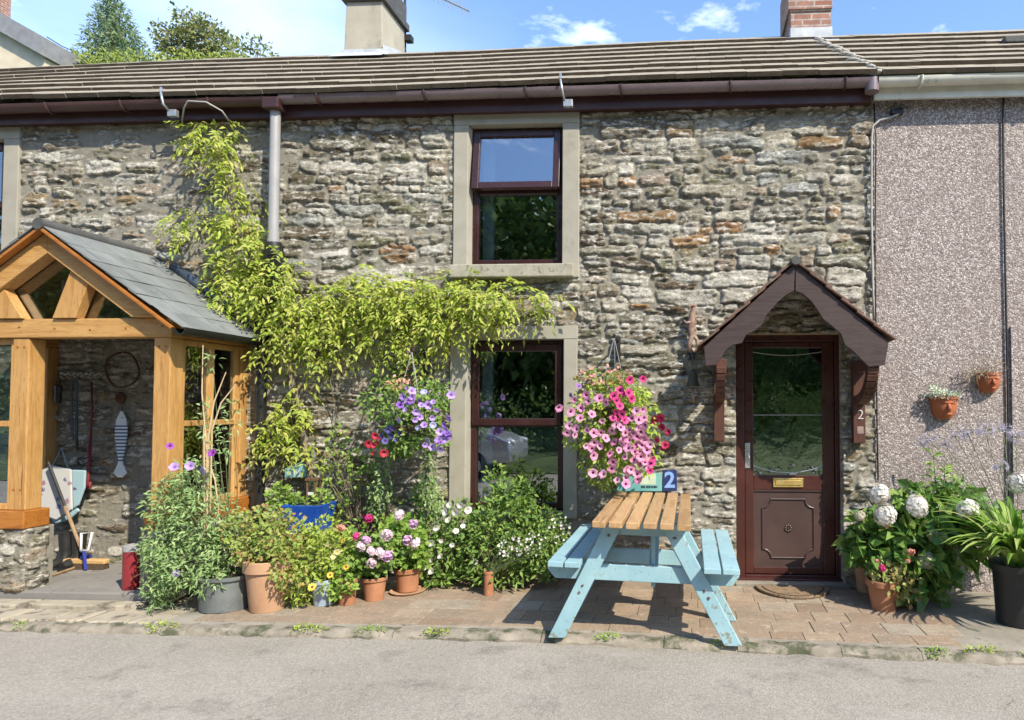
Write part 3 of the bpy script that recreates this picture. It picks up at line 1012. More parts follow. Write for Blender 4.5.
# ---- roofs
M['rooftop'] = surf('roof_tile_top', (.225, .19, .14), (.33, .29, .22), 9, .95, .5, 50, c3=(.11, .095, .065), s3=11, vary=.12)
M['roofedge_shade'] = surf('roof_tile_edge_shade', (.085, .062, .042), (.13, .10, .07), 9, .9, .4, 50, c3=(.13, .11, .07), s3=16, lo3=.55, hi3=.7, vary=.15)  # same tile as the tops; shade on the butts is put into the colour
RY = 2.75
E0 = at(690, 82.5, -.24)
zr0 = at(690, 44, RY).z
def eavz(x): return E0.z + .004 * x
def ridz(x): return zr0 + .010 * x
def roof(name, x0, x1, parent):
    rt = thing(name, None, None, (0, 0, 0)); rt.parent = parent
    rt.location = Vector(((x0 + x1) / 2, 0, E0.z)) - wloc(parent)
    mb = MB()
    rows = 8
    for k in range(rows):
        off = (.15 if k % 2 else 0) + random.uniform(-.02, .02)
        x = x0 - off
        rowj = random.uniform(-.006, .006)
        while x < x1:
            xa, xb = max(x, x0) + .0015, min(x + .30, x1) - .0015
            x += .30
            if xb - xa < .03: continue
            jn, js = random.uniform(-.0025, .0025), random.uniform(-.006, .006)
            vs = []
            for s, lift in ((k / rows, .034), ((k + 1.10) / rows, .004)):
                for xx in (xa, xb):
                    ez, rz = eavz(xx), ridz(xx)
                    yy = E0.y + (RY - E0.y) * s
                    zz = ez + (rz - ez) * s
                    sag = -.02 * math.sin(math.pi * s) + .012 * math.sin(xx * .9 + 1.3)
                    sl = math.atan2(rz - ez, RY - E0.y)
                    for th in (-.012, .026):
                        h = lift + th + jn + rowj
                        jj = js if lift > .02 else 0
                        vs.append((xx, yy - h * math.sin(sl) + jj * math.cos(sl), zz + h * math.cos(sl) + sag + jj * math.sin(sl)))
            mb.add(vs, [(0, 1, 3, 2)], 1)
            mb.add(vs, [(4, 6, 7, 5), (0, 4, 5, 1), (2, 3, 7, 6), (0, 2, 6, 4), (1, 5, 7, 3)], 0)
    mb.build('roof_tiles', [M['rooftop'], M['roofedge_shade']], rt)
    # ridge tiles and the rear slope
    rb = MB(); n = int((x1 - x0) / .42)
    for i in range(n):
        xa, xb = x0 + (x1 - x0) * i / n, x0 + (x1 - x0) * (i + 1) / n - .008
        rb.tube([(xa, RY + .03, ridz(xa) - .055), (xb, RY + .03, ridz(xb) - .055)], .085, 10)
    rb.build('ridge_tiles', M['rooftop'], rt, smooth='auto')
    bk = MB(); bk.add([(x0, RY + .02, ridz(x0) - .01), (x1, RY + .02, ridz(x1) - .01), (x1, 5.9, EAVE_Z), (x0, 5.9, EAVE_Z)], [(0, 1, 2, 3)])
    bk.build('rear_slope', M['rooftop'], rt)
    return rt
PX = at(878, 86, -.2).x
roof_s = roof('roof', WX0 - .3, PX - .02, house)

# ---- fascia and gutters
M['brown'] = upvc('brown_fascia', (.040, .016, .015), (.062, .026, .024), .45)
M['browngutter'] = upvc('brown_gutter', (.14, .10, .105), (.18, .135, .14), .3, .7)
M['oldgutter'] = upvc('old_brown_gutter', (.045, .020, .018), (.075, .035, .030), .5)
M['whitegutter'] = surf('white_gutter', (.50, .49, .42), (.66, .65, .58), 5, .4, .05, (60), c3=(.24, .24, .17), s3=16, lo3=.60, hi3=.72)
def fz(x, top):                      # top / bottom of fascia along the wall
    return (EAVE_Z + .035 if top else EAVE_Z - .135) + .004 * x
EAVE_Z0 = at(690, 107.5, -.10).z
def band(mb, x0, x1, y0, y1, zf0, zf1, n=1):
    vs = []
    for x in (x0, x1):
        for y in (y0, y1):
            vs += [(x, y, zf0(x)), (x, y, zf1(x))]
    mb.add(vs, [(0, 1, 3, 2), (4, 6, 7, 5), (0, 4, 5, 1), (2, 3, 7, 6), (0, 2, 6, 4), (1, 5, 7, 3)])
zb_ = lambda x: EAVE_Z0 + .002 * x
zt_ = lambda x: E0.z + .0 + .004 * x
fb = MB(); band(fb, WX0, PX - .03, -.115, -.085, zb_, zt_); band(fb, WX0, PX - .03, -.0848, .02, lambda x: zb_(x) + .012, lambda x: zb_(x) + .03)
fb.build('fascia', M['brown'], house, bevel=.003)
def gutter(name, x0, x1, mat, parent, dz=0.0, step=.78, clipmat=None):
    prof = []
    for k in range(11):
        t = math.pi * (1 + k / 10)
        prof.append((.058 * math.cos(t), .062 * math.sin(t)))
    g = MB()
    yc = -.18
    pts = prof + [(.052, .0)] + [(.05 * math.cos(math.pi * (1 + k / 10)), .054 * math.sin(math.pi * (1 + k / 10))) for k in range(9, -1, -1)]
    vs = []
    for x in (x0, x1):
        zz = zt_(x) - .03 + dz
        vs += [(x, yc + y, zz + z) for y, z in pts]
    n = len(pts)
    g.add(vs, [(i, (i + 1) % n, n + (i + 1) % n, n + i) for i in range(n)] + [tuple(range(n)), tuple(range(2 * n - 1, n - 1, -1))])
    go = g.build(name, mat, parent, smooth='auto')
    c = MB()
    x = x0 + .35
    while x < x1 - .05:
        zz = zt_(x) - .03 + dz
        w_ = .022
        c = MB(); c.tube([(x, yc + y * 1.10, zz + z * 1.12) for y, z in prof], .011, 6)
        c.build('gutter_clip', clipmat or mat, go, smooth='auto')
        x += step * random.uniform(.85, 1.1)
    return go
GX = at(274.5, 110, -.18).x - .035
gutter('gutter', WX0, GX - .03, M['oldgutter'], house, .025, .8, M['oldgutter'])
gutter('gutter', GX + .10, PX - .04, M['browngutter'], house, .035, .92, M['brown'])
go_ = MB(); go_.box(GX - .04, GX + .11, -.25, -.116, zt_(GX) - .115, zt_(GX) - .012)
go_.build('gutter_outlet', M['brown'], house, bevel=.012)
M['pipe'] = upvc('faded_downpipe', (.25, .24, .235), (.32, .31, .305), .35, .6)
M['blackpipe'] = surf('black_pipe', (.012, .012, .012), (.022, .022, .02), 6, .4, .05)
dpx = at(274.5, 170, -.165).x
d = MB(); d.tube([(dpx, -.165, zt_(dpx) - .08), (dpx, -.165, at(274, 236, -.165).z)], .043, 14)
zj = at(274, 236, -.1).z
d.tube([(dpx, -.165, zj + .02), (dpx, -.165, zj - .10)], .049, 14)
d.build('downpipe', M['pipe'], house, smooth='auto')
d = MB()
zh = at(280, 262, -.1).z
bx = at(260.5, 430, -.1).x
d.tube([(dpx, -.165, zj - .08), (dpx + .01, -.16, zj - .22), (dpx + .02, -.13, zj - .40), (bx + .05, -.10, zj - .60), (bx, -.10, zj - .8), (bx, -.10, .02)], [.07, .085, .055, .05, .045, .045], 12)
d.build('lower_downpipe', M['blackpipe'], house, smooth='auto')

# ---- left chimney, cement rendered
M['cement'] = surf('cement_render', (.30, .265, .205), (.40, .36, .285), 2.5, .9, .4, 60, c3=(.16, .15, .12), s3=4, lo3=.56, hi3=.75)
M['lead'] = surf('lead_flashing', (.34, .36, .38), (.50, .52, .53), 8, .5, .2, 30, c3=(.62, .62, .6), s3=12)
cy0 = 2.42
c0, c1 = at(346, 30, cy0), at(381.5, 30, cy0)
cyb = 3.10
chz = at(360, 1.5, cy0).z
ch = thing('chimney', None, None, (0, 0, 0)); ch.parent = house
ch.location = Vector((c0.x, cy0, ridz(c0.x))) - wloc(house)
d = MB()
zb0 = ridz(c0.x) - .5
d.add([(c0.x - .03, cy0 - .02, zb0), (c1.x + .03, cy0 - .02, zb0), (c1.x + .03, cyb, zb0), (c0.x - .03, cyb, zb0), (c0.x, cy0, chz), (c1.x, cy0, chz), (c1.x, cyb, chz), (c0.x, cyb, chz)],
      [(0, 1, 2, 3), (4, 5, 6, 7), (0, 1, 5, 4), (1, 2, 6, 5), (2, 3, 7, 6), (3, 0, 4, 7)])
d.build('stack', M['cement'], ch, bevel=.01)
d = MB(); d.box(c0.x - .05, c1.x + .05, cy0 - .05, cyb + .05, chz, chz + .10); d.box(c0.x - .02, c1.x + .02, cy0 - .02, cyb + .02, chz + .10, chz + .35)
d.build('cap', M['ridge'], ch, bevel=.01)
d = MB(); d.lathe(((c0.x + c1.x) / 2, (cy0 + cyb) / 2, chz + .35), [(.13, 0), (.12, .3), (.14, .32), (.14, .38), (.11, .38)], 18)
d.build('chimney_pot', M['claytile'], ch, smooth='auto')
d = MB()
fzl = at(360, 57, cy0 - .03).z
d.box(c0.x - .05, c1.x + .05, cy0 - .035, cy0 - .015, fzl - .06, fzl + .10)
d.add([(c1.x + .034, cy0 - .03, fzl - .02), (c1.x + .034, cyb, fzl + .32), (c1.x + .034, cyb, fzl + .42), (c1.x + .034, cy0 - .03, fzl + .16)], [(0, 1, 2, 3)])
d.add([(c0.x - .10, cy0 - .25, fzl - .10), (c1.x + .12, cy0 - .25, fzl - .10), (c1.x + .12, cy0 - .03, fzl + .06), (c0.x - .10, cy0 - .03, fzl + .06)], [(0, 1, 2, 3)])
d.build('flashing', M['lead'], ch)

# ================================================================== RENDERED COTTAGE NEXT DOOR
nb = thing('rendered_cottage', 'neighbouring cottage with pink grey pebbledash wall, white gutter and brick chimney', 'house', (3.5, 0, 0))
def dashmat():
    m, nt, b, o = newmat('pebbledash')
    v = coords(nt, (1, 1, 1), True)
    vo = N(nt, 'TexVoronoi', None, Vector=v, Scale=80.0, Randomness=1.0)
    sep = N(nt, 'SeparateColor', None, Color=vo.outputs['Color'])
    col = ramp(nt, sep.outputs[0], [(0, (.12, .095, .088)), (.12, (.18, .145, .132)), (.34, (.265, .22, .20)), (.55, (.335, .285, .26)), (.78, (.44, .39, .36)), (1, (.62, .57, .53))])
    col = mixc(nt, ramp(nt, vo.outputs['Distance'], [(.35, 0.0), (.75, .75)]), col, (.15, .12, .11))
    col = mixc(nt, ramp(nt, noise(nt, v, 1.6, 6, .65), [(.42, 0.0), (.7, .3)]), col, (.23, .17, .16))
    stn = ramp(nt, noise(nt, coords(nt, (2.2, 2.2, .16), True), 3.0, 6, .6), [(.52, 0.0), (.70, .38)])
    col = mixc(nt, stn, col, (.15, .12, .11))
    nt.links.new(col, b.inputs['Base Color'])
    b.inputs['Roughness'].default_value = .8
    inv = N(nt, 'Math', {'operation': 'SUBTRACT'}, i0=1.0, i1=vo.outputs['Distance']).outputs[0]
    bump(nt, b, inv, .6, .008)
    return m
M['dash'] = dashmat()
NW = (at(1010, 400).x, at(1010, 400).x + 1.25, .62, at(1015, 327).z)   # raised band round the neighbour's window
d = MB()
xL, xR, yF, yBk = WX1 - .01, 7.2, -.012, .25
zT = EAVE_Z + .1
d.box(xL, NW[0] + .1, yF, yBk, -.2, zT); d.box(NW[1] - .1, xR, yF, yBk, -.2, zT)
d.box(NW[0] + .1, NW[1] - .1, yF, yBk, NW[3] - .1, zT); d.box(NW[0] + .1, NW[1] - .1, yF, yBk, -.2, NW[2] + .05)
d.build('wall', M['dash'], nb)
M['greenframe'] = surf('dark_green_frame', (.012, .03, .02), (.02, .045, .03), 5, .35, .03)
wn = thing('window', None, None, (0, 0, 0)); wn.parent = nb; wn.location = Vector((NW[0] + .6, 0, NW[2])) - wloc(nb)
d = MB(); ring(d, NW[0], NW[1], NW[2], NW[3], -.035, -.013, .11); d.build('surround', M['dash'], wn, bevel=.004)
d = MB(); ring(d, NW[0] + .11, NW[1] - .11, NW[2] + .11, NW[3] - .11, .03, .09, .055); d.box((NW[0] + NW[1]) / 2 - .025, (NW[0] + NW[1]) / 2 + .025, .032, .088, NW[2] + .165, NW[3] - .165)
d.build('frame', M['greenframe'], wn, bevel=.004)
d = MB(); d.box(NW[0] + .15, NW[1] - .15, .058, .064, NW[2] + .15, NW[3] - .15); d.build('pane', M['glass'], wn)
d = MB(); d.box(NW[0], NW[1], .26, 1.6, NW[2] - .2, NW[3] + .2); d.build('room', M['room'], wn)
roof('roof', PX + .02, 7.4, nb)
M['mortarwhite'] = surf('verge_mortar', (.30, .285, .26), (.46, .44, .40), 14, .9, .6, 40)
d = MB()
for k in range(10):
    s = 0
    y = E0.y + (RY - E0.y) * k / 10
    z = eavz(PX) + (ridz(PX) - eavz(PX)) * k / 10
    for q in range(3):
        xx = PX + random.uniform(-.03, .05) - .02
        d.ball((xx, y + .03 + q * .09, z + .05 + q * .065), (random.uniform(.04, .08), .06, random.uniform(.012, .022)), 8, 5)
d.build('roof_joint_mortar', M['mortarwhite'], nb, smooth=True)
d = MB(); band(d, PX - .01, 7.4, -.12, -.09, lambda x: zb_(x) + .02, lambda x: zt_(x)); d.build('fascia', M['whitegutter'], nb, bevel=.003)
gutter('gutter', PX + .0, 7.4, M['whitegutter'], nb, .035, 1.0, M['whitegutter'])
d = MB(); xx = PX - .045
d.tube([(xx, -.18, zt_(xx) + .01), (xx, -.18, zt_(xx) - .10)], .06, 12); d.build('gutter_end', M['browngutter'], nb, smooth='auto')
# cables on the render
M['cable_black'] = surf('black_cable', (.012, .012, .012), (.03, .03, .03), 6, .5, 0)
M['cable_grey'] = surf('grey_cable', (.28, .27, .26), (.38, .37, .35), 6, .5, 0)
def pathpx(pts, y): return [at(u, v, y) for u, v in pts]
d = MB(); d.tube(pathpx([(1030, 78), (1022, 84), (1010, 90), (1004, 96), (1003, 110), (1003.5, 180), (1005, 260), (1006.5, 330), (1008, 400), (1008.5, 480), (1009, 545)], -.03), .009, 6)
d.build('cable', M['cable_black'], nb, smooth=True)
d = MB(); d.tube(pathpx([(902, 112), (892, 117), (880, 120), (873, 126), (871.5, 140), (871.5, 220), (873, 290), (874, 318)], -.045), .010, 6)
d.build('cable', M['cable_grey'], nb, smooth=True)
d = MB(); d.tube(pathpx([(874, 104), (876, 140), (875, 240), (876, 330), (877, 420), (878, 480)], -.03), .0065, 6)
d.build('cable', M['cable_black'], nb, smooth=True)
d = MB()
pb = at(897, 112, -.04)
d.box(pb.x - .05, pb.x + .05, -.06, -.013, pb.z - .02, pb.z + .03); d.tube([(pb.x - .03, -.05, pb.z), (pb.x + .03, -.09, pb.z + .04), (pb.x + .09, -.06, pb.z + .02)], .009, 6)
d.build('cable_bracket', M['cable_black'], nb, bevel=.003)

# brick chimney
def brickmat():
    m, nt, b, o = newmat('chimney_brick')
    tcv = N(nt, 'NewGeometry').outputs['Position']
    sp = N(nt, 'SeparateXYZ', None, Vector=tcv)
    xy = N(nt, 'Math', {'operation': 'ADD'}, i0=sp.outputs[0], i1=sp.outputs[1]).outputs[0]
    cv = N(nt, 'CombineXYZ', None, X=xy, Y=sp.outputs[2])
    bt = N(nt, 'TexBrick', None, Vector=cv.outputs[0], Color1=(.24, .095, .06), Color2=(.36, .17, .12), Mortar=(.42, .37, .32), Scale=1.0, Mortar_Size=.009, Brick_Width=.225, Row_Height=.075)
    col = mixc(nt, ramp(nt, noise(nt, tcv, 9, 6), [(.4, .5), (.6, 0.0)]), bt.outputs['Color'], (.15, .10, .085))
    nt.links.new(col, b.inputs['Base Color'])
    b.inputs['Roughness'].default_value = .9
    bump(nt, b, bt.outputs['Fac'], -.5, .01)
    return m
M['brick'] = brickmat()
k0, k1 = at(791, 20, cy0), at(831, 20, cy0)
ch = thing('chimney', None, None, (0, 0, 0)); ch.parent = nb
ch.location = Vector((k0.x, cy0, ridz(k0.x))) - wloc(nb)
zk = at(810, 10, cy0).z
d = MB(); d.box(k0.x, k1.x, cy0, 3.10, ridz(k0.x) - .5, zk); d.build('stack', M['brick'], ch)
d = MB(); d.box(k0.x - .035, k1.x + .012, cy0 - .03, 3.13, zk, zk + .5); d.build('corbel', M['brick'], ch)
d = MB(); zz = at(810, 8.5, cy0).z; d.box(k0.x - .01, k1.x + .01, cy0 - .012, 3.11, zk - .016, zk - .001); d.build('string_course', M['mortarwhite'], ch)
d = MB(); z0 = at(810, 41, cy0 - .02).z; z1 = at(810, 27, cy0 - .02).z
d.box(k0.x - .012, k1.x + .012, cy0 - .018, 3.12, z0 - .1, z1)
d.add([(k0.x - .08, cy0 - .16, z0 - .08), (k1.x + .08, cy0 - .16, z0 - .08), (k1.x + .08, cy0 - .015, z0 + .03), (k0.x - .08, cy0 - .015, z0 + .03)], [(0, 1, 2, 3)])
d.build('flashing', M['lead'], ch, bevel=.004)
d = MB()
p = at(1014, 42, 1.6); d.box(p.x - .14, p.x + .2, 1.5, 1.75, p.z - .05, p.z + .02); d.build('roof_vent', M['ridge'], nb, bevel=.01)
# ================================================================== PORCH
PF = -.92
M['oak_v'] = wood('honey_timber_upright', (.385, .19, .052), (.52, .30, .105), 2)
M['oak_x'] = wood('honey_timber_level', (.395, .20, .058), (.53, .31, .11), 0)
M['oak_y'] = wood('honey_timber_side', (.34, .15, .034), (.47, .245, .07), 1)
M['oakdark'] = wood('orange_timber', (.29, .095, .016), (.41, .16, .03), 0, .45)
M['slate'] = surf('roof_slate', (.13, .14, .135), (.195, .205, .20), 5, .75, .25, 50, c3=(.12, .12, .115), s3=9, vary=.10)
def Xp(u, v=430, y=PF): return at(u, v, y).x
def Zp(u, v, y=PF): return at(u, v, y).z
pa = at(40, 226, PF - .12)
pr_ = at(172, 326, PF - .12)
porch = thing('porch', 'honey coloured timber porch with slate roof and glazed gable on low stone plinth', 'porch', (pa.x, PF / 2, 0))
xa = pa.x
half = pr_.x - xa
zap = pa.z
zev = pr_.z
FZ = .08                                             # porch floor
pl0, pl1 = Xp(10.5), Xp(27)                           # left post
prr0, prr1 = Xp(152), Xp(168.5)                       # right post
cl0, cl1 = 2 * xa - prr1, 2 * xa - prr0              # corner post beyond the frame
zt0, zt1 = Zp(100, 337.5), Zp(100, 318.5)            # tie beam
zs0, zs1 = Zp(20, 529, PF - .02), Zp(20, 511, PF - .02)   # sill beam
pw = pl1 - pl0
# posts
for (a, b, y0, z0, nm) in ((pl0, pl1, PF, zs1, 'post'), (prr0, prr1, PF, zs1, 'post'), (cl0, cl1, PF, zs1, 'post'),):
    d = MB(); d.box(a, b, y0, y0 + pw, z0, zt0); d.build(nm, M['oak_v'], porch, bevel=.008)
d = MB(); d.box(prr1 - .10, prr1 - .002, -.115, -.012, zs1, zt0); d.build('post', M['oak_v'], porch, bevel=.006)
d = MB(); d.box(cl0 + .002, cl0 + .10, -.115, -.012, zs1, zt0); d.build('post', M['oak_v'], porch, bevel=.006)
for (a, b) in ((pl0, pl1), (prr0, prr1)):
    for xx in (a + .04, b - .04):
        for zz in (zs1 + .16, zt0 - .07):
            d = MB(); d.tube([(xx, PF - .004, zz), (xx, PF + .02, zz)], .009, 8); d.build('peg', M['oakdark'], porch)
for xx in np.linspace(pl0 + .06, prr1 - .06, 5):
    d = MB(); d.tube([(xx, PF - .016, (zt0 + zt1) / 2 + random.uniform(-.02, .02)), (xx, PF + .01, (zt0 + zt1) / 2)], .008, 8); d.build('peg', M['oakdark'], porch)
# sill beams on the plinth
d = MB(); d.box(cl0 - .03, pl1 + .03, PF - .035, PF + pw + .04, zs0, zs1); d.build('sill_beam', M['oakdark'], porch, bevel=.008)
d = MB(); d.box(prr0 - .02, prr1 + .03, PF - .035, -.012, zs0, zs1); d.build('sill_beam', M['oakdark'], porch, bevel=.008)
# stone plinths
def plinth(x0, x1, y0, y1, z0, z1, seed):
    obs = []
    f = stone_field(x0, x1, z0, z1, .0105, .0105, [], seed, .05, .11)
    stone_mesh('plinth', f, [], y0, M['stone'], porch)
    f = stone_field(y0, y1, z0, z1, .0105, .0105, [], seed + 1, .05, .11)
    stone_mesh('plinth_side', f, [], x1, M['stone'], porch, axis='x', sgn=1)
    b = MB(); b.box(x0 + .004, x1 - .003, y0 + .004, y1, z0, z1 - .004); b.build('plinth_core', M['stone'], porch)
plinth(cl0 - .02, pl1 + .02, PF + .0, PF + pw + .02, -.05, zs0, 31)
plinth(prr0 + .01, prr1 + .02, PF + .0, -.05, -.05, zs0, 41)
# tie beam, side beams
d = MB(); d.box(cl0 - .02, prr1 + .02, PF - .012, PF + pw - .01, zt0, zt1); d.build('tie_beam', M['oak_x'], porch, bevel=.008)
d = MB(); d.box(prr1 - .11, prr1 + .018, PF + pw - .008, -.012, zt0 + .004, zt1 - .004); d.build('side_beam', M['oak_y'], porch, bevel=.006)
d = MB(); d.box(cl0 - .018, cl0 + .11, PF + pw - .008, -.012, zt0 + .004, zt1 - .004); d.build('side_beam', M['oak_y'], porch, bevel=.006)
# gable: rafters and struts lie in the front plane
def rafter(sgn):
    ex = xa + sgn * half
    dirv = Vector((ex - xa, 0, zev - zap)).normalized()
    nrm = Vector((dirv.z * sgn, 0, -dirv.x * sgn))
    if nrm.z > 0: nrm = -nrm
    ww = .155
    def cut(p, t):           # poly clipped at the tie top
        return p
    A = Vector((xa, 0, zap)); B = Vector((ex, 0, zev))
    vert = ww / abs(dirv.x)
    zi = zt1 + .002
    # inner line hits the tie top at
    tt = (A.z - vert - zi) / (zap - zev) * half
    poly = [(A.x, A.z - .02), (A.x, A.z - vert), (xa + sgn * tt, zi), (xa + sgn * half * (zap - .02 - zi) / (zap - zev), zi)]
    return poly
for s_ in (1, -1):
    d = MB(); d.prism(rafter(s_), PF - .06, PF + .05, 'y'); d.build('rafter', M['oak_x'], porch, bevel=.005)
vdn = .155 / (half / math.hypot(half, zap - zev))
def strut(u0, u1, t0, t1, m):
    # foot on the tie between u0,u1 ; head against the rafter between t0,t1
    f0, f1 = Xp(u0, 318), Xp(u1, 318)
    def under(x): return zap - vdn - abs(x - xa) * (zap - zev) / half
    h0, h1 = Xp(t0, 290), Xp(t1, 290)
    d = MB(); d.prism([(f0, zt1 + .001), (f1, zt1 + .001), (h1, under(h1) - .002), (h0, under(h0) - .002)], PF - .035, PF + .045, 'y')
    d.build('strut', M['oak_v'], porch, bevel=.004)
strut(56.5, 79, 74.5, 92.5, 0)
mir = lambda u: 2 * 40 - u
strut(mir(79) + 3, mir(56.5) + 3, mir(92.5) + 3, mir(74.5) + 3, 0)
d = MB()
d.prism([(xa - half * .93, zt1 - .01), (xa + half * .93, zt1 - .01), (xa, zap - .1)], PF + .055, PF + .061, 'y')
d.build('gable_pane', M['glass'], porch)
# roof slopes with slates, verge strip, ridge, gutter
for s_ in (1, -1):
    tl = MB()
    slope_tiles(tl, (xa, zap + .012), (xa + s_ * (half + .035), zev + .008), PF - .13, -.012, .007, 6, 1.25, .235)
    tl.build('slates', M['slate'], porch)
    d = MB()
    A, B = Vector((xa, PF - .10, zap - .014)), Vector((xa + s_ * half, PF - .10, zev - .014))
    d.bar(A, B, .06, .022, (0, 0, 1)); d.build('verge_board', M['oakdark'], porch, bevel=.003)
    d = MB()
    d.add([(xa, PF + .06, zap - .03), (xa + s_ * half, PF + .06, zev - .03), (xa + s_ * half, -.012, zev - .03), (xa, -.012, zap - .03)], [(0, 1, 2, 3)])
    d.build('ceiling_boards', M['oak_y'], porch)
    d = MB()
    ex = xa + s_ * (half + .055)
    prof = [(.05 * math.cos(math.pi * (1 + k / 8)), .055 * math.sin(math.pi * (1 + k / 8))) for k in range(9)]
    prof += [(.042 * math.cos(math.pi * (2 - k / 8)), .047 * math.sin(math.pi * (2 - k / 8))) for k in range(9)]
    vs = [(ex + x, y, zev - .012 + z) for y in (PF - .12, -.02) for x, z in prof]
    n = len(prof)
    d.add(vs, [(i, (i + 1) % n, n + (i + 1) % n, n + i) for i in range(n)] + [tuple(range(n)), tuple(range(2 * n - 1, n - 1, -1))])
    d.build('gutter', M['blackpipe'], porch, smooth='auto')
d = MB(); d.tube([(xa, PF - .14, zap + .015), (xa, -.02, zap + .015)], .045, 12); d.build('ridge_roll', M['ridge'], porch, smooth='auto')
M['leaddark'] = surf('dark_lead', (.045, .06, .085), (.08, .105, .14), 6, .35, .3, 25, metal=.3)
d = MB()
A = Vector((xa + half * .22, -.035, zap - (zap - zev) * .22 + .07)); B = Vector((xa + half * .98, -.035, zev + .10))
d.tube([A, A.lerp(B, .33) + Vector((0, 0, .012)), A.lerp(B, .66), B], [.042, .05, .046, .05], 10)
d.build('lead_flashing', M['leaddark'], porch, smooth=True)
# glazing in the right side wall and the left front
def lights(name, horiz, a0, a1, z0, z1, fixed, nm):
    fr = MB()
    t, dp = .045, .05
    zr = Zp(215, 424.5, PF / 2)
    zr = z0 + (z1 - z0) * .50
    def bx(p0, p1, q0, q1):
        if horiz: fr.box(p0, p1, fixed, fixed + dp, q0, q1)
        else: fr.box(fixed - dp, fixed, p0, p1, q0, q1)
    bx(a0, a0 + t, z0, z1); bx(a1 - t, a1, z0, z1)
    bx(a0 + t, a1 - t, z0, z0 + t); bx(a0 + t, a1 - t, z1 - t, z1)
    mid = (a0 + a1) / 2
    bx(mid - .03, mid + .03, z0 + t, z1 - t)
    bx(a0 + t, mid - .03, zr - .022, zr + .022); bx(mid + .03, a1 - t, zr - .022, zr + .022)
    fr.build('glazing_frame', M['oak_v'], porch, bevel=.004)
    g = MB()
    if horiz: g.box(a0 + t - .01, a1 - t + .01, fixed + .02, fixed + .026, z0 + t - .01, z1 - t + .01)
    else: g.box(fixed - .03, fixed - .024, a0 + t - .01, a1 - t + .01, z0 + t - .01, z1 - t + .01)
    g.build('pane', M['glass'], porch)
lights('side', False, PF + pw + .002, -.118, zs1 + .002, zt0 - .002, prr1 - .02, '')
lights('front', True, cl1 + .002, pl0 - .002, zs1 + .002, zt0 - .002, PF + .03, '')
# floor and front step
M['quarry'] = surf('porch_floor', (.16, .15, .14), (.24, .225, .20), 4, .85, .3, 50, c3=(.10, .09, .08), s3=8)
d = MB(); d.box(cl0, prr1, PF - .02, .2, -.1, FZ); d.build('porch_floor', M['quarry'], porch, bevel=.01)
M['flag'] = surf('flagstone', (.26, .225, .165), (.40, .35, .265), 3.2, .9, .5, 35, c3=(.13, .11, .085), s3=8, lo3=.54, hi3=.64)
def flag(name, x0, x1, y0, y1, z0, z1):
    d = MB()
    n = 9
    top = []
    for i in range(n + 1):
        top.append((x0 + (x1 - x0) * i / n, y0 + random.uniform(-.018, .018)))
    top += [(x1, y1), (x0, y1)]
    d.prism(top, z0, z1, 'z')
    return d
st = flag('s', Xp(-60, 600), Xp(47, 600), PF - .17, PF - .03, -.06, .032)
o = st.build('step', M['flag'], porch, bevel=.012)
st = flag('s', Xp(48, 600), Xp(150, 600), PF - .15, PF - .022, -.06, .028)
o = st.build('step', M['flag'], porch, bevel=.012)
st = MB()
for (u0, u1) in ((-80, 28), (30, 74), (76, 104), (106, 150), (152, 186)):
    a, b = onground(u0, 612).x, onground(u1, 612).x
    q = flag('s', a + .006, b - .006, -1.325, PF - .18 if u1 < 150 else -1.05, -.03, .002 + random.uniform(-.006, .006))
    st.add(q.v, q.f)
o = st.build('flagstones', M['flag'], None, bevel=.008); o['kind'] = 'structure'

# ---- things kept in the porch
bw = -.068                                            # just proud of the stone
M['fishblue'] = None
def striped():
    m, nt, b, o = newmat('blue_striped_fish')
    sp = N(nt, 'SeparateXYZ', None, Vector=N(nt, 'TexCoord').outputs['Object'])
    wv = N(nt, 'Math', {'operation': 'SINE'}, i0=N(nt, 'Math', {'operation': 'MULTIPLY'}, i0=sp.outputs[2], i1=205.0).outputs[0]).outputs[0]
    st = ramp(nt, wv, [(.05, 0.0), (.25, 1.0)])
    band_ = ramp(nt, N(nt, 'MapRange', None, Value=sp.outputs[2], From_Min=-.34, From_Max=.34).outputs[0], [(.26, 0.0), (.27, 1.0), (.76, 1.0), (.77, 0.0)])
    f = N(nt, 'Math', {'operation': 'MULTIPLY'}, i0=st, i1=band_).outputs[0]
    nt.links.new(mixc(nt, f, (.62, .66, .68), (.035, .075, .19)), b.inputs['Base Color'])
    b.inputs['Roughness'].default_value = .6
    return m
M['fish'] = striped()
fc = at(121.5, 444, bw); k = mpp(fc)
hz = 33 * k
fx = thing('fish_ornament', 'blue and white striped wooden fish hanging on the porch back wall', 'wall ornament', (fc.x, bw, fc.z))
prof = [(-.34, .022), (-.30, .062), (-.27, .05), (-.2, .022), (-.16, .02), (-.05, .040), (.08, .056), (.17, .058), (.25, .046), (.31, .022), (.34, .008)]
sc_ = hz / .34
d = MB()
poly = [(fc.x + w_ * sc_ * 1.15, fc.z + z * sc_) for z, w_ in prof] + [(fc.x - w_ * sc_ * 1.15, fc.z + z * sc_) for z, w_ in reversed(prof)]
d.prism(poly, bw - .012, bw + .004, 'y'); d.build('body', M['fish'], fx, bevel=.004)
M['blackmetal'] = surf('black_metal', (.015, .015, .015), (.03, .03, .03), 8, .5, .1)
d = MB(); d.ball((fc.x + .012, bw - .013, fc.z + hz * .80), (.006, .004, .006), 8, 5); d.build('eye', M['blackmetal'], fx)
d = MB(); d.tube([(fc.x, bw - .002, fc.z + hz * .98), (fc.x, bw, fc.z + hz * 1.12)], .003, 5); d.build('string', M['blackmetal'], fx)

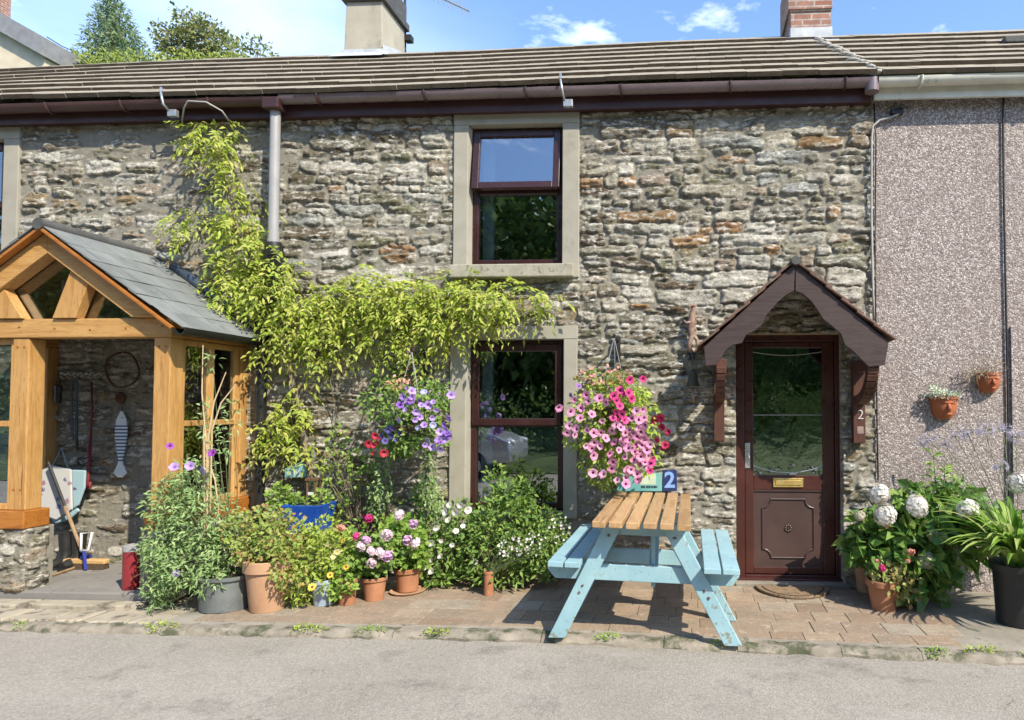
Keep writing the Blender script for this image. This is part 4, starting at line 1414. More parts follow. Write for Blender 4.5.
M['rope'] = surf('pale_rope', (.36, .34, .30), (.5, .48, .44), 50, .9, .3, 200)
h0, h1 = at(62, 374, bw), at(103, 373, bw)
hk = thing('coat_hook_rail', 'pale twisted coat hook rail high on the porch back wall', 'hook rail', ((h0.x + h1.x) / 2, bw, h0.z))
d = MB()
zz = [(h0.x + (h1.x - h0.x) * t, bw - .012 - .006 * math.sin(t * 60), h0.z + .012 * math.sin(t * 42)) for t in np.linspace(0, 1, 60)]
d.tube(zz, .008, 5); d.build('rail', M['rope'], hk, smooth=True)
for i in range(6):
    t = (i + .5) / 6; x = h0.x + (h1.x - h0.x) * t
    d = MB(); d.tube([(x, bw - .012, h0.z - .01), (x, bw - .035, h0.z - .035), (x, bw - .05, h0.z - .02)], .005, 5); d.build('hook', M['rope'], hk, smooth=True)
M['leash'] = surf('slate_blue_strap', (.03, .045, .05), (.06, .075, .08), 9, .8, .1)
ln = at(80, 380, bw); lb = at(79, 440, bw)
t = thing('dog_lead', 'dark grey blue webbing lead folded on the left hooks', 'dog lead', (ln.x, bw, lb.z))
for dx in (-.028, .0, .026):
    d = MB(); d.bar((ln.x + dx, bw - .03 - abs(dx), ln.z), (lb.x + dx * .6, bw - .02 - abs(dx), lb.z - dx), .022, .005, (0, 1, 0)); d.build('strap', M['leash'], t, bevel=.002)
d = MB(); d.tube([(lb.x + .01, bw - .03, lb.z), (lb.x + .015, bw - .03, lb.z - .09)], .009, 6); d.build('clip', M['blackmetal'], t)
M['redlead'] = surf('dark_red_cord', (.12, .012, .018), (.19, .025, .03), 12, .6, .1)
l0, l1, l2 = at(95.5, 382, bw), at(93, 445, bw), at(91, 487, bw)
t = thing('dog_lead', 'long dark red lead hanging between the grey blue strap and the striped fish', 'dog lead', (l0.x, bw, l2.z))
d = MB(); d.tube([(l0.x, bw - .04, l0.z), (l0.x + .004, bw - .03, (l0.z + l1.z) / 2), (l1.x, bw - .03, l1.z)], .008, 6); d.build('cord', M['redlead'], t, smooth=True)
d = MB(); d.tube([(l1.x, bw - .03, l1.z), (l1.x - .01, bw - .03, l2.z + .03), (l2.x - .012, bw - .03, l2.z), (l2.x + .016, bw - .03, l2.z - .005), (l1.x + .012, bw - .03, l2.z + .05)], .014, 6); d.build('handle_loop', M['redlead'], t, smooth=True)
b0 = at(62, 393, bw)
t = thing('torch', 'small black object hanging alone at the left end of the hook rail', 'hanging tool', (b0.x, bw, b0.z))
d = MB(); d.tube([(b0.x, bw - .03, b0.z + .13), (b0.x + .01, bw - .03, b0.z + .07)], .005, 5); d.lathe((b0.x, bw - .035, b0.z - .09), [(.0, 0), (.022, 0), (.028, .05), (.024, .09), (.03, .12), (.026, .155), (0, .16)], 10)
d.build('body', M['blackmetal'], t, smooth='auto')
c0 = at(124, 370, bw); rr = 17.5 * mpp(c0)
t = thing('wire_hoop', 'rusty wire hoop hanging top right on the porch back wall', 'hoop', (c0.x, bw, c0.z))
M['rust'] = surf('rusty_iron', (.06, .03, .02), (.12, .06, .035), 18, .85, .3)
d = MB(); d.tube([(c0.x + rr * math.cos(a), bw - .02 - .01 * math.sin(3 * a), c0.z + rr * math.sin(a)) for a in np.linspace(R(100), R(455), 30)], .009, 6); d.build('hoop', M['rust'], t, smooth=True)
m0 = at(121.5, 398, bw)
t = thing('door_knocker', 'small dark iron face plaque just above the striped fish', 'wall plaque', (m0.x, bw, m0.z))
d = MB(); d.ball((m0.x, bw - .01, m0.z), (.045, .03, .055), 12, 8); d.ball((m0.x, bw - .04, m0.z - .01), (.014, .018, .024), 8, 6); d.ball((m0.x - .018, bw - .032, m0.z + .018), (.01, .01, .008), 8, 5); d.ball((m0.x + .018, bw - .032, m0.z + .018), (.01, .01, .008), 8, 5)
d.build('plaque', M['rust'], t, smooth=True)

# patterned cloth bag on the wall
def bagmat(name, ground):
    m, nt, b, o = newmat(name)
    v = coords(nt, (1, .3, 1), False)
    vo = N(nt, 'TexVoronoi', None, Vector=v, Scale=9.0)
    f = ramp(nt, N(nt, 'Math', {'operation': 'ADD'}, i0=vo.outputs['Distance'], i1=N(nt, 'Math', {'operation': 'MULTIPLY'}, i0=noise(nt, v, 50, 3), i1=.35).outputs[0]).outputs[0], [(.36, 1.0), (.42, 0.0)])
    sp = N(nt, 'SeparateColor', None, Color=vo.outputs['Color'])
    pc = ramp(nt, sp.outputs[0], [(0, (.12, .07, .16)), (.4, (.30, .16, .20)), (.7, (.20, .18, .34)), (1, (.40, .26, .28))], 'CONSTANT')
    nt.links.new(mixc(nt, f, ground, pc), b.inputs['Base Color'])
    b.inputs['Roughness'].default_value = .9
    return m
M['bagw'] = bagmat('flower_print_white', (.48, .47, .45))
M['bagb'] = bagmat('flower_print_blue', (.29, .42, .46))
by = bw - .05
Bp = lambda u, v: (at(u, v, by).x, at(u, v, by).z)
bc = at(64, 494, by)
t = thing('cloth_bag', 'white and pale blue flower print bag hanging behind the left porch post', 'bag', (bc.x, by, bc.z))
def cloth(poly, y, mat, name):
    d = MB(); d.prism(poly, y - .022, y, 'y'); return d.build(name, mat, t, bevel=.012)
cloth([Bp(36, 474), Bp(52, 465), Bp(73, 469), Bp(74, 509), Bp(58, 520), Bp(38, 512)], by, M['bagw'], 'front_panel')
cloth([Bp(73, 469.5), Bp(87, 470), Bp(86, 488), Bp(80, 505), Bp(74.5, 509)], by + .004, M['bagb'], 'side_panel')
cloth([Bp(44, 512), Bp(75, 506), Bp(79, 511), Bp(70, 519), Bp(55, 524)], by + .022, M['bagb'], 'lower_fold')
d = MB(); q = at(60, 466, by); d.tube([(q.x - .08, by, q.z - .02), (q.x, by + .01, q.z + .16), (q.x + .08, by, q.z - .03)], .006, 6); d.build('strap', M['bagb'], t, smooth=True)

# broom leaning in the corner
M['broomwood'] = wood('brush_wood', (.50, .30, .12), (.62, .40, .18), 0)
M['handlew'] = wood('handle_wood', (.20, .13, .075), (.34, .23, .13), 2)
f0 = at(88, 556, -.24)
fb_ = Vector((f0.x, -.42, FZ))
a = at(48, 462, -.20); b = at(82, 551, -.24)
t = thing('broom', 'long handled broom with pale wooden head leaning inside the porch', 'broom', (b.x, -.24, FZ))
mid_ = a.lerp(b, .5)
d = MB(); d.tube([a, mid_], .013, 8); d.build('handle', M['blackmetal'], t, smooth='auto')
d = MB(); d.tube([mid_, b], .014, 8); d.build('lower_handle', M['handlew'], t, smooth='auto')
x0, x1 = at(66, 556, -.24).x, at(108, 556, -.24).x
zb = FZ + .045
d = MB(); d.box(x0, x1, -.275, -.215, zb, zb + .042); d.build('brush_head', M['broomwood'], t, bevel=.01)
M['bristle'] = surf('dark_bristle', (.05, .035, .02), (.09, .06, .035), 60, .95, .6, 200)
d = MB(); d.prism([(-.27, zb - .001), (-.22, zb - .001), (-.21, FZ + .003), (-.28, FZ + .003)], x0 + .01, x1 - .01, 'x'); d.build('bristles', M['bristle'], t)
M['blueplastic'] = surf('blue_plastic', (.02, .03, .20), (.04, .06, .32), 8, .4, .05)
M['whiteplastic'] = surf('white_plastic', (.6, .62, .62), (.72, .74, .74), 8, .4, .05)
d = MB(); q = at(86, 550, -.25); d.box(q.x - .022, q.x + .022, -.282, -.21, zb + .043, zb + .075); d.build('socket', M['blueplastic'], t, bevel=.006)
sp0, sp1 = at(84, 551, -.31), at(90, 533, -.28)
t = thing('spade', 'small spade with pale D shaped grip standing at the broom head', 'spade', (sp0.x, -.31, FZ))
d = MB()
dx = 5.5 * mpp(sp0)
d.tube([(sp0.x - dx * .6, -.31, sp0.z), (sp0.x - dx, -.29, sp1.z), (sp0.x + dx * 1.1, -.29, sp1.z + .005), (sp0.x + dx * .9, -.31, sp0.z + .01), (sp0.x - dx * .6, -.31, sp0.z)], .011, 7); d.build('grip', M['whiteplastic'], t, smooth=True)
d = MB(); d.tube([(sp0.x, -.31, sp0.z + .0), (sp0.x + .02, -.31, FZ + .01)], .013, 7); d.build('shaft', M['blueplastic'], t, smooth='auto')
g0 = at(58, 562, -.25)
for i, (dx, lab) in enumerate(((0, 'black rubber boot standing nearest the left porch post'), (.12, 'second black rubber boot beside the one at the porch post'))):
    bx_ = g0.x + dx
    t = thing('rubber_boot', lab, 'boot', (bx_, -.2, FZ), 'boots under the cloth bag')
    d = MB(); d.tube([(bx_, -.18, FZ + .30), (bx_, -.18, FZ + .12), (bx_, -.20, FZ + .05), (bx_, -.27, FZ + .045), (bx_, -.33, FZ + .035)], [.058, .045, .05, .045, .03], 12); d.build('boot', M['blackmetal'], t, smooth='auto')
    d = MB(); d.prism([(bx_ - .042, -.13), (bx_ + .042, -.13), (bx_ + .045, -.3), (bx_ + .02, -.36), (bx_ - .02, -.36), (bx_ - .045, -.3)], FZ + .001, FZ + .02, 'z'); d.build('sole', M['blackpipe'], t, bevel=.004)
s0, s1 = onground(52, 577, FZ), onground(124, 559, FZ)
t = thing('garden_cane', 'thin brown stick lying on the porch floor', 'stick', (s0.x, s0.y, FZ))
d = MB(); d.tube([Vector((s0.x, s0.y, FZ + .012)), Vector((s1.x - .1, -.24, FZ + .014)), Vector((s1.x + .05, -.22, FZ + .02))], .011, 7); d.build('stick', M['handlew'], t, smooth='auto')

# red canister with grey lid
rc = onground(131.5, 588, FZ)
rc = at(131.5, 580, PF + .10)
rr = 7.6 * mpp(rc)
t = thing('red_canister', 'tall red cylinder with grey rim standing in the porch doorway', 'canister', (rc.x, PF + .10, FZ))
M['red'] = surf('red_enamel', (.20, .018, .026), (.26, .03, .036), 5, .35, .05)
d = MB(); zt = at(131.5, 551, PF + .1).z
d.lathe((rc.x, PF + .10, FZ), [(0, .001), (rr * .96, .001), (rr, .012), (rr, zt - FZ), (0, zt - FZ)], 26); d.build('body', M['red'], t, smooth='auto')
M['greylid'] = surf('grey_lid', (.22, .22, .22), (.36, .36, .36), 8, .4, .05)
d = MB(); d.lathe((rc.x, PF + .10, zt), [(rr * .98, .001), (rr * 1.06, .004), (rr * 1.06, .045), (rr * .86, .05), (rr * .82, .02), (0, .02)], 26); d.build('lid', M['greylid'], t, smooth='auto')
# ================================================================== PICNIC TABLE
M['planktop'] = wood('oiled_table_plank', (.34, .20, .09), (.46, .30, .15), 1, .5, (.20, .09, .03))
def bluepaint():
    m, nt, b, o = newmat('worn_blue_paint')
    v = coords(nt, (1, 1, 1), True)
    col = ramp(nt, noise(nt, v, 5, 6), [(.3, (.225, .38, .43)), (.7, (.30, .465, .51))])
    col = mixc(nt, ramp(nt, noise(nt, coords(nt, (1, 1, .6), True), 21, 7, .72), [(.655, 0.0), (.675, 1.0)]), col, (.16, .11, .065))
    col = mixc(nt, ramp(nt, noise(nt, coords(nt, (1, .25, 1), True), 60, 3, .6), [(.64, 0.0), (.68, .8)]), col, (.22, .17, .11))
    sp = N(nt, 'SeparateXYZ', None, Vector=v)
    low = ramp(nt, N(nt, 'MapRange', None, Value=sp.outputs[2], From_Min=0.0, From_Max=.35).outputs[0], [(0, .10), (1, 0.0)])
    wn_ = N(nt, 'Math', {'operation': 'ADD'}, i0=noise(nt, v, 22, 6, .7), i1=low).outputs[0]
    col = mixc(nt, ramp(nt, wn_, [(.64, 0.0), (.69, .85)]), col, (.20, .19, .12))
    bv = N(nt, 'Bevel', {'samples': 4}, Radius=.010).outputs[0]
    gn = N(nt, 'NewGeometry').outputs['Normal']
    dt = N(nt, 'VectorMath', {'operation': 'DOT_PRODUCT'}, i0=bv, i1=gn).outputs['Value']
    ew = N(nt, 'Math', {'operation': 'SUBTRACT'}, i0=N(nt, 'Math', {'operation': 'MULTIPLY'}, i0=N(nt, 'Math', {'operation': 'SUBTRACT'}, i0=1.0, i1=dt).outputs[0], i1=1.6).outputs[0], i1=noise(nt, v, 18, 6, .7)).outputs[0]
    col = mixc(nt, ramp(nt, ew, [(.0, 0.0), (.06, .8)]), col, (.25, .20, .13))
    vz = coords(nt, (30, 30, 2), True)
    col = mixc(nt, ramp(nt, noise(nt, vz, 2, 5), [(.55, 0.0), (.75, .25)]), col, (.14, .33, .37))
    nt.links.new(col, b.inputs['Base Color'])
    b.inputs['Roughness'].default_value = .5
    bump(nt, b, noise(nt, v, 60, 5), .2, .004)
    return m
M['blue'] = bluepaint()
M['bolt'] = surf('rusty_bolt', (.10, .06, .04), (.18, .11, .07), 30, .7, .2)
ROLL = .032                                     # the table leans with the falling pavement
YF, YB = -1.62, -.16
def tz(x, z): return z - ROLL * (x + .35)
tb = thing('picnic_table', 'picnic table with bare timber top and worn pale blue frame and benches', 'picnic table', (-.34, (YF + YB) / 2, gz(-.34)))
TZ = .765
fxl, fxr = at(590, 524, YF).x, at(692.5, 530, YF).x
bxl, bxr = at(617, 491, YB).x, at(692, 494, YB).x
n = 6
d = MB()
for i in range(n):
    g = .011
    a0, a1 = i / n, (i + 1) / n
    def X(f, l, r, s): return l + (r - l) * f + s * g
    yf, yb = YF + random.uniform(-.012, .012), YB + random.uniform(-.01, .01)
    x0f, x1f, x0b, x1b = X(a0, fxl, fxr, 1), X(a1, fxl, fxr, -1), X(a0, fxl, fxr, 1), X(a1, fxl, fxr, -1)
    dz = random.uniform(-.003, .003)
    vs = []
    for (x0, x1, y) in ((x0f, x1f, yf), (x0b, x1b, yb)):
        for z in (TZ - .040, TZ):
            vs += [(x0, y, tz(x0, z) + dz), (x1, y, tz(x1, z) + dz)]
    d.add(vs, [(0, 1, 3, 2), (4, 6, 7, 5), (0, 4, 5, 1), (2, 3, 7, 6), (0, 2, 6, 4), (1, 5, 7, 3)])
d.build('tabletop', M['planktop'], tb, bevel=.005)
# A-frames
def foot(u, v, y): return at(u, v, y)
for (yl, nm) in ((-1.44, 'front'), (-.95, 'rear')):
    k = 1
    for sgn in (-1, 1):
        if sgn < 0: f = at(557, 627, -1.44); t_ = at(614, 529, -1.44)
        else: f = at(733, 636, -1.44); t_ = at(670, 532, -1.44)
        zf = gz(f.x)
        A = Vector((f.x, yl, zf)); B = Vector((t_.x, yl, tz(t_.x, TZ - .042)))
        A = Vector((f.x, yl, zf + .0)); 
        wl = .098
        # leg board with ends cut level
        dxz = (B - A); sl = dxz.x / dxz.z
        hwid = wl / 2 * math.hypot(dxz.x, dxz.z) / dxz.z
        d = MB(); d.prism([(A.x - hwid, A.z), (A.x + hwid, A.z), (B.x + hwid, B.z), (B.x - hwid, B.z)], yl - .022, yl + .022, 'y')
        lg = d.build('leg', M['blue'], tb, bevel=.004)
        d = MB()
        for q in (.40, .46, .90):
            c = A.lerp(B, q)
            d.tube([(c.x + random.uniform(-.02, .02), yl - .028, c.z), (c.x, yl - .02, c.z)], .008, 7)
        d.build('bolts', M['bolt'], lg)
    # bench bearer and top bearer, on the inner face of the legs
    lx, rx = at(548, 572, -1.40).x, at(739, 578, -1.40).x
    yb_ = yl + .024
    zc = .395
    d = MB(); ch_ = .06
    d.prism([(lx + .05, tz(lx, zc - .05)), (rx - .05, tz(rx, zc - .05)), (rx, tz(rx, zc - .05 + ch_)), (rx, tz(rx, zc + .055)), (lx, tz(lx, zc + .055)), (lx, tz(lx, zc - .05 + ch_))], yb_, yb_ + .042, 'y')
    d.build('bench_bearer', M['blue'], tb, bevel=.004)
    d = MB(); d.prism([(fxl + .05, tz(fxl, TZ - .12)), (fxr - .05, tz(fxr, TZ - .12)), (fxr - .02, tz(fxr, TZ - .08)), (fxr - .02, tz(fxr, TZ - .043)), (fxl + .02, tz(fxl, TZ - .043)), (fxl + .02, tz(fxl, TZ - .08))], yb_, yb_ + .042, 'y')
    d.build('top_bearer', M['blue'], tb, bevel=.004)
xc = at(653, 560, -1.38).x
d = MB(); d.box(xc - .012, xc + .012, -1.372, -1.33, .30, TZ - .06)
d.build('brace', M['blue'], tb, bevel=.004)
d = MB(); d.bar((xc, -1.33, .40), (xc, -.95, TZ - .06), .038, .06, (1, 0, 0)); d.build('brace', M['blue'], tb, bevel=.004)
for (u0, u1, um) in ((547.5, 588, 566.5), (704, 740, 722)):
    yf_ = -1.56
    x0, x1 = at(u0, 570, yf_).x, at(u1, 572, yf_).x
    if u0 < 600: x1 = x0 + .205
    d = MB()
    for (a, b_) in ((x0, (x0 + x1) / 2 - .006), ((x0 + x1) / 2 + .006, x1)):
        vs = []
        for y in (yf_, -.22):
            for z in (.452, .487):
                vs += [(a, y, tz(a, z)), (b_, y, tz(b_, z))]
        d.add(vs, [(0, 1, 3, 2), (4, 6, 7, 5), (0, 4, 5, 1), (2, 3, 7, 6), (0, 2, 6, 4), (1, 5, 7, 3)])
    d.build('bench_seat', M['blue'], tb, bevel=.004)

# ---- plaques behind the table, on the wall
p0, p1 = at(617, 491, -.085), at(662, 473, -.085)
t = thing('house_sign', 'long turquoise wall plaque behind the table under the pink basket', 'sign', ((p0.x + p1.x) / 2, -.08, p0.z))
M['aqua'] = surf('turquoise_tile', (.12, .34, .35), (.20, .43, .42), 7, .35, .05, c3=(.40, .55, .48), s3=10)
M['palegreen'] = surf('pale_green_patch', (.42, .52, .42), (.52, .60, .48), 12, .5, 0)
M['ink'] = surf('dark_lettering', (.02, .04, .06), (.03, .05, .08), 8, .5, 0)
d = MB(); d.box(p0.x, p1.x, -.095, -.075, p0.z, p1.z); d.build('plate', M['aqua'], t, bevel=.003)
q0, q1 = at(640, 486, -.096), at(656, 474, -.096)
d = MB(); d.box(q0.x, q1.x, -.0965, -.094, q0.z + .012, q1.z); d.build('picture', M['palegreen'], t)
q = at(649, 486.8, -.097)
d = MB()
for i, (w_, h_) in enumerate(((.020, .016), (.012, .017), (.02, .015), (.016, .017), (.018, .016), (.022, .018), (.010, .010))):
    x = q.x - .066 + i * .0215
    d.box(x, x + w_ * .42, -.098, -.0955, q.z - h_ / 2, q.z + h_ / 2); d.box(x + w_ * .5, x + w_ * .9, -.098, -.0955, q.z - h_ / 2, q.z - h_ * .1); d.box(x + w_ * .5, x + w_ * .9, -.098, -.0955, q.z + h_ * .12, q.z + h_ / 2)
d.build('lettering', M['ink'], t)
p0, p1 = at(662.5, 491, -.085), at(677, 470, -.085)
t = thing('number_tile', 'dark blue ceramic tile with a pale blue number 2 behind the table', 'house number', ((p0.x + p1.x) / 2, -.08, p0.z))
M['navy'] = surf('navy_tile', (.015, .03, .10), (.03, .05, .15), 9, .25, .03)
M['palblue'] = surf('pale_blue_glaze', (.18, .32, .66), (.30, .45, .78), 9, .3, 0)
d = MB(); d.box(p0.x, p1.x, -.097, -.075, p0.z, p1.z); d.build('tile', M['navy'], t, bevel=.003)
text_part('number', '2', .185, M['palblue'], t, ((p0.x + p1.x) / 2, -.0985, (p0.z + p1.z) / 2), .002, .005)

# ---- wall bell with figure bracket
b = at(693, 375, -.14)
t = thing('wall_bell', 'dark iron bell under a rusty sea creature figure on the stone wall', 'bell', (b.x, -.10, b.z))
kk = mpp(at(693, 340, -.1))
def BP(u, v, y=-.085):
    p = at(u, v, y); return (p.x, y, p.z)
M['rustpink'] = surf('rusty_pink_iron', (.15, .09, .065), (.36, .25, .19), 22, .7, .3, c3=(.10, .05, .035), s3=15)
d = MB()
d.tube([BP(689, 352), BP(689.5, 343), BP(692, 335), BP(691, 326), BP(692, 317), BP(693.5, 310), BP(695, 305)], [.012, .022, .024, .034, .030, .024, .016], 9)
d.tube([BP(695, 306, -.09), BP(691, 305, -.10), BP(688, 309, -.11)], [.020, .014, .008], 7)
d.tube([BP(691, 322, -.10), BP(686, 323, -.12), BP(683.5, 320, -.13)], [.016, .012, .006], 6)
d.tube([BP(693, 334), BP(697, 340), BP(697.5, 348), BP(694, 352), BP(691.5, 348)], [.02, .016, .013, .010, .006], 7)
for i in range(5):
    p = BP(695.2, 311 + i * 6, -.085); d.ball((p[0], p[1], p[2]), (.012, .008, .02), 7, 5)
d.build('figure', M['rustpink'], t, smooth=True)
d = MB(); p = BP(691, 356)
d.bar((p[0], -.02, p[2]), (b.x, -.16, p[2] - .005), .02, .02); d.box(p[0] - .035, p[0] + .035, -.06, -.04, p[2] - .03, p[2] + .05)
d.build('bracket', M['blackmetal'], t, bevel=.004)
d = MB(); zt, zbb = at(693, 362, -.16).z, at(693, 386, -.16).z
d.tube([(b.x, -.16, p[2] - .01), (b.x, -.16, zt - .03)], .008, 6)
d.lathe((b.x, -.16, zbb), [(.066, 0), (.055, .012), (.042, .05), (.036, .09), (.028, .12), (.008, .135), (0, .135)], 20)
M['bronze'] = surf('dark_bronze', (.05, .045, .03), (.10, .09, .06), 14, .5, .2, metal=.5)
d.build('bell_body', M['bronze'], t, smooth='auto')
d = MB(); d.tube([(b.x, -.16, zbb + .03), (b.x, -.16, zbb - .02)], .007, 6); d.tube([(b.x, -.16, zbb - .02), (b.x, -.158, zbb - .09), (b.x + .004, -.158, zbb - .14)], [.012, .014, .016], 8)
d.build('clapper_rope', M['rustpink'], t, smooth=True)

# ---- doormat
c = onground(791, 587)
t = thing('doormat', 'half round brown coir mat lying before the front door', 'doormat', (c.x, -.03, gz(c.x)))
d = MB(); rm = 36 * mpp(c)
ys = -.06
poly = [(c.x + rm * math.cos(a), ys + .36 * rm / .33 * math.sin(a)) for a in np.linspace(R(180), R(360), 24)]
d.prism(poly, gz(c.x) + .006, gz(c.x) + .026, 'z')
M['coir'] = surf('coir', (.16, .105, .06), (.27, .19, .115), 30, .95, .8, 160, c3=(.08, .05, .03), s3=25)
d.build('mat', M['coir'], t, bevel=.004)
d = MB()
d.tube([(c.x + rm * .82 * math.cos(a), ys - .02 + .30 * math.sin(a), gz(c.x) + .026) for a in np.linspace(R(185), R(355), 20)], .007, 6)
M['coirdark'] = surf('dark_coir_border', (.06, .04, .025), (.10, .065, .04), 30, .95, .5)
d.build('border', M['coirdark'], t)

# ---- clips on the gutter for old cables
for (u, lab) in ((163, 'bent pale metal strap over the old brown gutter at left'), (562.5, 'bent pale metal strap over the gutter above the upper window')):
    a_ = at(u, 96, -.26)
    t = thing('gutter_strap', lab, 'strap', (a_.x, -.2, a_.z), 'metal straps over the gutter')
    d = MB()
    pts = [at(u - 2, 88 if u < 300 else 74, -.12), at(u - 2, 93 if u < 300 else 80, -.27), at(u, 104 if u < 300 else 93, -.285), at(u + 6 if u < 300 else u + 2, 111 if u < 300 else 101, -.22)]
    d.tube(pts, .011, 7); d.build('strap', M['came'], t, smooth=True)
    e = pts[-1]
    d = MB(); d.box(e.x - .01, e.x + .07, -.23, -.19, e.z - .05, e.z + .012); d.build('clip_plate', M['came'], t, bevel=.004)
t0 = at(184, 122, -.13)
d = MB(); d.tube([at(182, 122, -.13), at(184, 108, -.26), at(188, 101, -.29), at(206, 102, -.29), at(222, 111, -.2), at(229, 121, -.13)], .007, 6)
tag(d.build('loose_cable', M['cable_grey'], None, smooth=True, origin=t0), 'loose grey cable looped under the gutter above the climbing plant', 'cable')
# ---- aerial on the left chimney
p0 = at(405, 52, 3.15); p1 = at(405, -34, 3.15)
t = thing('tv_aerial', 'thin television aerial on a pole behind the left chimney', 'aerial', tuple(p0))
d = MB(); d.tube([p0, p1], .018, 8); d.build('pole', M['blackmetal'], t)
d = MB(); e2 = at(404.5, -19, 3.1); be = at(469, 11, 4.3)
d.tube([e2, be], .014, 6); d.build('boom', M['came'], t)
d = MB()
dv = (be - e2); 
for i in range(13):
    c = e2 + dv * (i + .3) / 13
    d.tube([c + Vector((.02, -.01, -.11)), c + Vector((-.02, .01, .11))], .006, 5)
d.build('element_rods', M['came'], t)
t['label'] = 'thin television aerial on a pole behind the left chimney'
d = MB(); q = at(407, 38, 3.12); d.box(q.x - .02, q.x + .07, 3.08, 3.18, q.z - .05, q.z + .03); d.build('bracket', M['blackmetal'], t)
# ================================================================== PLANTS AND POTS
M['terra'] = surf('terracotta', (.28, .115, .055), (.40, .185, .095), 6, .85, .25, 70, c3=(.34, .27, .17), s3=9, vary=.08, lo3=.60, hi3=.78)
M['terrapale'] = surf('pale_terracotta', (.34, .19, .105), (.46, .275, .165), 5, .85, .25, 70, c3=(.52, .40, .29), s3=7, lo3=.58, hi3=.8)
M['soil'] = surf('potting_soil', (.03, .022, .015), (.07, .05, .035), 30, 1, .8, 80)
M['zinc'] = surf('grey_zinc', (.10, .115, .115), (.19, .205, .20), 5, .5, .1, c3=(.28, .27, .23), s3=8, metal=.3)
M['bluegrey'] = surf('blue_grey_glaze', (.20, .25, .33), (.34, .40, .46), 7, .35, .05, c3=(.5, .5, .5), s3=12)
M['blackpot'] = surf('black_plastic_pot', (.018, .018, .018), (.032, .031, .03), 6, .4, .05)
M['cobalt'] = surf('cobalt_blue_glaze', (.010, .045, .25), (.02, .085, .38), 6, .25, .05)
M['stem'] = surf('green_stem', (.06, .09, .03), (.12, .15, .06), 20, .7, .1)
M['twig'] = surf('woody_stem', (.13, .10, .07), (.24, .19, .13), 25, .9, .4)
M['cane'] = surf('bamboo_cane', (.38, .28, .15), (.50, .39, .23), 30, .7, .2)

def pot(c, r, h, mat, rim=.16, taper=.72, nm='pot', parent=None, soil=True):
    """classic flower pot: tapering wall, thick rim, hollow top filled with soil"""
    rb = r * taper
    rh = h * rim
    d = MB()
    d.lathe(c, [(0, .002), (rb, .002), (rb + (r * .9 - rb) * .95, h - rh), (r, h - rh + .002), (r * 1.01, h - .004), (r * .97, h), (r * .86, h - .002), (r * .82, h - rh), (0, h - rh * 1.05)], 30)
    o = d.build(nm, mat, parent, smooth='auto')
    if soil:
        s = MB(); s.lathe((c[0], c[1], c[2] + h - rh * .9), [(r * .84, 0), (r * .5, .012), (0, .018)], 20)
        s.build('soil', M['soil'], o)
    return o
def stems(P, root, parent, n=14, r=.004, mat=None, name='stems'):
    d = MB()
    idx = rng.choice(len(P), min(n, len(P)), replace=False)
    for i in idx:
        e = Vector(P[i]); a = Vector(root) + Vector((random.uniform(-.03, .03), random.uniform(-.03, .03), 0))
        m_ = a.lerp(e, .5) + Vector((random.uniform(-.03, .03), random.uniform(-.03, .03), random.uniform(.0, .05)))
        d.tube([a, m_, e], [r, r * .8, r * .5], 5, cap=False)
    return d.build(name, mat or M['stem'], parent, smooth=True)
def ell(u, v, y, ru, rv, ry, n):
    """foliage ellipsoid given by where it sits in the survey"""
    c = at(u, v, y); k = mpp(c)
    return (tuple(c), (ru * k, ry, rv * k), n)
def foliage(name, lst, Lg, Wd, mat, parent, out=.7, rnd=.8, up=.2, fold=.3, droop=.15, shell=.35, ymax=-.03):
    lst = [(a, b, int(n_ * 1.35)) for a, b, n_ in lst]
    P, D = blobs(lst, shell)
    P[:, 1] = np.minimum(P[:, 1], ymax - rng.uniform(0, .03, len(P)))
    ok = P[:, 2] > np.array([gz(x) for x in P[:, 0]]) + .015
    P, D = P[ok], D[ok]
    leaves(name, P, jit(D, out, rnd, up), Lg, Wd, mat, parent, fold, droop, nup=None)
    return P, D

# ---- flower meshes, shared
def flowermesh(name, r, lobes, depth, mats, throat=.32, notch=.18, cup=.35, rows=2):
    """open trumpet facing +Z: lobed rim, darker throat"""
    mb = MB(); n = lobes * 4
    rings = [(throat * .35, -depth, 1), (throat, -depth * .25, 1), (.72, cup * .18, 0), (1.0, cup * .28, 0)]
    vs, ring_n = [], n
    for rr_, z, mi in rings:
        for k in range(n):
            t = 2 * math.pi * k / n
            q = 1.0
            if rr_ > .6: q = 1 - notch * (rr_ - .3) * (abs(math.cos(t * lobes / 2)) ** 3)
            zz = z + (random.uniform(-.14, .14) if rr_ > .9 else random.uniform(-.04, .04))
            q *= random.uniform(.93, 1.05) if rr_ > .6 else 1
            vs.append((r * rr_ * q * math.cos(t), r * rr_ * q * math.sin(t), r * zz))
    fs, mi = [], []
    for i in range(3):
        for k in range(n):
            k2 = (k + 1) % n
            mb_f = (i * n + k, i * n + k2, (i + 1) * n + k2, (i + 1) * n + k)
            fs.append(mb_f); mi.append(1 if i < 1 else 0)
    fs.append(tuple(range(n))[::-1]); mi.append(1)
    me = bpy.data.meshes.new(name)
    me.from_pydata(vs, [], fs)
    for m in mats: me.materials.append(m)
    me.polygons.foreach_set('material_index', mi)
    me.shade_smooth()
    return me
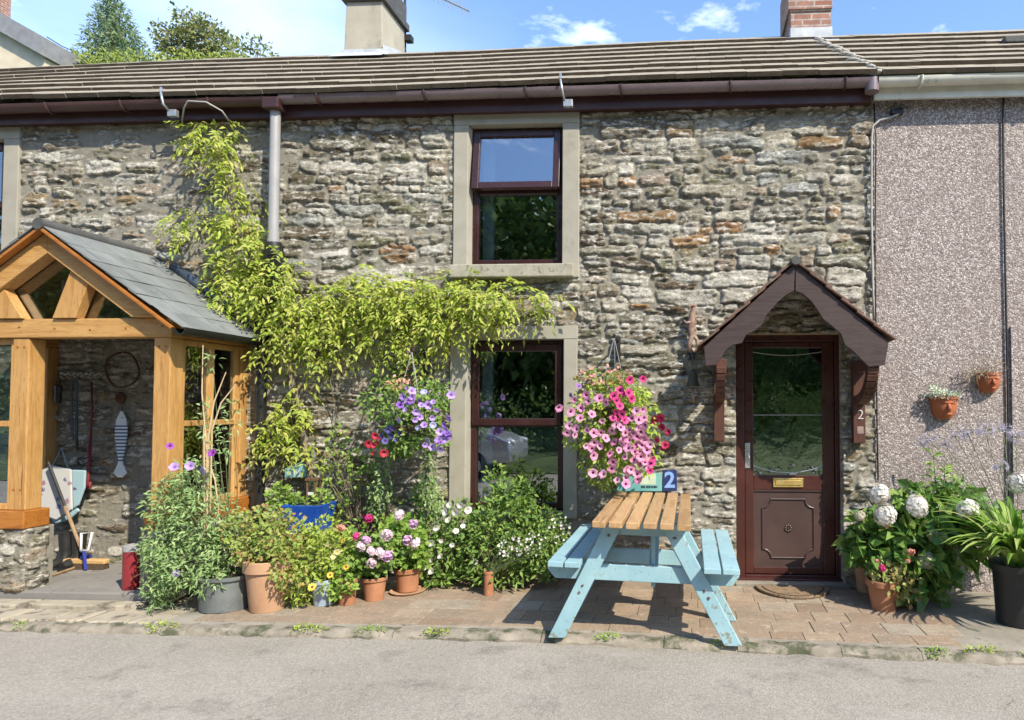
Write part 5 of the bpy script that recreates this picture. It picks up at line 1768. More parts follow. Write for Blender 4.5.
def petal(name, c1, c2, tr=.3):
    m, nt, b, o = newmat(name)
    oi = N(nt, 'ObjectInfo').outputs['Random']
    ri = N(nt, 'NewGeometry').outputs['Random Per Island']
    f = N(nt, 'Math', {'operation': 'FRACT'}, i0=N(nt, 'Math', {'operation': 'ADD'}, i0=oi, i1=ri).outputs[0]).outputs[0]
    col = mixc(nt, f, c1, c2)
    nt.links.new(col, b.inputs['Base Color'])
    b.inputs['Roughness'].default_value = .6
    t = N(nt, 'BsdfTranslucent', None, Color=col)
    ms = N(nt, 'MixShader', None, Fac=tr, i1=b.outputs[0], i2=t.outputs[0])
    nt.links.new(ms.outputs[0], o.inputs[0])
    return m
PT = dict(
    pink=petal('pale_pink_petal', (.62, .22, .42), (.72, .38, .52)), magenta=petal('magenta_petal', (.55, .03, .17), (.66, .06, .26)),
    cerise=petal('cerise_petal', (.38, .012, .07), (.50, .02, .11)), lilac=petal('lilac_petal', (.40, .25, .62), (.52, .37, .72)),
    violet=petal('violet_petal', (.22, .09, .46), (.34, .16, .56)), red=petal('red_petal', (.52, .03, .05), (.62, .06, .09)),
    white=petal('white_petal', (.70, .68, .64), (.80, .77, .74)), yellow=petal('yellow_petal', (.72, .50, .03), (.80, .62, .10)),
    cream=petal('cream_petal', (.74, .62, .30), (.8, .70, .42)), dark=petal('dark_throat', (.13, .008, .06), (.22, .02, .10)), purple=petal('purple_petal', (.27, .05, .36), (.38, .09, .46)),
    blush=petal('blush_petal', (.68, .50, .56), (.78, .66, .70)), bluev=petal('blue_violet_petal', (.30, .30, .62), (.46, .44, .72)), navy=petal('deep_blue_petal', (.05, .05, .22), (.10, .10, .34)), salmon=petal('salmon_petal', (.62, .25, .20), (.68, .36, .28)))
FM = {}
for k, (p, th) in dict(pink=('pink', 'dark'), magenta=('magenta', 'dark'), cerise=('cerise', 'dark'), lilac=('lilac', 'violet'), violet=('violet', 'dark'), red=('red', 'dark'), white=('white', 'cream'), purple=('purple', 'dark'), blush=('blush', 'magenta'), bluev=('bluev', 'white'), navy=('navy', 'dark')).items():
    FM[k] = flowermesh(k + '_flower', .031, 5, .55, [PT[p], PT[th]], throat=.27)
FM['yellow'] = flowermesh('yellow_daisy', .034, 12, .10, [PT['yellow'], PT['dark']], throat=.30, notch=.35, cup=.1)
FM['cream'] = flowermesh('cream_daisy', .030, 12, .10, [PT['cream'], PT['yellow']], throat=.30, notch=.35, cup=.1)
FM['tiny'] = flowermesh('tiny_white_flower', .010, 5, .3, [PT['white'], PT['cream']], throat=.25)
def put(kind, parent, p, face=None, s=1.0, nm='flower'):
    f = Vector(face) if face is not None else Vector((random.uniform(-.85, .9), -1, random.uniform(-.5, .75)))
    q = f.to_track_quat('Z', 'Y').to_euler()
    return link_mesh(FM[kind], nm, parent, p, q, s * random.uniform(.72, 1.2))
def head_mesh(name, r, n, fr, mats, squash=.85, kc=.86, lo=.80):
    """rounded head of small four petalled florets"""
    vs, fs, mi = [], [], []
    i = 0
    ga = math.pi * (3 - math.sqrt(5))
    for k in range(n):
        z = 1 - 1.75 * k / n
        rr_ = math.sqrt(max(0, 1 - z * z)); t = k * ga
        d = Vector((rr_ * math.cos(t), rr_ * math.sin(t), z * squash))
        c = d * r * random.uniform(lo, 1.12)
        nrm = d.normalized()
        a = nrm.orthogonal().normalized(); b_ = nrm.cross(a)
        a0 = random.uniform(0, 6.28)
        for j in range(4):
            t2 = a0 + j * math.pi / 2
            e = a * math.cos(t2) + b_ * math.sin(t2); s_ = nrm.cross(e)
            base = len(vs)
            vs += [c, c + e * fr * .6 + s_ * fr * .5 + nrm * .003, c + e * fr + nrm * random.uniform(-.003, .006), c + e * fr * .6 - s_ * fr * .5 + nrm * .003]
            fs.append((base, base + 1, base + 2, base + 3)); mi.append(0)
    b = len(vs)
    core = MB(); core.ball((0, 0, -.1 * r), (r * kc, r * kc, r * kc * .84), 14, 9)
    vs += core.v; fs += [tuple(b + q for q in f) for f in core.f]; mi += [1] * len(core.f)
    me = bpy.data.meshes.new(name); me.from_pydata([tuple(v) for v in vs], [], fs)
    for m in mats: me.materials.append(m)
    me.polygons.foreach_set('material_index', mi)
    return me
PT['agap'] = petal('agapanthus_petal', (.46, .42, .55), (.58, .54, .64), .45)
PT['lilacp'] = petal('lilac_pink_petal', (.55, .30, .52), (.66, .44, .62))
PT['hyd'] = petal('hydrangea_petal', (.60, .57, .51), (.80, .78, .73))
PT['hydcore'] = petal('hydrangea_core', (.40, .36, .30), (.48, .42, .36), .1)
PT['hydold'] = petal('faded_petal', (.42, .40, .26), (.52, .50, .36))
FM['hyd'] = head_mesh('hydrangea_head', .084, 95, .026, [PT['hyd'], PT['hydcore']], .74)
FM['hydold'] = head_mesh('faded_hydrangea_head', .086, 70, .022, [PT['hydold'], PT['hydcore']])
FM['pelar'] = head_mesh('pelargonium_head', .042, 24, .022, [PT['blush'], PT['blush']], .62, .5, .6)
FM['pelarp'] = head_mesh('pelargonium_head_pink', .040, 20, .022, [PT['lilacp'], PT['lilacp']], .6, .5, .6)
FM['pelarm'] = head_mesh('pelargonium_head_magenta', .034, 18, .019, [PT['magenta'], PT['magenta']], .7, .5, .6)
FM['pelarr'] = head_mesh('geranium_head_salmon', .034, 14, .022, [PT['salmon'], PT['salmon']], .6, .5, .55)

LM = dict(
    wist=leafmat('wisteria_leaf', [(.14, .21, .02), (.28, .35, .045), (.40, .45, .09), (.20, .29, .03), (.34, .40, .06), (.50, .46, .10), (.44, .48, .13), (.17, .25, .03)], .48, gain=1.6),
    wistdark=leafmat('wisteria_shade_leaf', [(.08, .13, .02), (.13, .19, .03), (.17, .22, .04)], .4),
    pea=leafmat('grey_green_leaf', [(.13, .21, .07), (.21, .30, .115), (.30, .38, .17), (.16, .25, .08)], .42, gain=1.5),
    bright=leafmat('bright_green_leaf', [(.11, .20, .03), (.19, .29, .05), (.27, .36, .08)], .42),
    mid=leafmat('mid_green_leaf', [(.06, .12, .025), (.11, .19, .038), (.17, .26, .055), (.22, .28, .07)], .4),
    dark=leafmat('dark_green_leaf', [(.025, .065, .018), (.045, .10, .025), (.07, .14, .035)], .3, .4),
    bronze=leafmat('bronze_leaf', [(.11, .18, .035), (.22, .28, .06), (.27, .15, .06), (.28, .32, .09), (.17, .24, .05), (.25, .30, .07)], .42, gain=1.6),
    yel=leafmat('yellow_green_leaf', [(.17, .25, .03), (.27, .34, .055), (.35, .40, .08), (.13, .21, .03)], .42),
    hyd=leafmat('hydrangea_leaf', [(.05, .12, .025), (.10, .19, .04), (.17, .27, .06), (.23, .31, .08)], .42, .42, .45),
    strap=leafmat('strap_leaf', [(.07, .16, .025), (.13, .24, .04), (.21, .33, .06), (.29, .39, .10), (.34, .37, .15)], .45, .45, .4),
    succ=leafmat('succulent_leaf', [(.26, .33, .24), (.36, .42, .32), (.30, .33, .18)], .15),
    dry=leafmat('dry_leaf', [(.16, .12, .08), (.26, .20, .13), (.20, .19, .12)], .2))

# ---------------------------------------------------------------- climbing wisteria
def wisteria():
    root = at(322, 560, -.12)
    t = thing('wisteria', 'yellow green climbing wisteria trained across the stone wall below the upper window', 'climbing plant', (root.x, -.12, 0))
    Y = -.12
    def pp(pts, y=Y): return [at(u, v, y + random.uniform(-.03, .02)) for u, v in pts]
    d = MB()
    d.tube([(root.x, -.12, 0)] + pp([(318, 500), (306, 455), (300, 410), (290, 372), (282, 335), (270, 300)]), [.03, .026, .022, .02, .02, .018, .016], 8)
    d.tube(pp([(282, 335), (300, 318), (335, 312), (380, 302), (430, 298), (480, 300), (530, 298), (548, 299)]), [.018, .018, .017, .016, .014, .012, .008, .005], 7)
    d.tube(pp([(270, 300), (258, 270), (240, 235), (228, 195), (222, 160), (218, 130)]), [.016, .014, .012, .010, .008, .005], 7)
    d.tube(pp([(258, 272), (238, 262), (215, 262), (198, 255)]), [.01, .009, .007, .004], 6)
    d.tube(pp([(240, 235), (215, 215), (190, 215), (172, 225)]), [.008, .007, .006, .004], 6)
    d.tube(pp([(300, 410), (285, 400), (270, 420), (262, 440)]), [.008, .007, .006, .004], 6)
    d.tube(pp([(335, 312), (340, 350), (330, 380), (338, 420)]), [.008, .007, .006, .004], 6)
    d.build('trunk', M['twig'], t, smooth=True)
    # leaf positions: (u, v, ru, rv, thickness, compound leaves)
    B = [(200, 130, 16, 7, .06, 22), (222, 130, 16, 8, .06, 22), (360, 300, 60, 20, .16, 60), (450, 296, 60, 14, .15, 60), (270, 285, 30, 22, .14, 40), (212, 140, 17, 11, .07, 26), (226, 158, 15, 13, .08, 30), (234, 180, 12, 16, .09, 26), (198, 150, 8, 9, .06, 9), (228, 212, 18, 15, .10, 34), (208, 212, 16, 12, .09, 22), (181, 222, 14, 8, .08, 18),
         (245, 228, 18, 18, .11, 40), (262, 210, 9, 14, .07, 12), (236, 262, 22, 18, .13, 56), (218, 270, 12, 14, .11, 26), (262, 252, 16, 14, .10, 32), (250, 285, 22, 14, .13, 50), (226, 296, 15, 10, .10, 26),
         (280, 262, 15, 12, .10, 26), (292, 275, 20, 13, .11, 38), (275, 305, 24, 17, .14, 64), (308, 300, 22, 16, .13, 56), (300, 330, 24, 18, .14, 60), (280, 342, 16, 14, .12, 34), (318, 345, 20, 12, .12, 34),
         (340, 300, 20, 17, .14, 54), (345, 325, 22, 17, .14, 54), (365, 285, 22, 15, .14, 60), (385, 305, 24, 20, .15, 70), (378, 335, 20, 18, .13, 44), (410, 290, 22, 16, .15, 60), (415, 315, 24, 22, .15, 66), (412, 345, 14, 14, .10, 22),
         (440, 290, 22, 14, .15, 60), (448, 312, 22, 20, .15, 60), (446, 338, 14, 14, .10, 18), (472, 292, 20, 13, .14, 52), (475, 308, 20, 15, .13, 40), (500, 294, 18, 12, .13, 46), (504, 308, 15, 13, .11, 26), (528, 296, 16, 10, .11, 32), (545, 300, 9, 8, .07, 12),
         (290, 410, 22, 13, .12, 44), (280, 430, 20, 14, .12, 38), (298, 440, 18, 12, .11, 28), (268, 438, 12, 10, .09, 16), (303, 385, 8, 10, .08, 4)]
    P0, R0 = [], []
    for (u, v, ru, rv, ry, n) in B:
        c = at(u, v, -.13); k = mpp(c)
        p, dd = blob(tuple(c), (ru * k, ry, rv * k), int(n * .62), .2)
        P0.append(p); R0.append(dd)
    P0, R0 = np.concatenate(P0), np.concatenate(R0)
    P0[:, 1] = np.minimum(P0[:, 1], -.07)
    n = len(P0)
    ax = unit(R0 * .35 + rng.normal(0, .45, (n, 3)) + np.array([0, -.35, -.35]))
    Ln = rng.uniform(.13, .25, n)
    LP, LD, LL = [], [], []
    for j in range(11):
        f = (j // 2 + 1) / 6.0
        cur = P0 + ax * (Ln * f)[:, None] + np.array([0, 0, -1.0]) * (Ln * .55 * f * f)[:, None]
        side = unit(np.cross(ax, np.array([0, .5, 1.0])) + 1e-6)
        sg = 0 if j == 10 else (1 if j % 2 else -1)
        LP.append(cur); LD.append(ax * .55 + side * sg * .9 + np.array([0, 0, -.35]) + rng.normal(0, .18, (n, 3))); LL.append(rng.uniform(.028, .074, n))
    LP, LD, LL = np.concatenate(LP), np.concatenate(LD), np.concatenate(LL)
    leaves('foliage', LP, LD, LL, LL * .38, LM['wist'], t, .25, .2)
wisteria()

# ---------------------------------------------------------------- left row of pots
def potted(name, label, cat, u, vb, ru, vt, potmat, group=None, dz=0.0, rim=.16, taper=.72, y=None):
    p = onground(u, vb, dz) if y is None else at(u, vb, y)
    r = ru * mpp(p)
    c = (p.x, p.y + r * taper, gz(p.x) + dz)
    h = (vb - vt) * mpp(p) * .97
    t = thing(name, label, cat, c, group)
    pot(c, r, h, potmat, rim, taper, 'pot', t)
    return t, Vector(c), r, h
G1 = 'flower pots lined up along the left of the pavement'
# tall sweet pea in a zinc tub
t, c, r, h = potted('sweet_pea', 'tall straggly grey green sweet pea with purple flowers and canes in zinc tub', 'potted plant', 210, 614, 29, 578, M['zinc'], G1, taper=.86, rim=.10)
Yp = c.y
d = MB()
top = (c.x, c.y, h)
for (u0, v0, um, vm, u1, v1) in ((207, 560, 208, 440, 226, 372), (209, 560, 212, 430, 236, 384), (206, 560, 207, 450, 203, 345), (226, 575, 215, 480, 209, 452), (205, 560, 204, 440, 210, 400)):
    d.tube([at(u0, v0, Yp), at((u0 + um) / 2, (v0 + vm) / 2, Yp - .03), at(um, vm, Yp - .03), at((um + u1) / 2 - 3, (vm + v1) / 2 - 4, Yp), at(u1, v1, Yp + .05)], [.0065, .006, .0055, .005, .003], 6)
d.build('cane', M['cane'], t)
lst = [ell(195, 482, Yp, 22, 26, .16, 190), ell(172, 505, Yp - .05, 22, 28, .18, 260), ell(205, 520, Yp - .03, 28, 34, .22, 330), ell(165, 545, Yp - .08, 20, 30, .18, 270), ell(190, 560, Yp - .08, 30, 26, .22, 330), ell(228, 545, Yp, 18, 30, .18, 200), ell(163, 582, Yp - .1, 14, 22, .14, 170),
       ell(160, 612, Yp - .12, 10, 12, .10, 80), ell(208, 580, Yp - .16, 20, 14, .08, 110), ell(222, 440, Yp + .02, 10, 22, .08, 26), ell(205, 420, Yp, 5, 24, .05, 16), ell(232, 418, Yp, 8, 20, .05, 18), ell(212, 362, Yp + .03, 6, 12, .05, 10)]
lst = [(a_, b_, int(n_ * 1.5)) for a_, b_, n_ in lst]
P, D = foliage('foliage', lst, .050, .015, LM['pea'], t, .5, 1.1, .1, .35, .25)
d = MB()
for _ in range(46):
    i = rng.integers(len(P)); q = Vector(P[i]); pts = [Vector((c.x, c.y, c.z + h)), Vector((c.x, c.y, c.z + h)).lerp(q, .6), q]
    for _k in range(5):
        q = q + Vector((random.uniform(-.03, .03), random.uniform(-.03, .01), random.uniform(-.035, .03))); pts.append(q)
    d.tube(pts, .002, 4, cap=False)
sd_ = stems(P, (c.x, c.y, c.z + h), t, 60, .0035)
me = d.build('stems', M['stem'], t)
for (u, v, k) in ((170, 446, 'purple'), (190, 466, 'lilac'), (212, 453, 'purple'), (174, 467, 'lilac'), (176, 574, 'lilac'), (203, 470, 'bluev')):
    put(k, t, at(u, v, Yp - .18), s=1.05)

# big terracotta pot with bronze leaves
t, c, r, h = potted('bronze_plant', 'large pale terracotta pot of bronze and green trailing leaves beside the zinc tub', 'potted plant', 257, 614, 22.5, 561, M['terrapale'], G1, rim=.22, taper=.70)
lst = [ell(258, 545, c.y, 26, 20, .20, 330), ell(240, 530, c.y + .05, 18, 20, .16, 170), ell(280, 535, c.y, 24, 26, .20, 320), ell(292, 565, c.y - .04, 18, 26, .16, 260), ell(265, 520, c.y + .1, 26, 14, .18, 170)]
P, D = foliage('foliage', lst, .036, .026, LM['bronze'], t, .7, .9, .2, .2, .2)
stems(P, (c.x, c.y, c.z + h), t, 40, .003, M['twig'])

# yellow daisies in a blue grey pot
t, c, r, h = potted('daisy_plant', 'sprawling yellow daisies spilling over a small blue grey pot', 'potted plant', 318, 607, 12, 580, M['bluegrey'], G1)
lst = [ell(315, 560, c.y, 26, 24, .2, 420), ell(300, 585, c.y - .05, 16, 20, .13, 240), ell(335, 548, c.y + .03, 20, 20, .18, 240), ell(300, 540, c.y + .05, 26, 16, .14, 240), ell(325, 530, c.y + .06, 14, 14, .1, 110), ell(330, 580, c.y - .03, 13, 14, .1, 110)]
P, D = foliage('foliage', lst, .045, .016, LM['yel'], t, .7, .9, .3, .3, .1)
stems(P, (c.x, c.y, c.z + h), t, 40, .003)
for (u, v, k) in ((330, 575, 'yellow'), (327, 545, 'cream'), (337, 552, 'cream'), (343, 541, 'yellow'), (333, 557, 'salmon'), (312, 587, 'yellow'), (346, 567, 'yellow')):
    if k == 'salmon': k = 'cream'
    put(k, t, at(u, v, c.y - .22), s=.8)

t, c, r, h = potted('young_plant', 'smallest terracotta pot half hidden by leaves between daisies and pink pelargonium', 'potted plant', 343, 606, 10.5, 579, M['terra'], G1)
lst = [ell(343, 572, c.y, 12, 10, .10, 130), ell(338, 590, c.y - .09, 8, 8, .04, 40), ell(350, 585, c.y - .09, 6, 9, .04, 30)]
P, D = foliage('foliage', lst, .045, .034, LM['bright'], t, .7, .8, .3, .25, .1)
stems(P, (c.x, c.y, c.z + h), t, 14)

t, c, r, h = potted('pelargonium', 'terracotta pot of pale pink pelargonium with white touched heads', 'potted plant', 370, 602, 12.5, 578, M['terra'], G1)
lst = [ell(370, 560, c.y, 22, 18, .18, 260), ell(385, 550, c.y + .03, 16, 18, .14, 140), ell(350, 548, c.y + .05, 16, 16, .14, 110)]
P, D = foliage('foliage', lst, .048, .046, LM['mid'], t, .7, .7, .3, .2, .1)
stems(P, (c.x, c.y, c.z + h), t, 24)
for (u, v, k) in ((361, 546, 'pelar'), (371, 551, 'pelar'), (380, 553, 'pelar'), (387, 535, 'pelar'), (388, 556, 'pelarp'), (356, 536, 'pelarm'), (372, 563, 'pelar'), (366, 540, 'pelarp'), (369, 518, 'pelarm'), (341, 528, 'pelarr')):
    link_mesh(FM[k], 'flower_head', t, at(u, v, c.y - .16), (R(60), 0, random.uniform(0, 6)), random.uniform(.8, 1.0))

t, c, r, h = potted('pelargonium', 'terracotta pot on a saucer with bright green pelargonium and few lilac pink heads', 'potted plant', 403.5, 593, 13.5, 569, M['terra'], G1, dz=.018, rim=.2)
d = MB(); d.lathe((c.x, c.y, gz(c.x) + .001), [(0, .001), (r * 1.12, .001), (r * 1.3, .02), (r * 1.24, .022), (r * 1.08, .012), (0, .012)], 26); d.build('saucer', M['terrapale'], t, smooth='auto')
lst = [ell(405, 548, c.y, 22, 20, .18, 280), ell(400, 530, c.y + .02, 18, 14, .15, 130), ell(420, 560, c.y, 10, 12, .1, 60)]
P, D = foliage('foliage', lst, .052, .05, LM['bright'], t, .7, .7, .3, .2, .1)
stems(P, (c.x, c.y, c.z + h), t, 24)
for (u, v, k) in ((407, 540, 'pelarp'), (413, 524, 'pelarp'), (416, 543, 'pelar'), (400, 515, 'pelar')):
    link_mesh(FM[k], 'flower_head', t, at(u, v, c.y - .17), (R(60), 0, random.uniform(0, 6)), random.uniform(.8, 1.0))

# white flowered bush and the green shrub under the window
c = onground(447, 582); cy = -.30
t = thing('white_busy_lizzie', 'leggy bush with large white blooms at the left foot of the lower window', 'shrub', (c.x, cy, gz(c.x)))
lst = [ell(448, 550, cy, 24, 30, .2, 420), ell(432, 540, cy, 16, 30, .16, 200), ell(460, 525, cy + .06, 16, 26, .14, 200), ell(440, 575, cy - .03, 24, 10, .18, 160), ell(425, 500, -.15, 12, 24, .08, 120)]
P, D = foliage('foliage', lst, .05, .026, LM['mid'], t, .6, .9, .2)
stems(P, (c.x, cy, gz(c.x)), t, 36, .005, M['twig'])
for (u, v) in ((455, 512), (463, 526), (448, 520), (430, 543), (427, 553), (431, 560), (424, 567), (431, 571), (441, 541), (468, 510), (460, 505), (449, 505), (436, 528), (452, 545), (440, 556), (475, 562), (424, 548), (445, 512), (456, 531)):
    put('white', t, at(u, v, cy - .2), s=random.uniform(.6, 1.05))
c = onground(505, 582); cy = -.34
t = thing('green_shrub', 'large leafy green shrub standing before the lower window', 'shrub', (c.x, cy, gz(c.x)))
lst = [ell(505, 520, cy + .04, 34, 26, .22, 480), ell(485, 545, cy, 24, 32, .22, 420), ell(530, 545, cy, 28, 30, .22, 460), ell(515, 495, cy + .08, 22, 18, .15, 220), ell(495, 478, cy + .12, 10, 16, .08, 60), ell(540, 520, cy + .06, 18, 18, .14, 190), ell(500, 572, cy - .04, 36, 12, .2, 260), ell(546, 560, cy, 16, 20, .16, 180), ell(560, 548, cy + .05, 8, 16, .1, 70)]
P, D = foliage('foliage', lst, .058, .026, LM['mid'], t, .6, .9, .25)
stems(P, (c.x, cy, gz(c.x)), t, 60, .006, M['twig'])
c = onground(504.5, 580); cy2 = cy - .22
t = thing('lobelia', 'airy tiny white flowers in a narrow rust pot before the green shrub', 'potted plant', (c.x, cy2, gz(c.x)))
kx = mpp(at(504.5, 570, cy2)); pot((c.x, cy2, gz(c.x)), 5.2 * kx, 24 * kx, M['terra'], .12, .92, 'pot', t)
lst = [ell(512, 545, cy2, 16, 14, .1, 160), ell(535, 545, cy2 + .03, 14, 14, .1, 110), ell(560, 530, cy2 + .1, 12, 18, .08, 80)]
P, D = foliage('foliage', lst, .026, .009, LM['mid'], t, .6, .9, .25)
stems(P, (c.x, cy2, gz(c.x) + 20 * kx), t, 40, .0022)
for i in rng.choice(len(P), 95, replace=False):
    put('tiny', t, Vector(P[i]) + Vector((0, -.015, .01)), s=1.0)
# green plants at the wall behind the pots
for (nm, lab, u, v, lst_, m_, lw) in (
    ('wall_plant', 'bushy mid green plant against the wall above the blue planter', 362, 470, [(360, 462, 20, 14, .08, 60), (352, 490, 14, 16, .08, 30), (368, 480, 12, 16, .08, 30)], 'bright', (.05, .03)),
    ('climbing_rose', 'thin climbing rose with pink blooms trailing down the wall beside the purple basket', 384, 500, [(336, 440, 10, 18, .07, 40), (331, 470, 9, 24, .06, 46), (385, 505, 18, 20, .08, 60), (372, 525, 26, 14, .12, 110), (385, 375, 14, 12, .08, 50), (405, 360, 14, 10, .08, 36), (335, 510, 14, 18, .1, 60)], 'bright', (.042, .026))):
    c = onground(u, 575)
    t = thing(nm, lab, 'plant', (at(u, v, -.12).x, -.14, 0))
    L_ = [ell(a, b, -.13, p, q, r_, n_) for (a, b, p, q, r_, n_) in lst_]
    P, D = foliage('foliage', L_, lw[0], lw[1], LM[m_], t, .6, .9, .2, ymax=-.06)
    stems(P, (at(u, v, -.12).x, -.10, .02), t, 36, .004, M['twig'])
    if nm == 'climbing_rose':
        for (u_, v_) in ((409, 350), (412, 348), (408, 368), (365, 517), (369, 519), (404, 383)):
            put('magenta' if v_ > 500 else 'pink', t, at(u_, v_, -.2), s=1.0)

# blue planter on a stand, small sign and lantern behind it
c = at(307, 531, -.34); k = mpp(c)
t = thing('blue_planter', 'cobalt blue square planter with small plant standing behind the daisies', 'planter', (c.x, -.30, c.z))
d = MB(); w0, w1, hh = 15 * k, 19.5 * k, 27 * k
d.add([(c.x - w0, -.42, c.z), (c.x + w0, -.42, c.z), (c.x + w0, -.2, c.z), (c.x - w0, -.2, c.z), (c.x - w1, -.45, c.z + hh), (c.x + w1, -.45, c.z + hh), (c.x + w1, -.17, c.z + hh), (c.x - w1, -.17, c.z + hh),
       (c.x - w1 + .02, -.43, c.z + hh), (c.x + w1 - .02, -.43, c.z + hh), (c.x + w1 - .02, -.19, c.z + hh), (c.x - w1 + .02, -.19, c.z + hh), (c.x - w1 + .03, -.42, c.z + hh - .04), (c.x + w1 - .03, -.42, c.z + hh - .04), (c.x + w1 - .03, -.2, c.z + hh - .04), (c.x - w1 + .03, -.2, c.z + hh - .04)],
      [(0, 1, 2, 3), (0, 1, 5, 4), (1, 2, 6, 5), (2, 3, 7, 6), (3, 0, 4, 7), (4, 5, 9, 8), (5, 6, 10, 9), (6, 7, 11, 10), (7, 4, 8, 11), (8, 9, 13, 12), (9, 10, 14, 13), (10, 11, 15, 14), (11, 8, 12, 15), (12, 13, 14, 15)])
d.build('box', M['cobalt'], t, bevel=.006)
lst = [ell(280, 497, -.32, 13, 12, .08, 90), ell(295, 503, -.3, 14, 8, .07, 60), ell(322, 500, -.28, 8, 10, .05, 40)]
P, D = foliage('foliage', lst, .05, .034, LM['bright'], t, .7, .7, .4)
stems(P, (c.x, -.3, c.z + hh - .03), t, 18)
t = thing('plant_stand', 'low weathered wooden stand carrying the blue planter', 'stand', (c.x, -.3, 0))
d = MB(); d.box(c.x - .18, c.x + .18, -.44, -.16, c.z - .03, c.z - .001); d.build('top', M['oldwood'], t, bevel=.004)
for sx_ in (-.16, .13):
    for yy in (-.43, -.2):
        d = MB(); d.box(c.x + sx_, c.x + sx_ + .03, yy, yy + .03, gz(c.x), c.z - .031); d.build('leg', M['oldwood'], t)
a, b = at(285, 478, -.10), at(307, 465, -.10)
t = thing('garden_sign', 'small weathered turquoise plaque with pale lettering above the blue planter', 'sign', ((a.x + b.x) / 2, -.1, a.z))
poly = [(a.x, a.z), (b.x, a.z + .01), (b.x, b.z - .005), ((a.x + b.x) / 2 + .05, b.z + .03), ((a.x + b.x) / 2 - .03, b.z - .01), (a.x, b.z - .03)]
d = MB(); d.prism(poly, -.105, -.09, 'y'); M['aquaold'] = surf('weathered_turquoise', (.13, .30, .33), (.26, .42, .43), 14, .7, .2, c3=(.36, .42, .40), s3=18); d.build('plate', M['aquaold'], t, bevel=.003)
d = MB()
for i in range(7):
    x = a.x + .022 + i * .021
    z = (a.z + b.z) / 2 - .012
    d.box(x, x + .004, -.1075, -.104, z - .016, z + .02 * (1 if i % 2 else .6)); d.box(x + .004, x + .013, -.1075, -.104, z - .016 + (.012 if i % 3 else 0), z - .011 + (.012 if i % 3 else 0))
M['palepaint'] = surf('pale_lettering', (.5, .55, .53), (.6, .63, .6), 10, .6, 0)
d.build('lettering', M['palepaint'], t)
d = MB()
for (u0, v0, u1, v1) in ((284, 466, 284, 500), (294.5, 462, 294.5, 505), (305, 463, 305, 502), (276, 478, 312, 476), (276, 492, 312, 490)):
    d.tube([at(u0, v0, -.082), at(u1, v1, -.082)], .0045, 5)
o = d.build('frame', M['blackmetal'], t)
a, b = at(309, 506, -.2), at(319, 478, -.2)
t = thing('wooden_lantern', 'brown wooden lantern with pale label behind the blue planter', 'lantern', ((a.x + b.x) / 2, -.2, a.z))
d = MB(); x0, x1 = a.x, b.x; yy0, yy1 = -.25, -.17
M['lanternwood'] = wood('dark_lantern_wood', (.10, .055, .03), (.17, .10, .06), 2, .6)
for (p, q) in ((x0, yy0), (x1 - .016, yy0), (x0, yy1 - .016), (x1 - .016, yy1 - .016)):
    d.box(p, p + .016, q, q + .016, a.z + .012, b.z - .02)
d.box(x0 - .004, x1 + .004, yy0 - .004, yy1 + .004, a.z, a.z + .012); d.box(x0 - .008, x1 + .008, yy0 - .008, yy1 + .008, b.z - .02, b.z)
d.build('case', M['lanternwood'], t, bevel=.002)
d = MB(); d.box(x0 + .006, x1 - .006, yy0 + .006, yy1 - .006, a.z + .012, b.z - .02); d.build('pane', M['glass'], t)
d = MB(); d.box(x0 + .018, x1 - .018, yy0 - .001, yy0 + .003, a.z + .10, a.z + .125); d.build('label_strip', M['palepaint'], t)

# ---------------------------------------------------------------- hanging baskets
def basket(label, uc, vc, vtop, ubr, vbr, Yb, blobs_, leafk, lw, fl, trail, group):
    c = at(uc, vc, Yb)
    t = thing('hanging_basket', label, 'hanging basket', (c.x, Yb, c.z), group)
    k = mpp(c)
    r = 20 * k
    d = MB(); d.lathe((c.x, Yb, c.z), [(r * (1 - ((i / 6) ** 2)) ** .5 if i < 6 else 0, -r * .8 * i / 6) for i in range(7)][::-1] + [(r * .94, .004), (r * .9, -.02), (0, -.03)], 22)
    d.build('liner', M['coirdark'], t, smooth='auto')
    # wall bracket with hook and three chains
    top = at(ubr, vbr, Yb)
    hx = c.x
    d = MB()
    d.box(hx - .02, hx + .02, -.075, -.045, top.z - .18, top.z + .04)
    d.tube([(hx, -.06, top.z), (hx, Yb * .5, top.z + .02), (hx, Yb, top.z + .005), (hx, Yb - .02, top.z + .03)], .009, 7)
    d.tube([(hx, -.06, top.z - .15), (hx, Yb * .45, top.z - .08), (hx, Yb * .8, top.z + .008)], .007, 6)
    d.build('wall_bracket', M['blackmetal'], t, smooth='auto')
    for a_ in (R(90), R(210), R(330)):
        d = MB(); d.tube([(hx, Yb, top.z + .005), (c.x + r * .93 * math.cos(a_), Yb + r * .93 * math.sin(a_), c.z)], .0028, 5); d.build('chain', M['greylid'], t)
    P, D = foliage('foliage', [ell(*b_) for b_ in blobs_], lw[0], lw[1], LM[leafk], t, .7, .9, .1, .3, .3)
    stems(P, (c.x, Yb, c.z), t, 40, .003)
    if trail:
        foliage('trailing_foliage', [ell(*b_) for b_ in trail], .035, .02, LM['pea'], t, .4, .9, -.3, .3, .3)
    for (kind, pts, s) in fl:
        for (u, v, yo) in pts:
            put(kind, t, at(u, v, Yb + yo), s=s)
    return t, c, r
Yb = -.36
F2 = lambda pts, y=-.27: [(u, v, y + random.uniform(-.03, .03)) for u, v in pts]
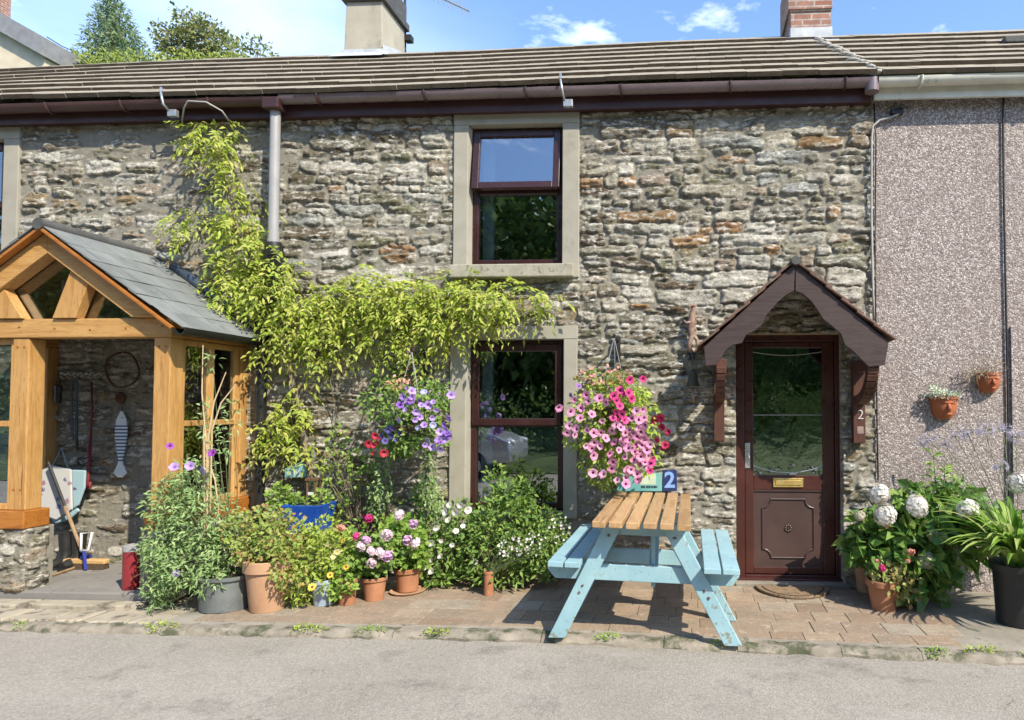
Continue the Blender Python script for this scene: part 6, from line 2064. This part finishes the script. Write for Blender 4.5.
basket('hanging basket overflowing with pale pink and magenta petunias over the table', 614, 408, 372, 609, 338, Yb,
       [(612, 402, Yb, 40, 20, .22, 300), (595, 430, Yb - .02, 34, 26, .2, 260), (630, 420, Yb - .02, 32, 28, .2, 260), (610, 455, Yb - .03, 34, 28, .18, 240), (640, 450, Yb, 22, 26, .16, 120), (604, 478, Yb - .03, 20, 10, .1, 50), (622, 392, Yb, 30, 14, .18, 120), (612, 415, Yb - .14, 36, 30, .08, 220), (618, 445, Yb - .12, 34, 26, .08, 180)],
       'yel', (.048, .028),
       [('pink', F2([(574, 400), (571, 412), (586, 395), (588, 401), (559, 408), (592, 414), (602, 421), (569, 426), (576, 429), (575, 435), (587, 430), (594, 433), (601, 433), (586, 446), (594, 443), (592, 449), (594, 456), (614, 442), (623, 440), (621, 427), (629, 430), (616, 425), (612, 431), (625, 457), (622, 443), (636, 445), (640, 452), (634, 460), (641, 432), (645, 440), (644, 418), (643, 410), (631, 470), (626, 478), (612, 469), (593, 473), (603, 474), (617, 480), (626, 484), (640, 464), (650, 445), (648, 456), (637, 474), (610, 454), (599, 398), (580, 418), (567, 433), (606, 402), (628, 448), (637, 437), (645, 425), (632, 418), (633, 433), (638, 428), (642, 445), (647, 450), (641, 457), (635, 452), (629, 440), (633, 468), (645, 462), (648, 468), (638, 480), (628, 470), (644, 436), (639, 420), (636, 411), (625, 433), (619, 450), (613, 462), (600, 446), (606, 438), (581, 408)]), 1.1),
        ('magenta', F2([(614, 396), (620, 390), (624, 394), (617, 401), (611, 398), (629, 393), (632, 399), (620, 406), (613, 418), (618, 421), (625, 420), (622, 414), (616, 412), (630, 380), (643, 379), (650, 471), (653, 459), (651, 463)], -.27), 1.05),
        ('cerise', F2([(655, 420), (662, 427), (665, 445), (663, 448), (657, 440), (668, 432), (661, 418)], -.1), 1.15),
        ('violet', F2([(579, 386), (571, 395)], -.2), .8)],
       [(612, 478, Yb - .05, 8, 16, .05, 40), (585, 450, Yb - .06, 6, 22, .04, 40)], 'petunia baskets on the wall')
t, c, r = basket('hanging basket of lilac and red petunias left of the lower window', 411, 425, 372, 405, 352, Yb,
       [(385, 400, Yb + .02, 24, 20, .18, 150), (412, 408, Yb, 32, 22, .22, 200), (430, 400, Yb, 18, 22, .18, 150), (420, 435, Yb - .02, 30, 20, .2, 200), (398, 440, Yb, 22, 18, .18, 120), (440, 395, Yb + .05, 12, 14, .12, 60), (412, 425, Yb - .12, 28, 22, .08, 110), (400, 440, Yb - .1, 22, 16, .08, 60)],
       'mid', (.05, .03),
       [('lilac', F2([(407, 388), (412, 397), (421, 405), (416, 412), (428, 405), (433, 402), (405, 410), (399, 420), (424, 425), (415, 420), (432, 418), (440, 432), (446, 430), (449, 418), (438, 440), (432, 447), (425, 445), (440, 449), (446, 440), (408, 402), (403, 397), (436, 410), (451, 395), (443, 436), (449, 436), (428, 440), (420, 417), (412, 391)]), 1.0),
        ('violet', F2([(444, 425), (447, 433), (411, 400), (420, 401), (400, 405), (440, 442)]), .95),
        ('red', F2([(375, 436), (373, 445), (369, 444), (378, 443), (384, 453), (373, 453), (381, 437)], -.22), 1.05),
        ('navy', F2([(388, 430), (382, 436), (391, 436), (396, 440), (385, 441), (400, 433), (392, 428)], -.2), .8),
        ('bluev', F2([(424, 392), (433, 425), (418, 428)], -.24), .85)],
       [(428, 475, Yb + .02, 8, 32, .06, 110), (384, 480, Yb + .03, 9, 28, .06, 80), (436, 500, Yb + .05, 10, 20, .06, 70), (375, 500, Yb + .1, 10, 20, .06, 60)], 'petunia baskets on the wall')
# coral begonia on top of the pink basket
for (nm, lab, u, v, ru, rv, n) in (('coral_begonia', 'coral flowered begonia at the crown of the pink basket', 605, 375, 30, 9, 60), ('coral_begonia', 'small coral begonia at the crown of the lilac basket', 398, 382, 10, 7, 22)):
    c = at(u, v, Yb - .05)
    t = thing(nm, lab, 'flowering plant', tuple(c))
    P, D = foliage('foliage', [ell(u, v + 4, Yb - .05, ru, rv, .12, n * 2)], .04, .03, LM['bronze'], t)
    PP, DD = blobs([ell(u, v, Yb - .1, ru, rv, .1, n)], .3)
    leaves('blossom', PP, jit(DD, .5, .9, .1), .036, .028, PT['salmon'], t, .2, .2)

# ---------------------------------------------------------------- right hand group
t, c, r, h = potted('hydrangea', 'hydrangea with pale pink mophead blooms and large leaves right of the front door', 'potted plant', 872, 594, 16, 562, M['terrapale'], None, rim=.18)
cy = -.34
hc = at(915, 545, cy)
lst = [ell(880, 545, cy - .03, 32, 26, .2, 110), ell(915, 545, cy - .04, 40, 34, .25, 190), ell(950, 540, cy - .02, 32, 34, .22, 130), ell(925, 580, cy - .12, 32, 18, .2, 80), ell(870, 535, cy, 22, 20, .15, 60), ell(940, 510, cy + .05, 34, 20, .18, 90), ell(900, 520, cy, 26, 16, .16, 70), ell(985, 530, cy + .05, 22, 28, .16, 60), ell(955, 500, cy + .08, 24, 14, .14, 50), ell(915, 500, cy + .08, 22, 12, .12, 40)]
P, D = foliage('foliage', lst, .135, .088, LM['hyd'], t, .7, .7, .15, .22, .3)
stems(P, (c.x + .25, cy + .05, gz(c.x)), t, 34, .006)
stems(P, (c.x, c.y, gz(c.x) + h), t, 10, .006)
for (u, v, k, s) in ((880, 495, 'hyd', .92), (885, 515, 'hyd', .95), (917, 506, 'hyd', 1.0), (968, 510, 'hyd', .92), (1018, 483, 'hyd', .9), (926, 561, 'hydold', .95), (933, 535, 'hydold', .6), (860, 516, 'hydold', .5)):
    link_mesh(FM[k], 'flower_head', t, at(u, v, cy - (.22 if u < 960 else .36)), (R(48), 0, random.uniform(0, 6)), s)

t, c, r, h = potted('geranium', 'round terracotta pot of variegated geranium with salmon blooms before the hydrangea', 'potted plant', 887, 613, 17.5, 581, M['terra'], None, rim=.2, taper=.66)
lst = [ell(895, 580, c.y - .02, 24, 14, .14, 170), ell(906, 592, c.y - .06, 14, 14, .1, 80), ell(885, 572, c.y + .03, 16, 12, .12, 70)]
LM['varieg'] = leafmat('variegated_leaf', [(.13, .18, .04), (.24, .27, .08), (.34, .33, .14), (.20, .24, .07), (.28, .13, .07)], .35)
P, D = foliage('foliage', lst, .042, .038, LM['varieg'], t, .7, .8, .25, .2, .1)
stems(P, (c.x, c.y, c.z + h), t, 26)
for (u, v, k, s) in ((882, 568, 'pelarm', .8), (911, 552, 'pelarr', .75), (887, 526, 'pelarr', .55), (908, 561, 'pelarr', .5), (877, 561, 'pelarr', .45)):
    link_mesh(FM[k], 'flower_head', t, at(u, v, c.y - .12 if v > 540 else cy - .25), (R(60), 0, random.uniform(0, 6)), s)

def straps(name, c, n, L0, L1, wd, mat, parent, spread=1.0, arch=.66):
    """arching strap leaves as ribbons"""
    V, Fc = [], []
    seg = 8
    for i in range(n):
        a = random.uniform(0, 2 * math.pi); Lh = random.uniform(L0, L1); el = random.uniform(.85, 1.52)
        dr = Vector((math.cos(a), math.sin(a), 0))
        p = Vector(c) + dr * random.uniform(0, .09) ; e = el
        side = Vector((-math.sin(a), math.cos(a), 0))
        b = len(V)
        for j in range(seg + 1):
            f = j / seg
            w_ = wd * (.55 + .9 * f) * (1 - f ** 3) + .002
            up = Vector((-dr.x * math.sin(e), -dr.y * math.sin(e), math.cos(e)))
            V.append(tuple(p + side * w_ / 2 + up * w_ * .18)); V.append(tuple(p)); V.append(tuple(p - side * w_ / 2 + up * w_ * .18))
            e -= arch / seg * (1.1 + f * 2) * spread
            p = p + (dr * math.cos(e) + Vector((0, 0, math.sin(e)))) * Lh / seg
        for j in range(seg):
            q = b + j * 3
            Fc += [(q, q + 1, q + 4, q + 3), (q + 1, q + 2, q + 5, q + 4)]
    V = np.array(V); V[:, 1] = np.minimum(V[:, 1], -.03)
    return mesh_from_np(name, V, np.array(Fc), mat, parent, smooth=True)
pc = onground(1027, 630)
k = mpp(pc); r = 28 * k
pcx, pcy = pc.x + .03, pc.y + r * .85
t = thing('agapanthus', 'arching strap leaved agapanthus with pale lilac flower heads in black planter', 'potted plant', (pcx, pcy, gz(pcx)))
ph = 62 * k
pot((pcx, pcy, gz(pcx)), r, ph, M['blackpot'], .12, .78, 'pot', t)
straps('foliage', (pcx, pcy, gz(pcx) + ph - .03), 300, .36, .74, .042, LM['strap'], t)
d = MB()
FM['agap'] = None
def umbel():
    vs, fs = [], []
    mb = MB()
    for i in range(20):
        z = random.uniform(-.5, 1); a = random.uniform(0, 6.28); rr_ = math.sqrt(1 - z * z)
        dd = Vector((rr_ * math.cos(a), rr_ * math.sin(a), z)); p = dd * .055
        u_ = dd.orthogonal().normalized(); v_ = dd.cross(u_)
        for j in range(5):
            t2 = j * 2 * math.pi / 5
            e = u_ * math.cos(t2) + v_ * math.sin(t2); s_ = dd.cross(e)
            q = p + dd * .012
            mb.add([p, q + e * .012 + s_ * .004, q + e * .026 + dd * .01, q + e * .012 - s_ * .004], [(0, 1, 2, 3)], 0)
        mb.tube([Vector((0, 0, 0)), p], .0012, 4, 1, cap=False)
    me = bpy.data.meshes.new('agapanthus_umbel'); me.from_pydata(mb.v, [], mb.f)
    me.materials.append(PT['agap']); me.materials.append(M['stem']); me.polygons.foreach_set('material_index', mb.mi)
    return me
FM['agap'] = umbel()
base = Vector((pcx, pcy, gz(pcx) + ph))
for (u, v, yy, s) in ((930, 440, -.4, .9), (955, 436, -.45, .7), (968, 434, -.5, .9), (985, 431, -.55, .9), (1003, 431, -.6, 1.0), (1000, 467, -.7, .8), (945, 445, -.42, .6), (1016, 437, -.5, .9), (921, 444, -.38, .6)):
    p = at(u, v, yy)
    link_mesh(FM['agap'], 'flower_head', t, p, (random.uniform(-.3, .3), random.uniform(-.3, .3), random.uniform(0, 6)), s)
    m_ = base.lerp(p, .5) + Vector((0, 0, .06))
    d = MB(); d.tube([base, m_, p], .003, 5); d.build('flower_stalk', M['stem'], t, smooth=True)
# upright lily like plant behind the hydrangea
c = at(942, 520, -.2)
t = thing('lily', 'upright yellow green lily foliage rising behind the hydrangea', 'plant', (c.x, -.2, gz(c.x)))
d = MB(); PPs, DDs = [], []
for (u, v) in ((933, 452), (945, 462), (955, 478), (968, 490), (925, 488)):
    p = at(u, v, -.24); b_ = Vector((c.x + random.uniform(-.05, .05), -.2, gz(c.x)))
    d.tube([b_, b_.lerp(p, .6), p], [.007, .006, .003], 6)
    for i in range(26):
        f = random.uniform(.55, 1.0); q = b_.lerp(p, f); a = random.uniform(0, 6.28)
        PPs.append(tuple(q)); DDs.append((math.cos(a), math.sin(a), .55))
d.build('stems', M['stem'], t, smooth=True)
PPs = np.array(PPs)
leaves('foliage', PPs, np.array(DDs), .13, .026, LM['bright'], t, .3, .3)

# ---------------------------------------------------------------- pots hung on the render
M['terrared'] = surf('red_terracotta', (.30, .085, .035), (.40, .13, .06), 6, .8, .25, 70, c3=(.45, .25, .17), s3=9, lo3=.62, hi3=.8)
def wallpot(label, u, v, ru, rv, leafk, dry):
    c = at(u, v, -.02); k = mpp(c)
    t = thing('wall_pot', label, 'wall pot', (c.x, -.013, c.z), 'terracotta pots hung on the render')
    r, hh = ru * k, rv * k
    d = MB()
    prof = [(0, -hh), (r * .55, -hh * .93), (r * .85, -hh * .5), (r * .98, 0), (r * 1.0, hh * .7), (r * 1.08, hh * .75), (r * 1.08, hh), (r * .98, hh), (r * .92, hh * .6), (0, hh * .55)]
    d.lathe((c.x, -.014, c.z), prof, 22, a0=math.pi, a1=2 * math.pi, sy=1.0)
    n_ = 11
    d.build('pot', M['terrared'], t, smooth='auto')
    d = MB()                                       # moulded face: brow, nose, mouth
    d.tube([(c.x + r * .05, -.014 - r * 1.0, c.z + hh * .35), (c.x + r * .05, -.014 - r * 1.14, c.z - hh * .05), (c.x + r * .05, -.014 - r * 1.0, c.z - hh * .2)], [r * .10, r * .16, r * .14], 8)
    d.tube([(c.x - r * .5, -.014 - r * .82, c.z + hh * .38), (c.x - r * .2, -.014 - r * .98, c.z + hh * .46), (c.x + r * .3, -.014 - r * .97, c.z + hh * .46), (c.x + r * .6, -.014 - r * .78, c.z + hh * .38)], r * .07, 7)
    d.tube([(c.x - r * .3, -.014 - r * .80, c.z - hh * .5), (c.x, -.014 - r * .88, c.z - hh * .54), (c.x + r * .35, -.014 - r * .76, c.z - hh * .48)], r * .07, 7)
    d.build('moulded_face', M['terrared'], t, smooth=True)
    if dry:
        P, D = foliage('foliage', [ell(u - 2, v - 15, -.11, 17, 9, .07, 120), ell(u - 14, v - 8, -.11, 10, 6, .06, 40)], .06, .006, LM['dry'], t, .8, .9, .1, ymax=-.02)
    else:
        P, D = foliage('foliage', [ell(u, v - 13, -.1, 15, 4, .07, 110), ell(u - 8, v - 18, -.1, 6, 5, .05, 30), ell(u + 12, v - 12, -.1, 7, 3, .05, 30)], .030, .017, LM['succ'], t, .6, .8, .5, ymax=-.02)
    stems(P, (c.x, -.014 - r * .4, c.z + hh * .6), t, 12, .003, M['twig'])
wallpot('terracotta face pot with plump pale succulent on the pebbledash wall', 943.5, 408, 13, 11.5, 'succ', False)
wallpot('terracotta face pot with dried grassy plant beside the black cable', 988, 383, 11.5, 10, 'dry', True)

# ---------------------------------------------------------------- weeds along the kerb
WL = ['weed in the kerb joint nearest the flagstone step', 'weed tuft below the big terracotta pot', 'weed tuft below the small terracotta pots', 'flat weed left of the table leg', 'weed under the picnic table front', 'weed between table and doormat', 'small weed right of the geranium pot', 'larger yellow green weed below the hydrangea', 'weed tuft at the foot of the black planter', 'weed below the sweet pea']
for i, (u, v, w_, hpx, n) in enumerate(((24, 622, 5, 2, 20), (308, 629, 18, 5, 90), (370, 630, 16, 5, 70), (432, 634, 14, 3, 50), (608, 640, 16, 4, 60), (722, 645, 14, 3, 50), (925, 640, 16, 5, 70), (980, 649, 20, 6, 110), (1012, 640, 10, 9, 50), (158, 627, 20, 6, 110))):
    p = onground(u, v); k = mpp(p); p.y = float(KY(p.x)) - .02 + (.06 if v > 640 and u > 900 else 0)
    t = thing('weed', 'green ' + WL[i], 'weed', (p.x, p.y, gz(p.x) - .03), 'weeds along the kerb')
    P, D = blob((p.x, p.y, gz(p.x) - .01), (w_ * k, .035, hpx * k), n, .1)
    P[:, 2] = np.maximum(P[:, 2], gz(p.x) - .04)
    o = leaves('foliage', P, jit(D, .4, .9, .55), 0.028, .010, LM['yel'] if i % 2 else LM['bright'], t, .3, .1)
# ================================================================== BEHIND THE ROOF
def tree(name, label, cat, base, h, crown, leafk, Lg, Wd, trunk_r=.12, limbs=14, up=.2, mat=None):
    t = thing(name, label, cat, base)
    P, D = blobs(crown, .25)
    leaves('crown', P, jit(D, .7, .9, up), Lg, Wd, mat or LM[leafk], t, .25, .15)
    d = MB()
    b = Vector(base)
    d.tube([b, b + Vector((.05, 0, h * .45)), b + Vector((0, 0, h * .95))], [trunk_r, trunk_r * .6, trunk_r * .1], 9)
    for i in rng.choice(len(P), limbs, replace=False):
        e = Vector(P[i]); s = b + Vector((0, 0, min(max(e.z - b.z - 1.0, h * .25), h * .8)))
        d.tube([s, s.lerp(e, .5) + Vector((0, 0, .1)), e], [trunk_r * .35, trunk_r * .2, trunk_r * .05], 6, cap=False)
    d.build('trunk', M['twig'], t, smooth=True)
    return t
LM['conifer'] = leafmat('conifer_needle', [(.06, .10, .045), (.10, .15, .065), (.15, .20, .085)], .3)
LM['bushfar'] = leafmat('far_bush_leaf', [(.08, .11, .03), (.13, .16, .045), (.18, .20, .06), (.15, .11, .06)], .35)
LM['hedge'] = leafmat('hedge_leaf', [(.13, .17, .03), (.20, .24, .045), (.26, .29, .06)], .35)
LM['opp'] = leafmat('woodland_leaf', [(.03, .055, .014), (.05, .08, .02), (.08, .11, .03)], .3, gain=2.3)
def hill(y): return -.3 + 6.3 * min(max((y - 6.5) / 6.5, 0), 1) + .1 * max(y - 13, 0)
yt = 15.5
c = at(112, 60, yt); k = mpp(c)
cr_ = []
for i in range(15):
    f = i / 14
    v = 62 - 68 * f
    w_ = (44 * (1 - f) ** .8 + 3)
    for s_ in range(4):
        a = s_ * math.pi / 2 + i * .9
        q = at(112 + w_ * .55 * math.cos(a), v + 3, yt + .9 * (1 - f) * math.sin(a))
        cr_.append((tuple(q), (w_ * .42 * k, .35, 4.0 * k), int(95 * (1.15 - f))))
tree('conifer', 'bluish spired conifer rising behind the left end of the roof', 'tree', (c.x, yt, hill(yt)), at(112, -6, yt).z - hill(yt), cr_, 'conifer', .20, .055, .14, 30, .25)
yt = 14.5
cr_ = [ell(u, v, yt, ru, rv, .8, int(n * 2.3)) for (u, v, ru, rv, n) in ((186, 50, 26, 18, 420), (205, 40, 24, 16, 340), (172, 40, 14, 14, 160), (226, 50, 18, 14, 200), (194, 26, 12, 12, 120), (186, 20, 4, 8, 22), (214, 28, 8, 8, 50))]
c = at(198, 50, yt)
tree('broadleaf_tree', 'round topped green and bronze tree behind the roof right of the conifer', 'tree', (c.x, yt, hill(yt)), 3.6, cr_, 'bushfar', .15, .08, .10, 22)
cr_ = [ell(u, v, yt - 1, ru, rv, .5, n) for (u, v, ru, rv, n) in ((240, 50, 8, 10, 70), (249, 46, 6, 9, 60), (263, 49, 9, 9, 90), (258, 42, 4, 7, 24))]
c = at(255, 50, yt - 1)
tree('sapling', 'small sparse tree behind the roof nearest the left chimney', 'tree', (c.x, yt - 1, hill(yt - 1)), 3.2, cr_, 'bushfar', .15, .075, .06, 10)
yt = 13.2
c = at(140, 62, yt)
t = thing('hedge', 'yellow green hedge top along the bank behind the roof', 'hedge', (c.x, yt, hill(yt)))
cr_ = [ell(u, 64 + random.uniform(-2, 2), yt, 16, 10, .5, 150) for u in range(48, 245, 12)]
P, D = blobs(cr_, .2)
leaves('foliage', P, jit(D, .7, .9, .3), .13, .06, LM['hedge'], t)
# gable end of the house up the hill
yg = 12.0
gw = thing('gable_house', 'pale rendered gable with grey verge beyond the left end of the roof', 'house', (at(0, 60, yg).x - 3, yg, hill(yg)))
M['cream'] = surf('cream_render', (.46, .39, .28), (.58, .50, .37), 3, .9, .3, 60)
M['greyverge'] = surf('grey_verge', (.16, .16, .165), (.24, .24, .245), 4, .7, .2)
ax_, az_ = at(-60, -12, yg).x, at(-60, -12, yg).z
ex_, ez_ = at(45, 48, yg).x, at(45, 48, yg).z
d = MB()
xm = ax_ - (ex_ - ax_)
d.prism([(xm, hill(yg) - .5), (ex_, hill(yg) - .5), (ex_, ez_ - .15), (ax_, az_ - .15), (xm, ez_ - .15)], yg, yg + 7, 'y'); d.build('wall', M['cream'], gw)
sl_ = (at(48, 53, yg).z - at(0, 24, yg).z) / (at(48, 53, yg).x - at(0, 24, yg).x)
for s_ in (1, -1):
    d = MB()
    A = Vector((ax_, 0, az_)); B = Vector((ax_ + s_ * (ex_ - ax_ + .1), 0, ez_ - .03))
    d.prism([(A.x, A.z - .27), (B.x, B.z - .27), (B.x, B.z + .27), (A.x, A.z + .27)], yg - .22, yg + 7.2, 'y'); d.build('roof', M['greyverge'], gw)
d = MB(); q = at(-6, 6, yg + 1.5); d.box(q.x - .55, q.x + .12, yg + 1.2, yg + 1.9, q.z - 1.0, q.z + 1.0); d.build('chimney', M['brick'], gw)
p0, p1 = at(47, 37, yg + .3), at(76, 52, 15.5)
d = MB(); d.tube([p0, p0.lerp(p1, .5) - Vector((0, 0, .05)), p1], .015, 5)
tag(d.build('overhead_wire', M['cable_black'], None, origin=p0), 'thin black wire running from the pale gable towards the conifer', 'wire')

# ================================================================== ACROSS THE ROAD (mirrored in the glass)
random.seed(5)
for i, (x, y, h, w_) in enumerate(((-15, -22, 10.5, 4.2), (-9.5, -24, 12.5, 4.4), (-4.5, -21, 11.0, 4.0), (.5, -24, 12.0, 4.3), (5.0, -21.5, 10.0, 3.8), (10.5, -24, 11.5, 4.4))):
    z0 = -.06 + .10 + .06 * max(-y - 10, 0) - .1
    cr_ = []
    for q in range(12):
        f = random.uniform(.12, 1.0)
        a = random.uniform(0, 6.28); rr_ = w_ * .55 * math.sin(math.pi * min(.95, f * .85 + .12)) ** .7
        cr_.append(((x + rr_ * math.cos(a), y + rr_ * math.sin(a) * .7, z0 + h * f * .92), (w_ * .48, w_ * .42, h * .16), 420))
    tree('woodland_tree', ['bushy tree across the road mirrored at the left of the glass', 'tallest tree across the road mirrored in the glass', 'rounded tree across the road mirrored left of centre', 'broad tree across the road mirrored in the upper window', 'lower tree across the road mirrored in the front door', 'spreading tree across the road mirrored at the right'][i], 'tree', (x, y, z0), h, cr_, 'opp', .55, .34, .25, 16)
for i, (x, y, h, w_) in enumerate(((-22, -27, 13, 5.0), (-29, -25, 12, 5.2), (-36, -29, 14, 5.6), (-13, -33, 13, 5.0), (3, -33, 13, 5.2), (17, -27, 12, 5.0))):
    z0 = .9
    cr_ = []
    for q in range(11):
        f = random.uniform(.05, 1.0); a = random.uniform(0, 6.28); rr_ = w_ * .55 * math.sin(math.pi * min(.95, f * .85 + .12)) ** .7
        cr_.append(((x + rr_ * math.cos(a), y + rr_ * math.sin(a) * .7, z0 + h * f * .92), (w_ * .5, w_ * .42, h * .16), 330))
    tree('woodland_tree', ['tall tree on the far bank mirrored in the porch gable glass', 'broad tree on the far bank mirrored in the left porch pane', 'farthest tree on the bank mirrored in the porch glass', 'second row tree across the road mirrored beside the tallest tree', 'second row tree across the road mirrored above the door hedge', 'last tree across the road towards the neighbouring cottage'][i], 'tree', (x, y, z0), h, cr_, 'opp', .6, .36, .28, 12)
t = thing('hedge', 'dark field hedge across the road mirrored in the door glass', 'hedge', (-2, -13, .2))
P, D = blobs([((x, -13 + random.uniform(-.3, .3), .9), (1.3, .8, random.uniform(1.0, 1.5)), 330) for x in np.arange(-18, 14, 1.7)], .3)
leaves('foliage', P, jit(D, .7, .9, .3), .16, .09, LM['opp'], t)
# silver parked car, seen in the lower window
cx0, cx1, yc0, yc1 = -7.9, -3.75, -9.35, -7.75
car = thing('parked_car', 'silver hatchback parked across the road and mirrored in the lower window', 'car', ((cx0 + cx1) / 2, (yc0 + yc1) / 2, -.08))
M['silver'] = surf('silver_paint', (.42, .44, .47), (.48, .50, .53), 3, .22, 0, metal=.5, spec=.6)
M['carglass'] = surf('dark_car_glass', (.01, .012, .014), (.02, .022, .025), 3, .05, 0, spec=.8)
M['tyre'] = surf('tyre_rubber', (.012, .012, .012), (.02, .02, .02), 20, .85, .1)
def cs(f, z, ins): return [(cx0 + f * (cx1 - cx0), yc0 + ins, z), (cx0 + f * (cx1 - cx0), yc1 - ins, z)]
prof = [(0.0, .42, .75), (.02, .30, .98), (.06, .28, 1.05), (.20, .26, 1.42), (.30, .26, 1.46), (.55, .26, 1.43), (.72, .26, 1.02), (.90, .27, .90), (.985, .30, .74), (1.0, .40, .60)]
d = MB()
vs, fs = [], []
for f, zb, zt in prof:
    zm = min(zt, .95)
    x = cx0 + f * (cx1 - cx0)
    e = .10 if f in (0.0, 1.0) else .0
    vs += [(x, yc0 + .06 + e, zb), (x, yc0 + e, (zb + zm) / 2), (x, yc0 + .05 + e, zm), (x, yc0 + .24 + e, zt), (x, yc1 - .24 - e, zt), (x, yc1 - .05 - e, zm), (x, yc1 - e, (zb + zm) / 2), (x, yc1 - .06 - e, zb)]
for i in range(len(prof) - 1):
    for j in range(8):
        fs.append((i * 8 + j, i * 8 + (j + 1) % 8, (i + 1) * 8 + (j + 1) % 8, (i + 1) * 8 + j))
fs += [tuple(range(8))[::-1], tuple((len(prof) - 1) * 8 + j for j in range(8))]
d.add(vs, fs); d.build('body', M['silver'], car, smooth='auto', bevel=.03)
Lc = cx1 - cx0
for (yy, s_) in ((yc1 - .16, 1), (yc0 + .16, -1)):
    d = MB(); d.add([(cx0 + Lc * .16, yy + s_ * .09, 1.0), (cx0 + Lc * .66, yy + s_ * .09, 1.0), (cx0 + Lc * .56, yy - s_ * .03, 1.36), (cx0 + Lc * .23, yy - s_ * .03, 1.36)], [(0, 1, 2, 3)]); d.build('side_window', M['carglass'], car)
d = MB(); d.add([(cx0 + Lc * .565, yc0 + .28, 1.42), (cx0 + Lc * .565, yc1 - .28, 1.42), (cx0 + Lc * .715, yc1 - .2, 1.05), (cx0 + Lc * .715, yc0 + .2, 1.05)], [(0, 1, 2, 3)]); d.build('windscreen', M['carglass'], car)
for f in (.19, .80):
    for (yy, s_) in ((yc1 - .09, 1), (yc0 + .09, -1)):
        x = cx0 + Lc * f
        wh = thing('wheel', None, None, (0, 0, 0)); wh.parent = car; wh.location = Vector((x, yy, .24)) - wloc(car)
        d = MB(); d.tube([(x, yy - .1, .24), (x, yy + .1, .24)], .31, 24); d.build('tyre', M['tyre'], wh, bevel=.02)
        d = MB(); d.tube([(x, yy + s_ * .08, .24), (x, yy + s_ * .112, .24)], .21, 20); d.build('rim', M['silver'], wh, bevel=.01)
M['lamp'] = surf('lamp_lens', (.5, .5, .52), (.6, .6, .62), 9, .1, 0)
for (yy) in (yc1 - .28, yc0 + .28):
    d = MB(); d.ball((cx1 - .12, yy, .72), (.14, .16, .08), 12, 8); d.build('headlight', M['lamp'], car, smooth=True)
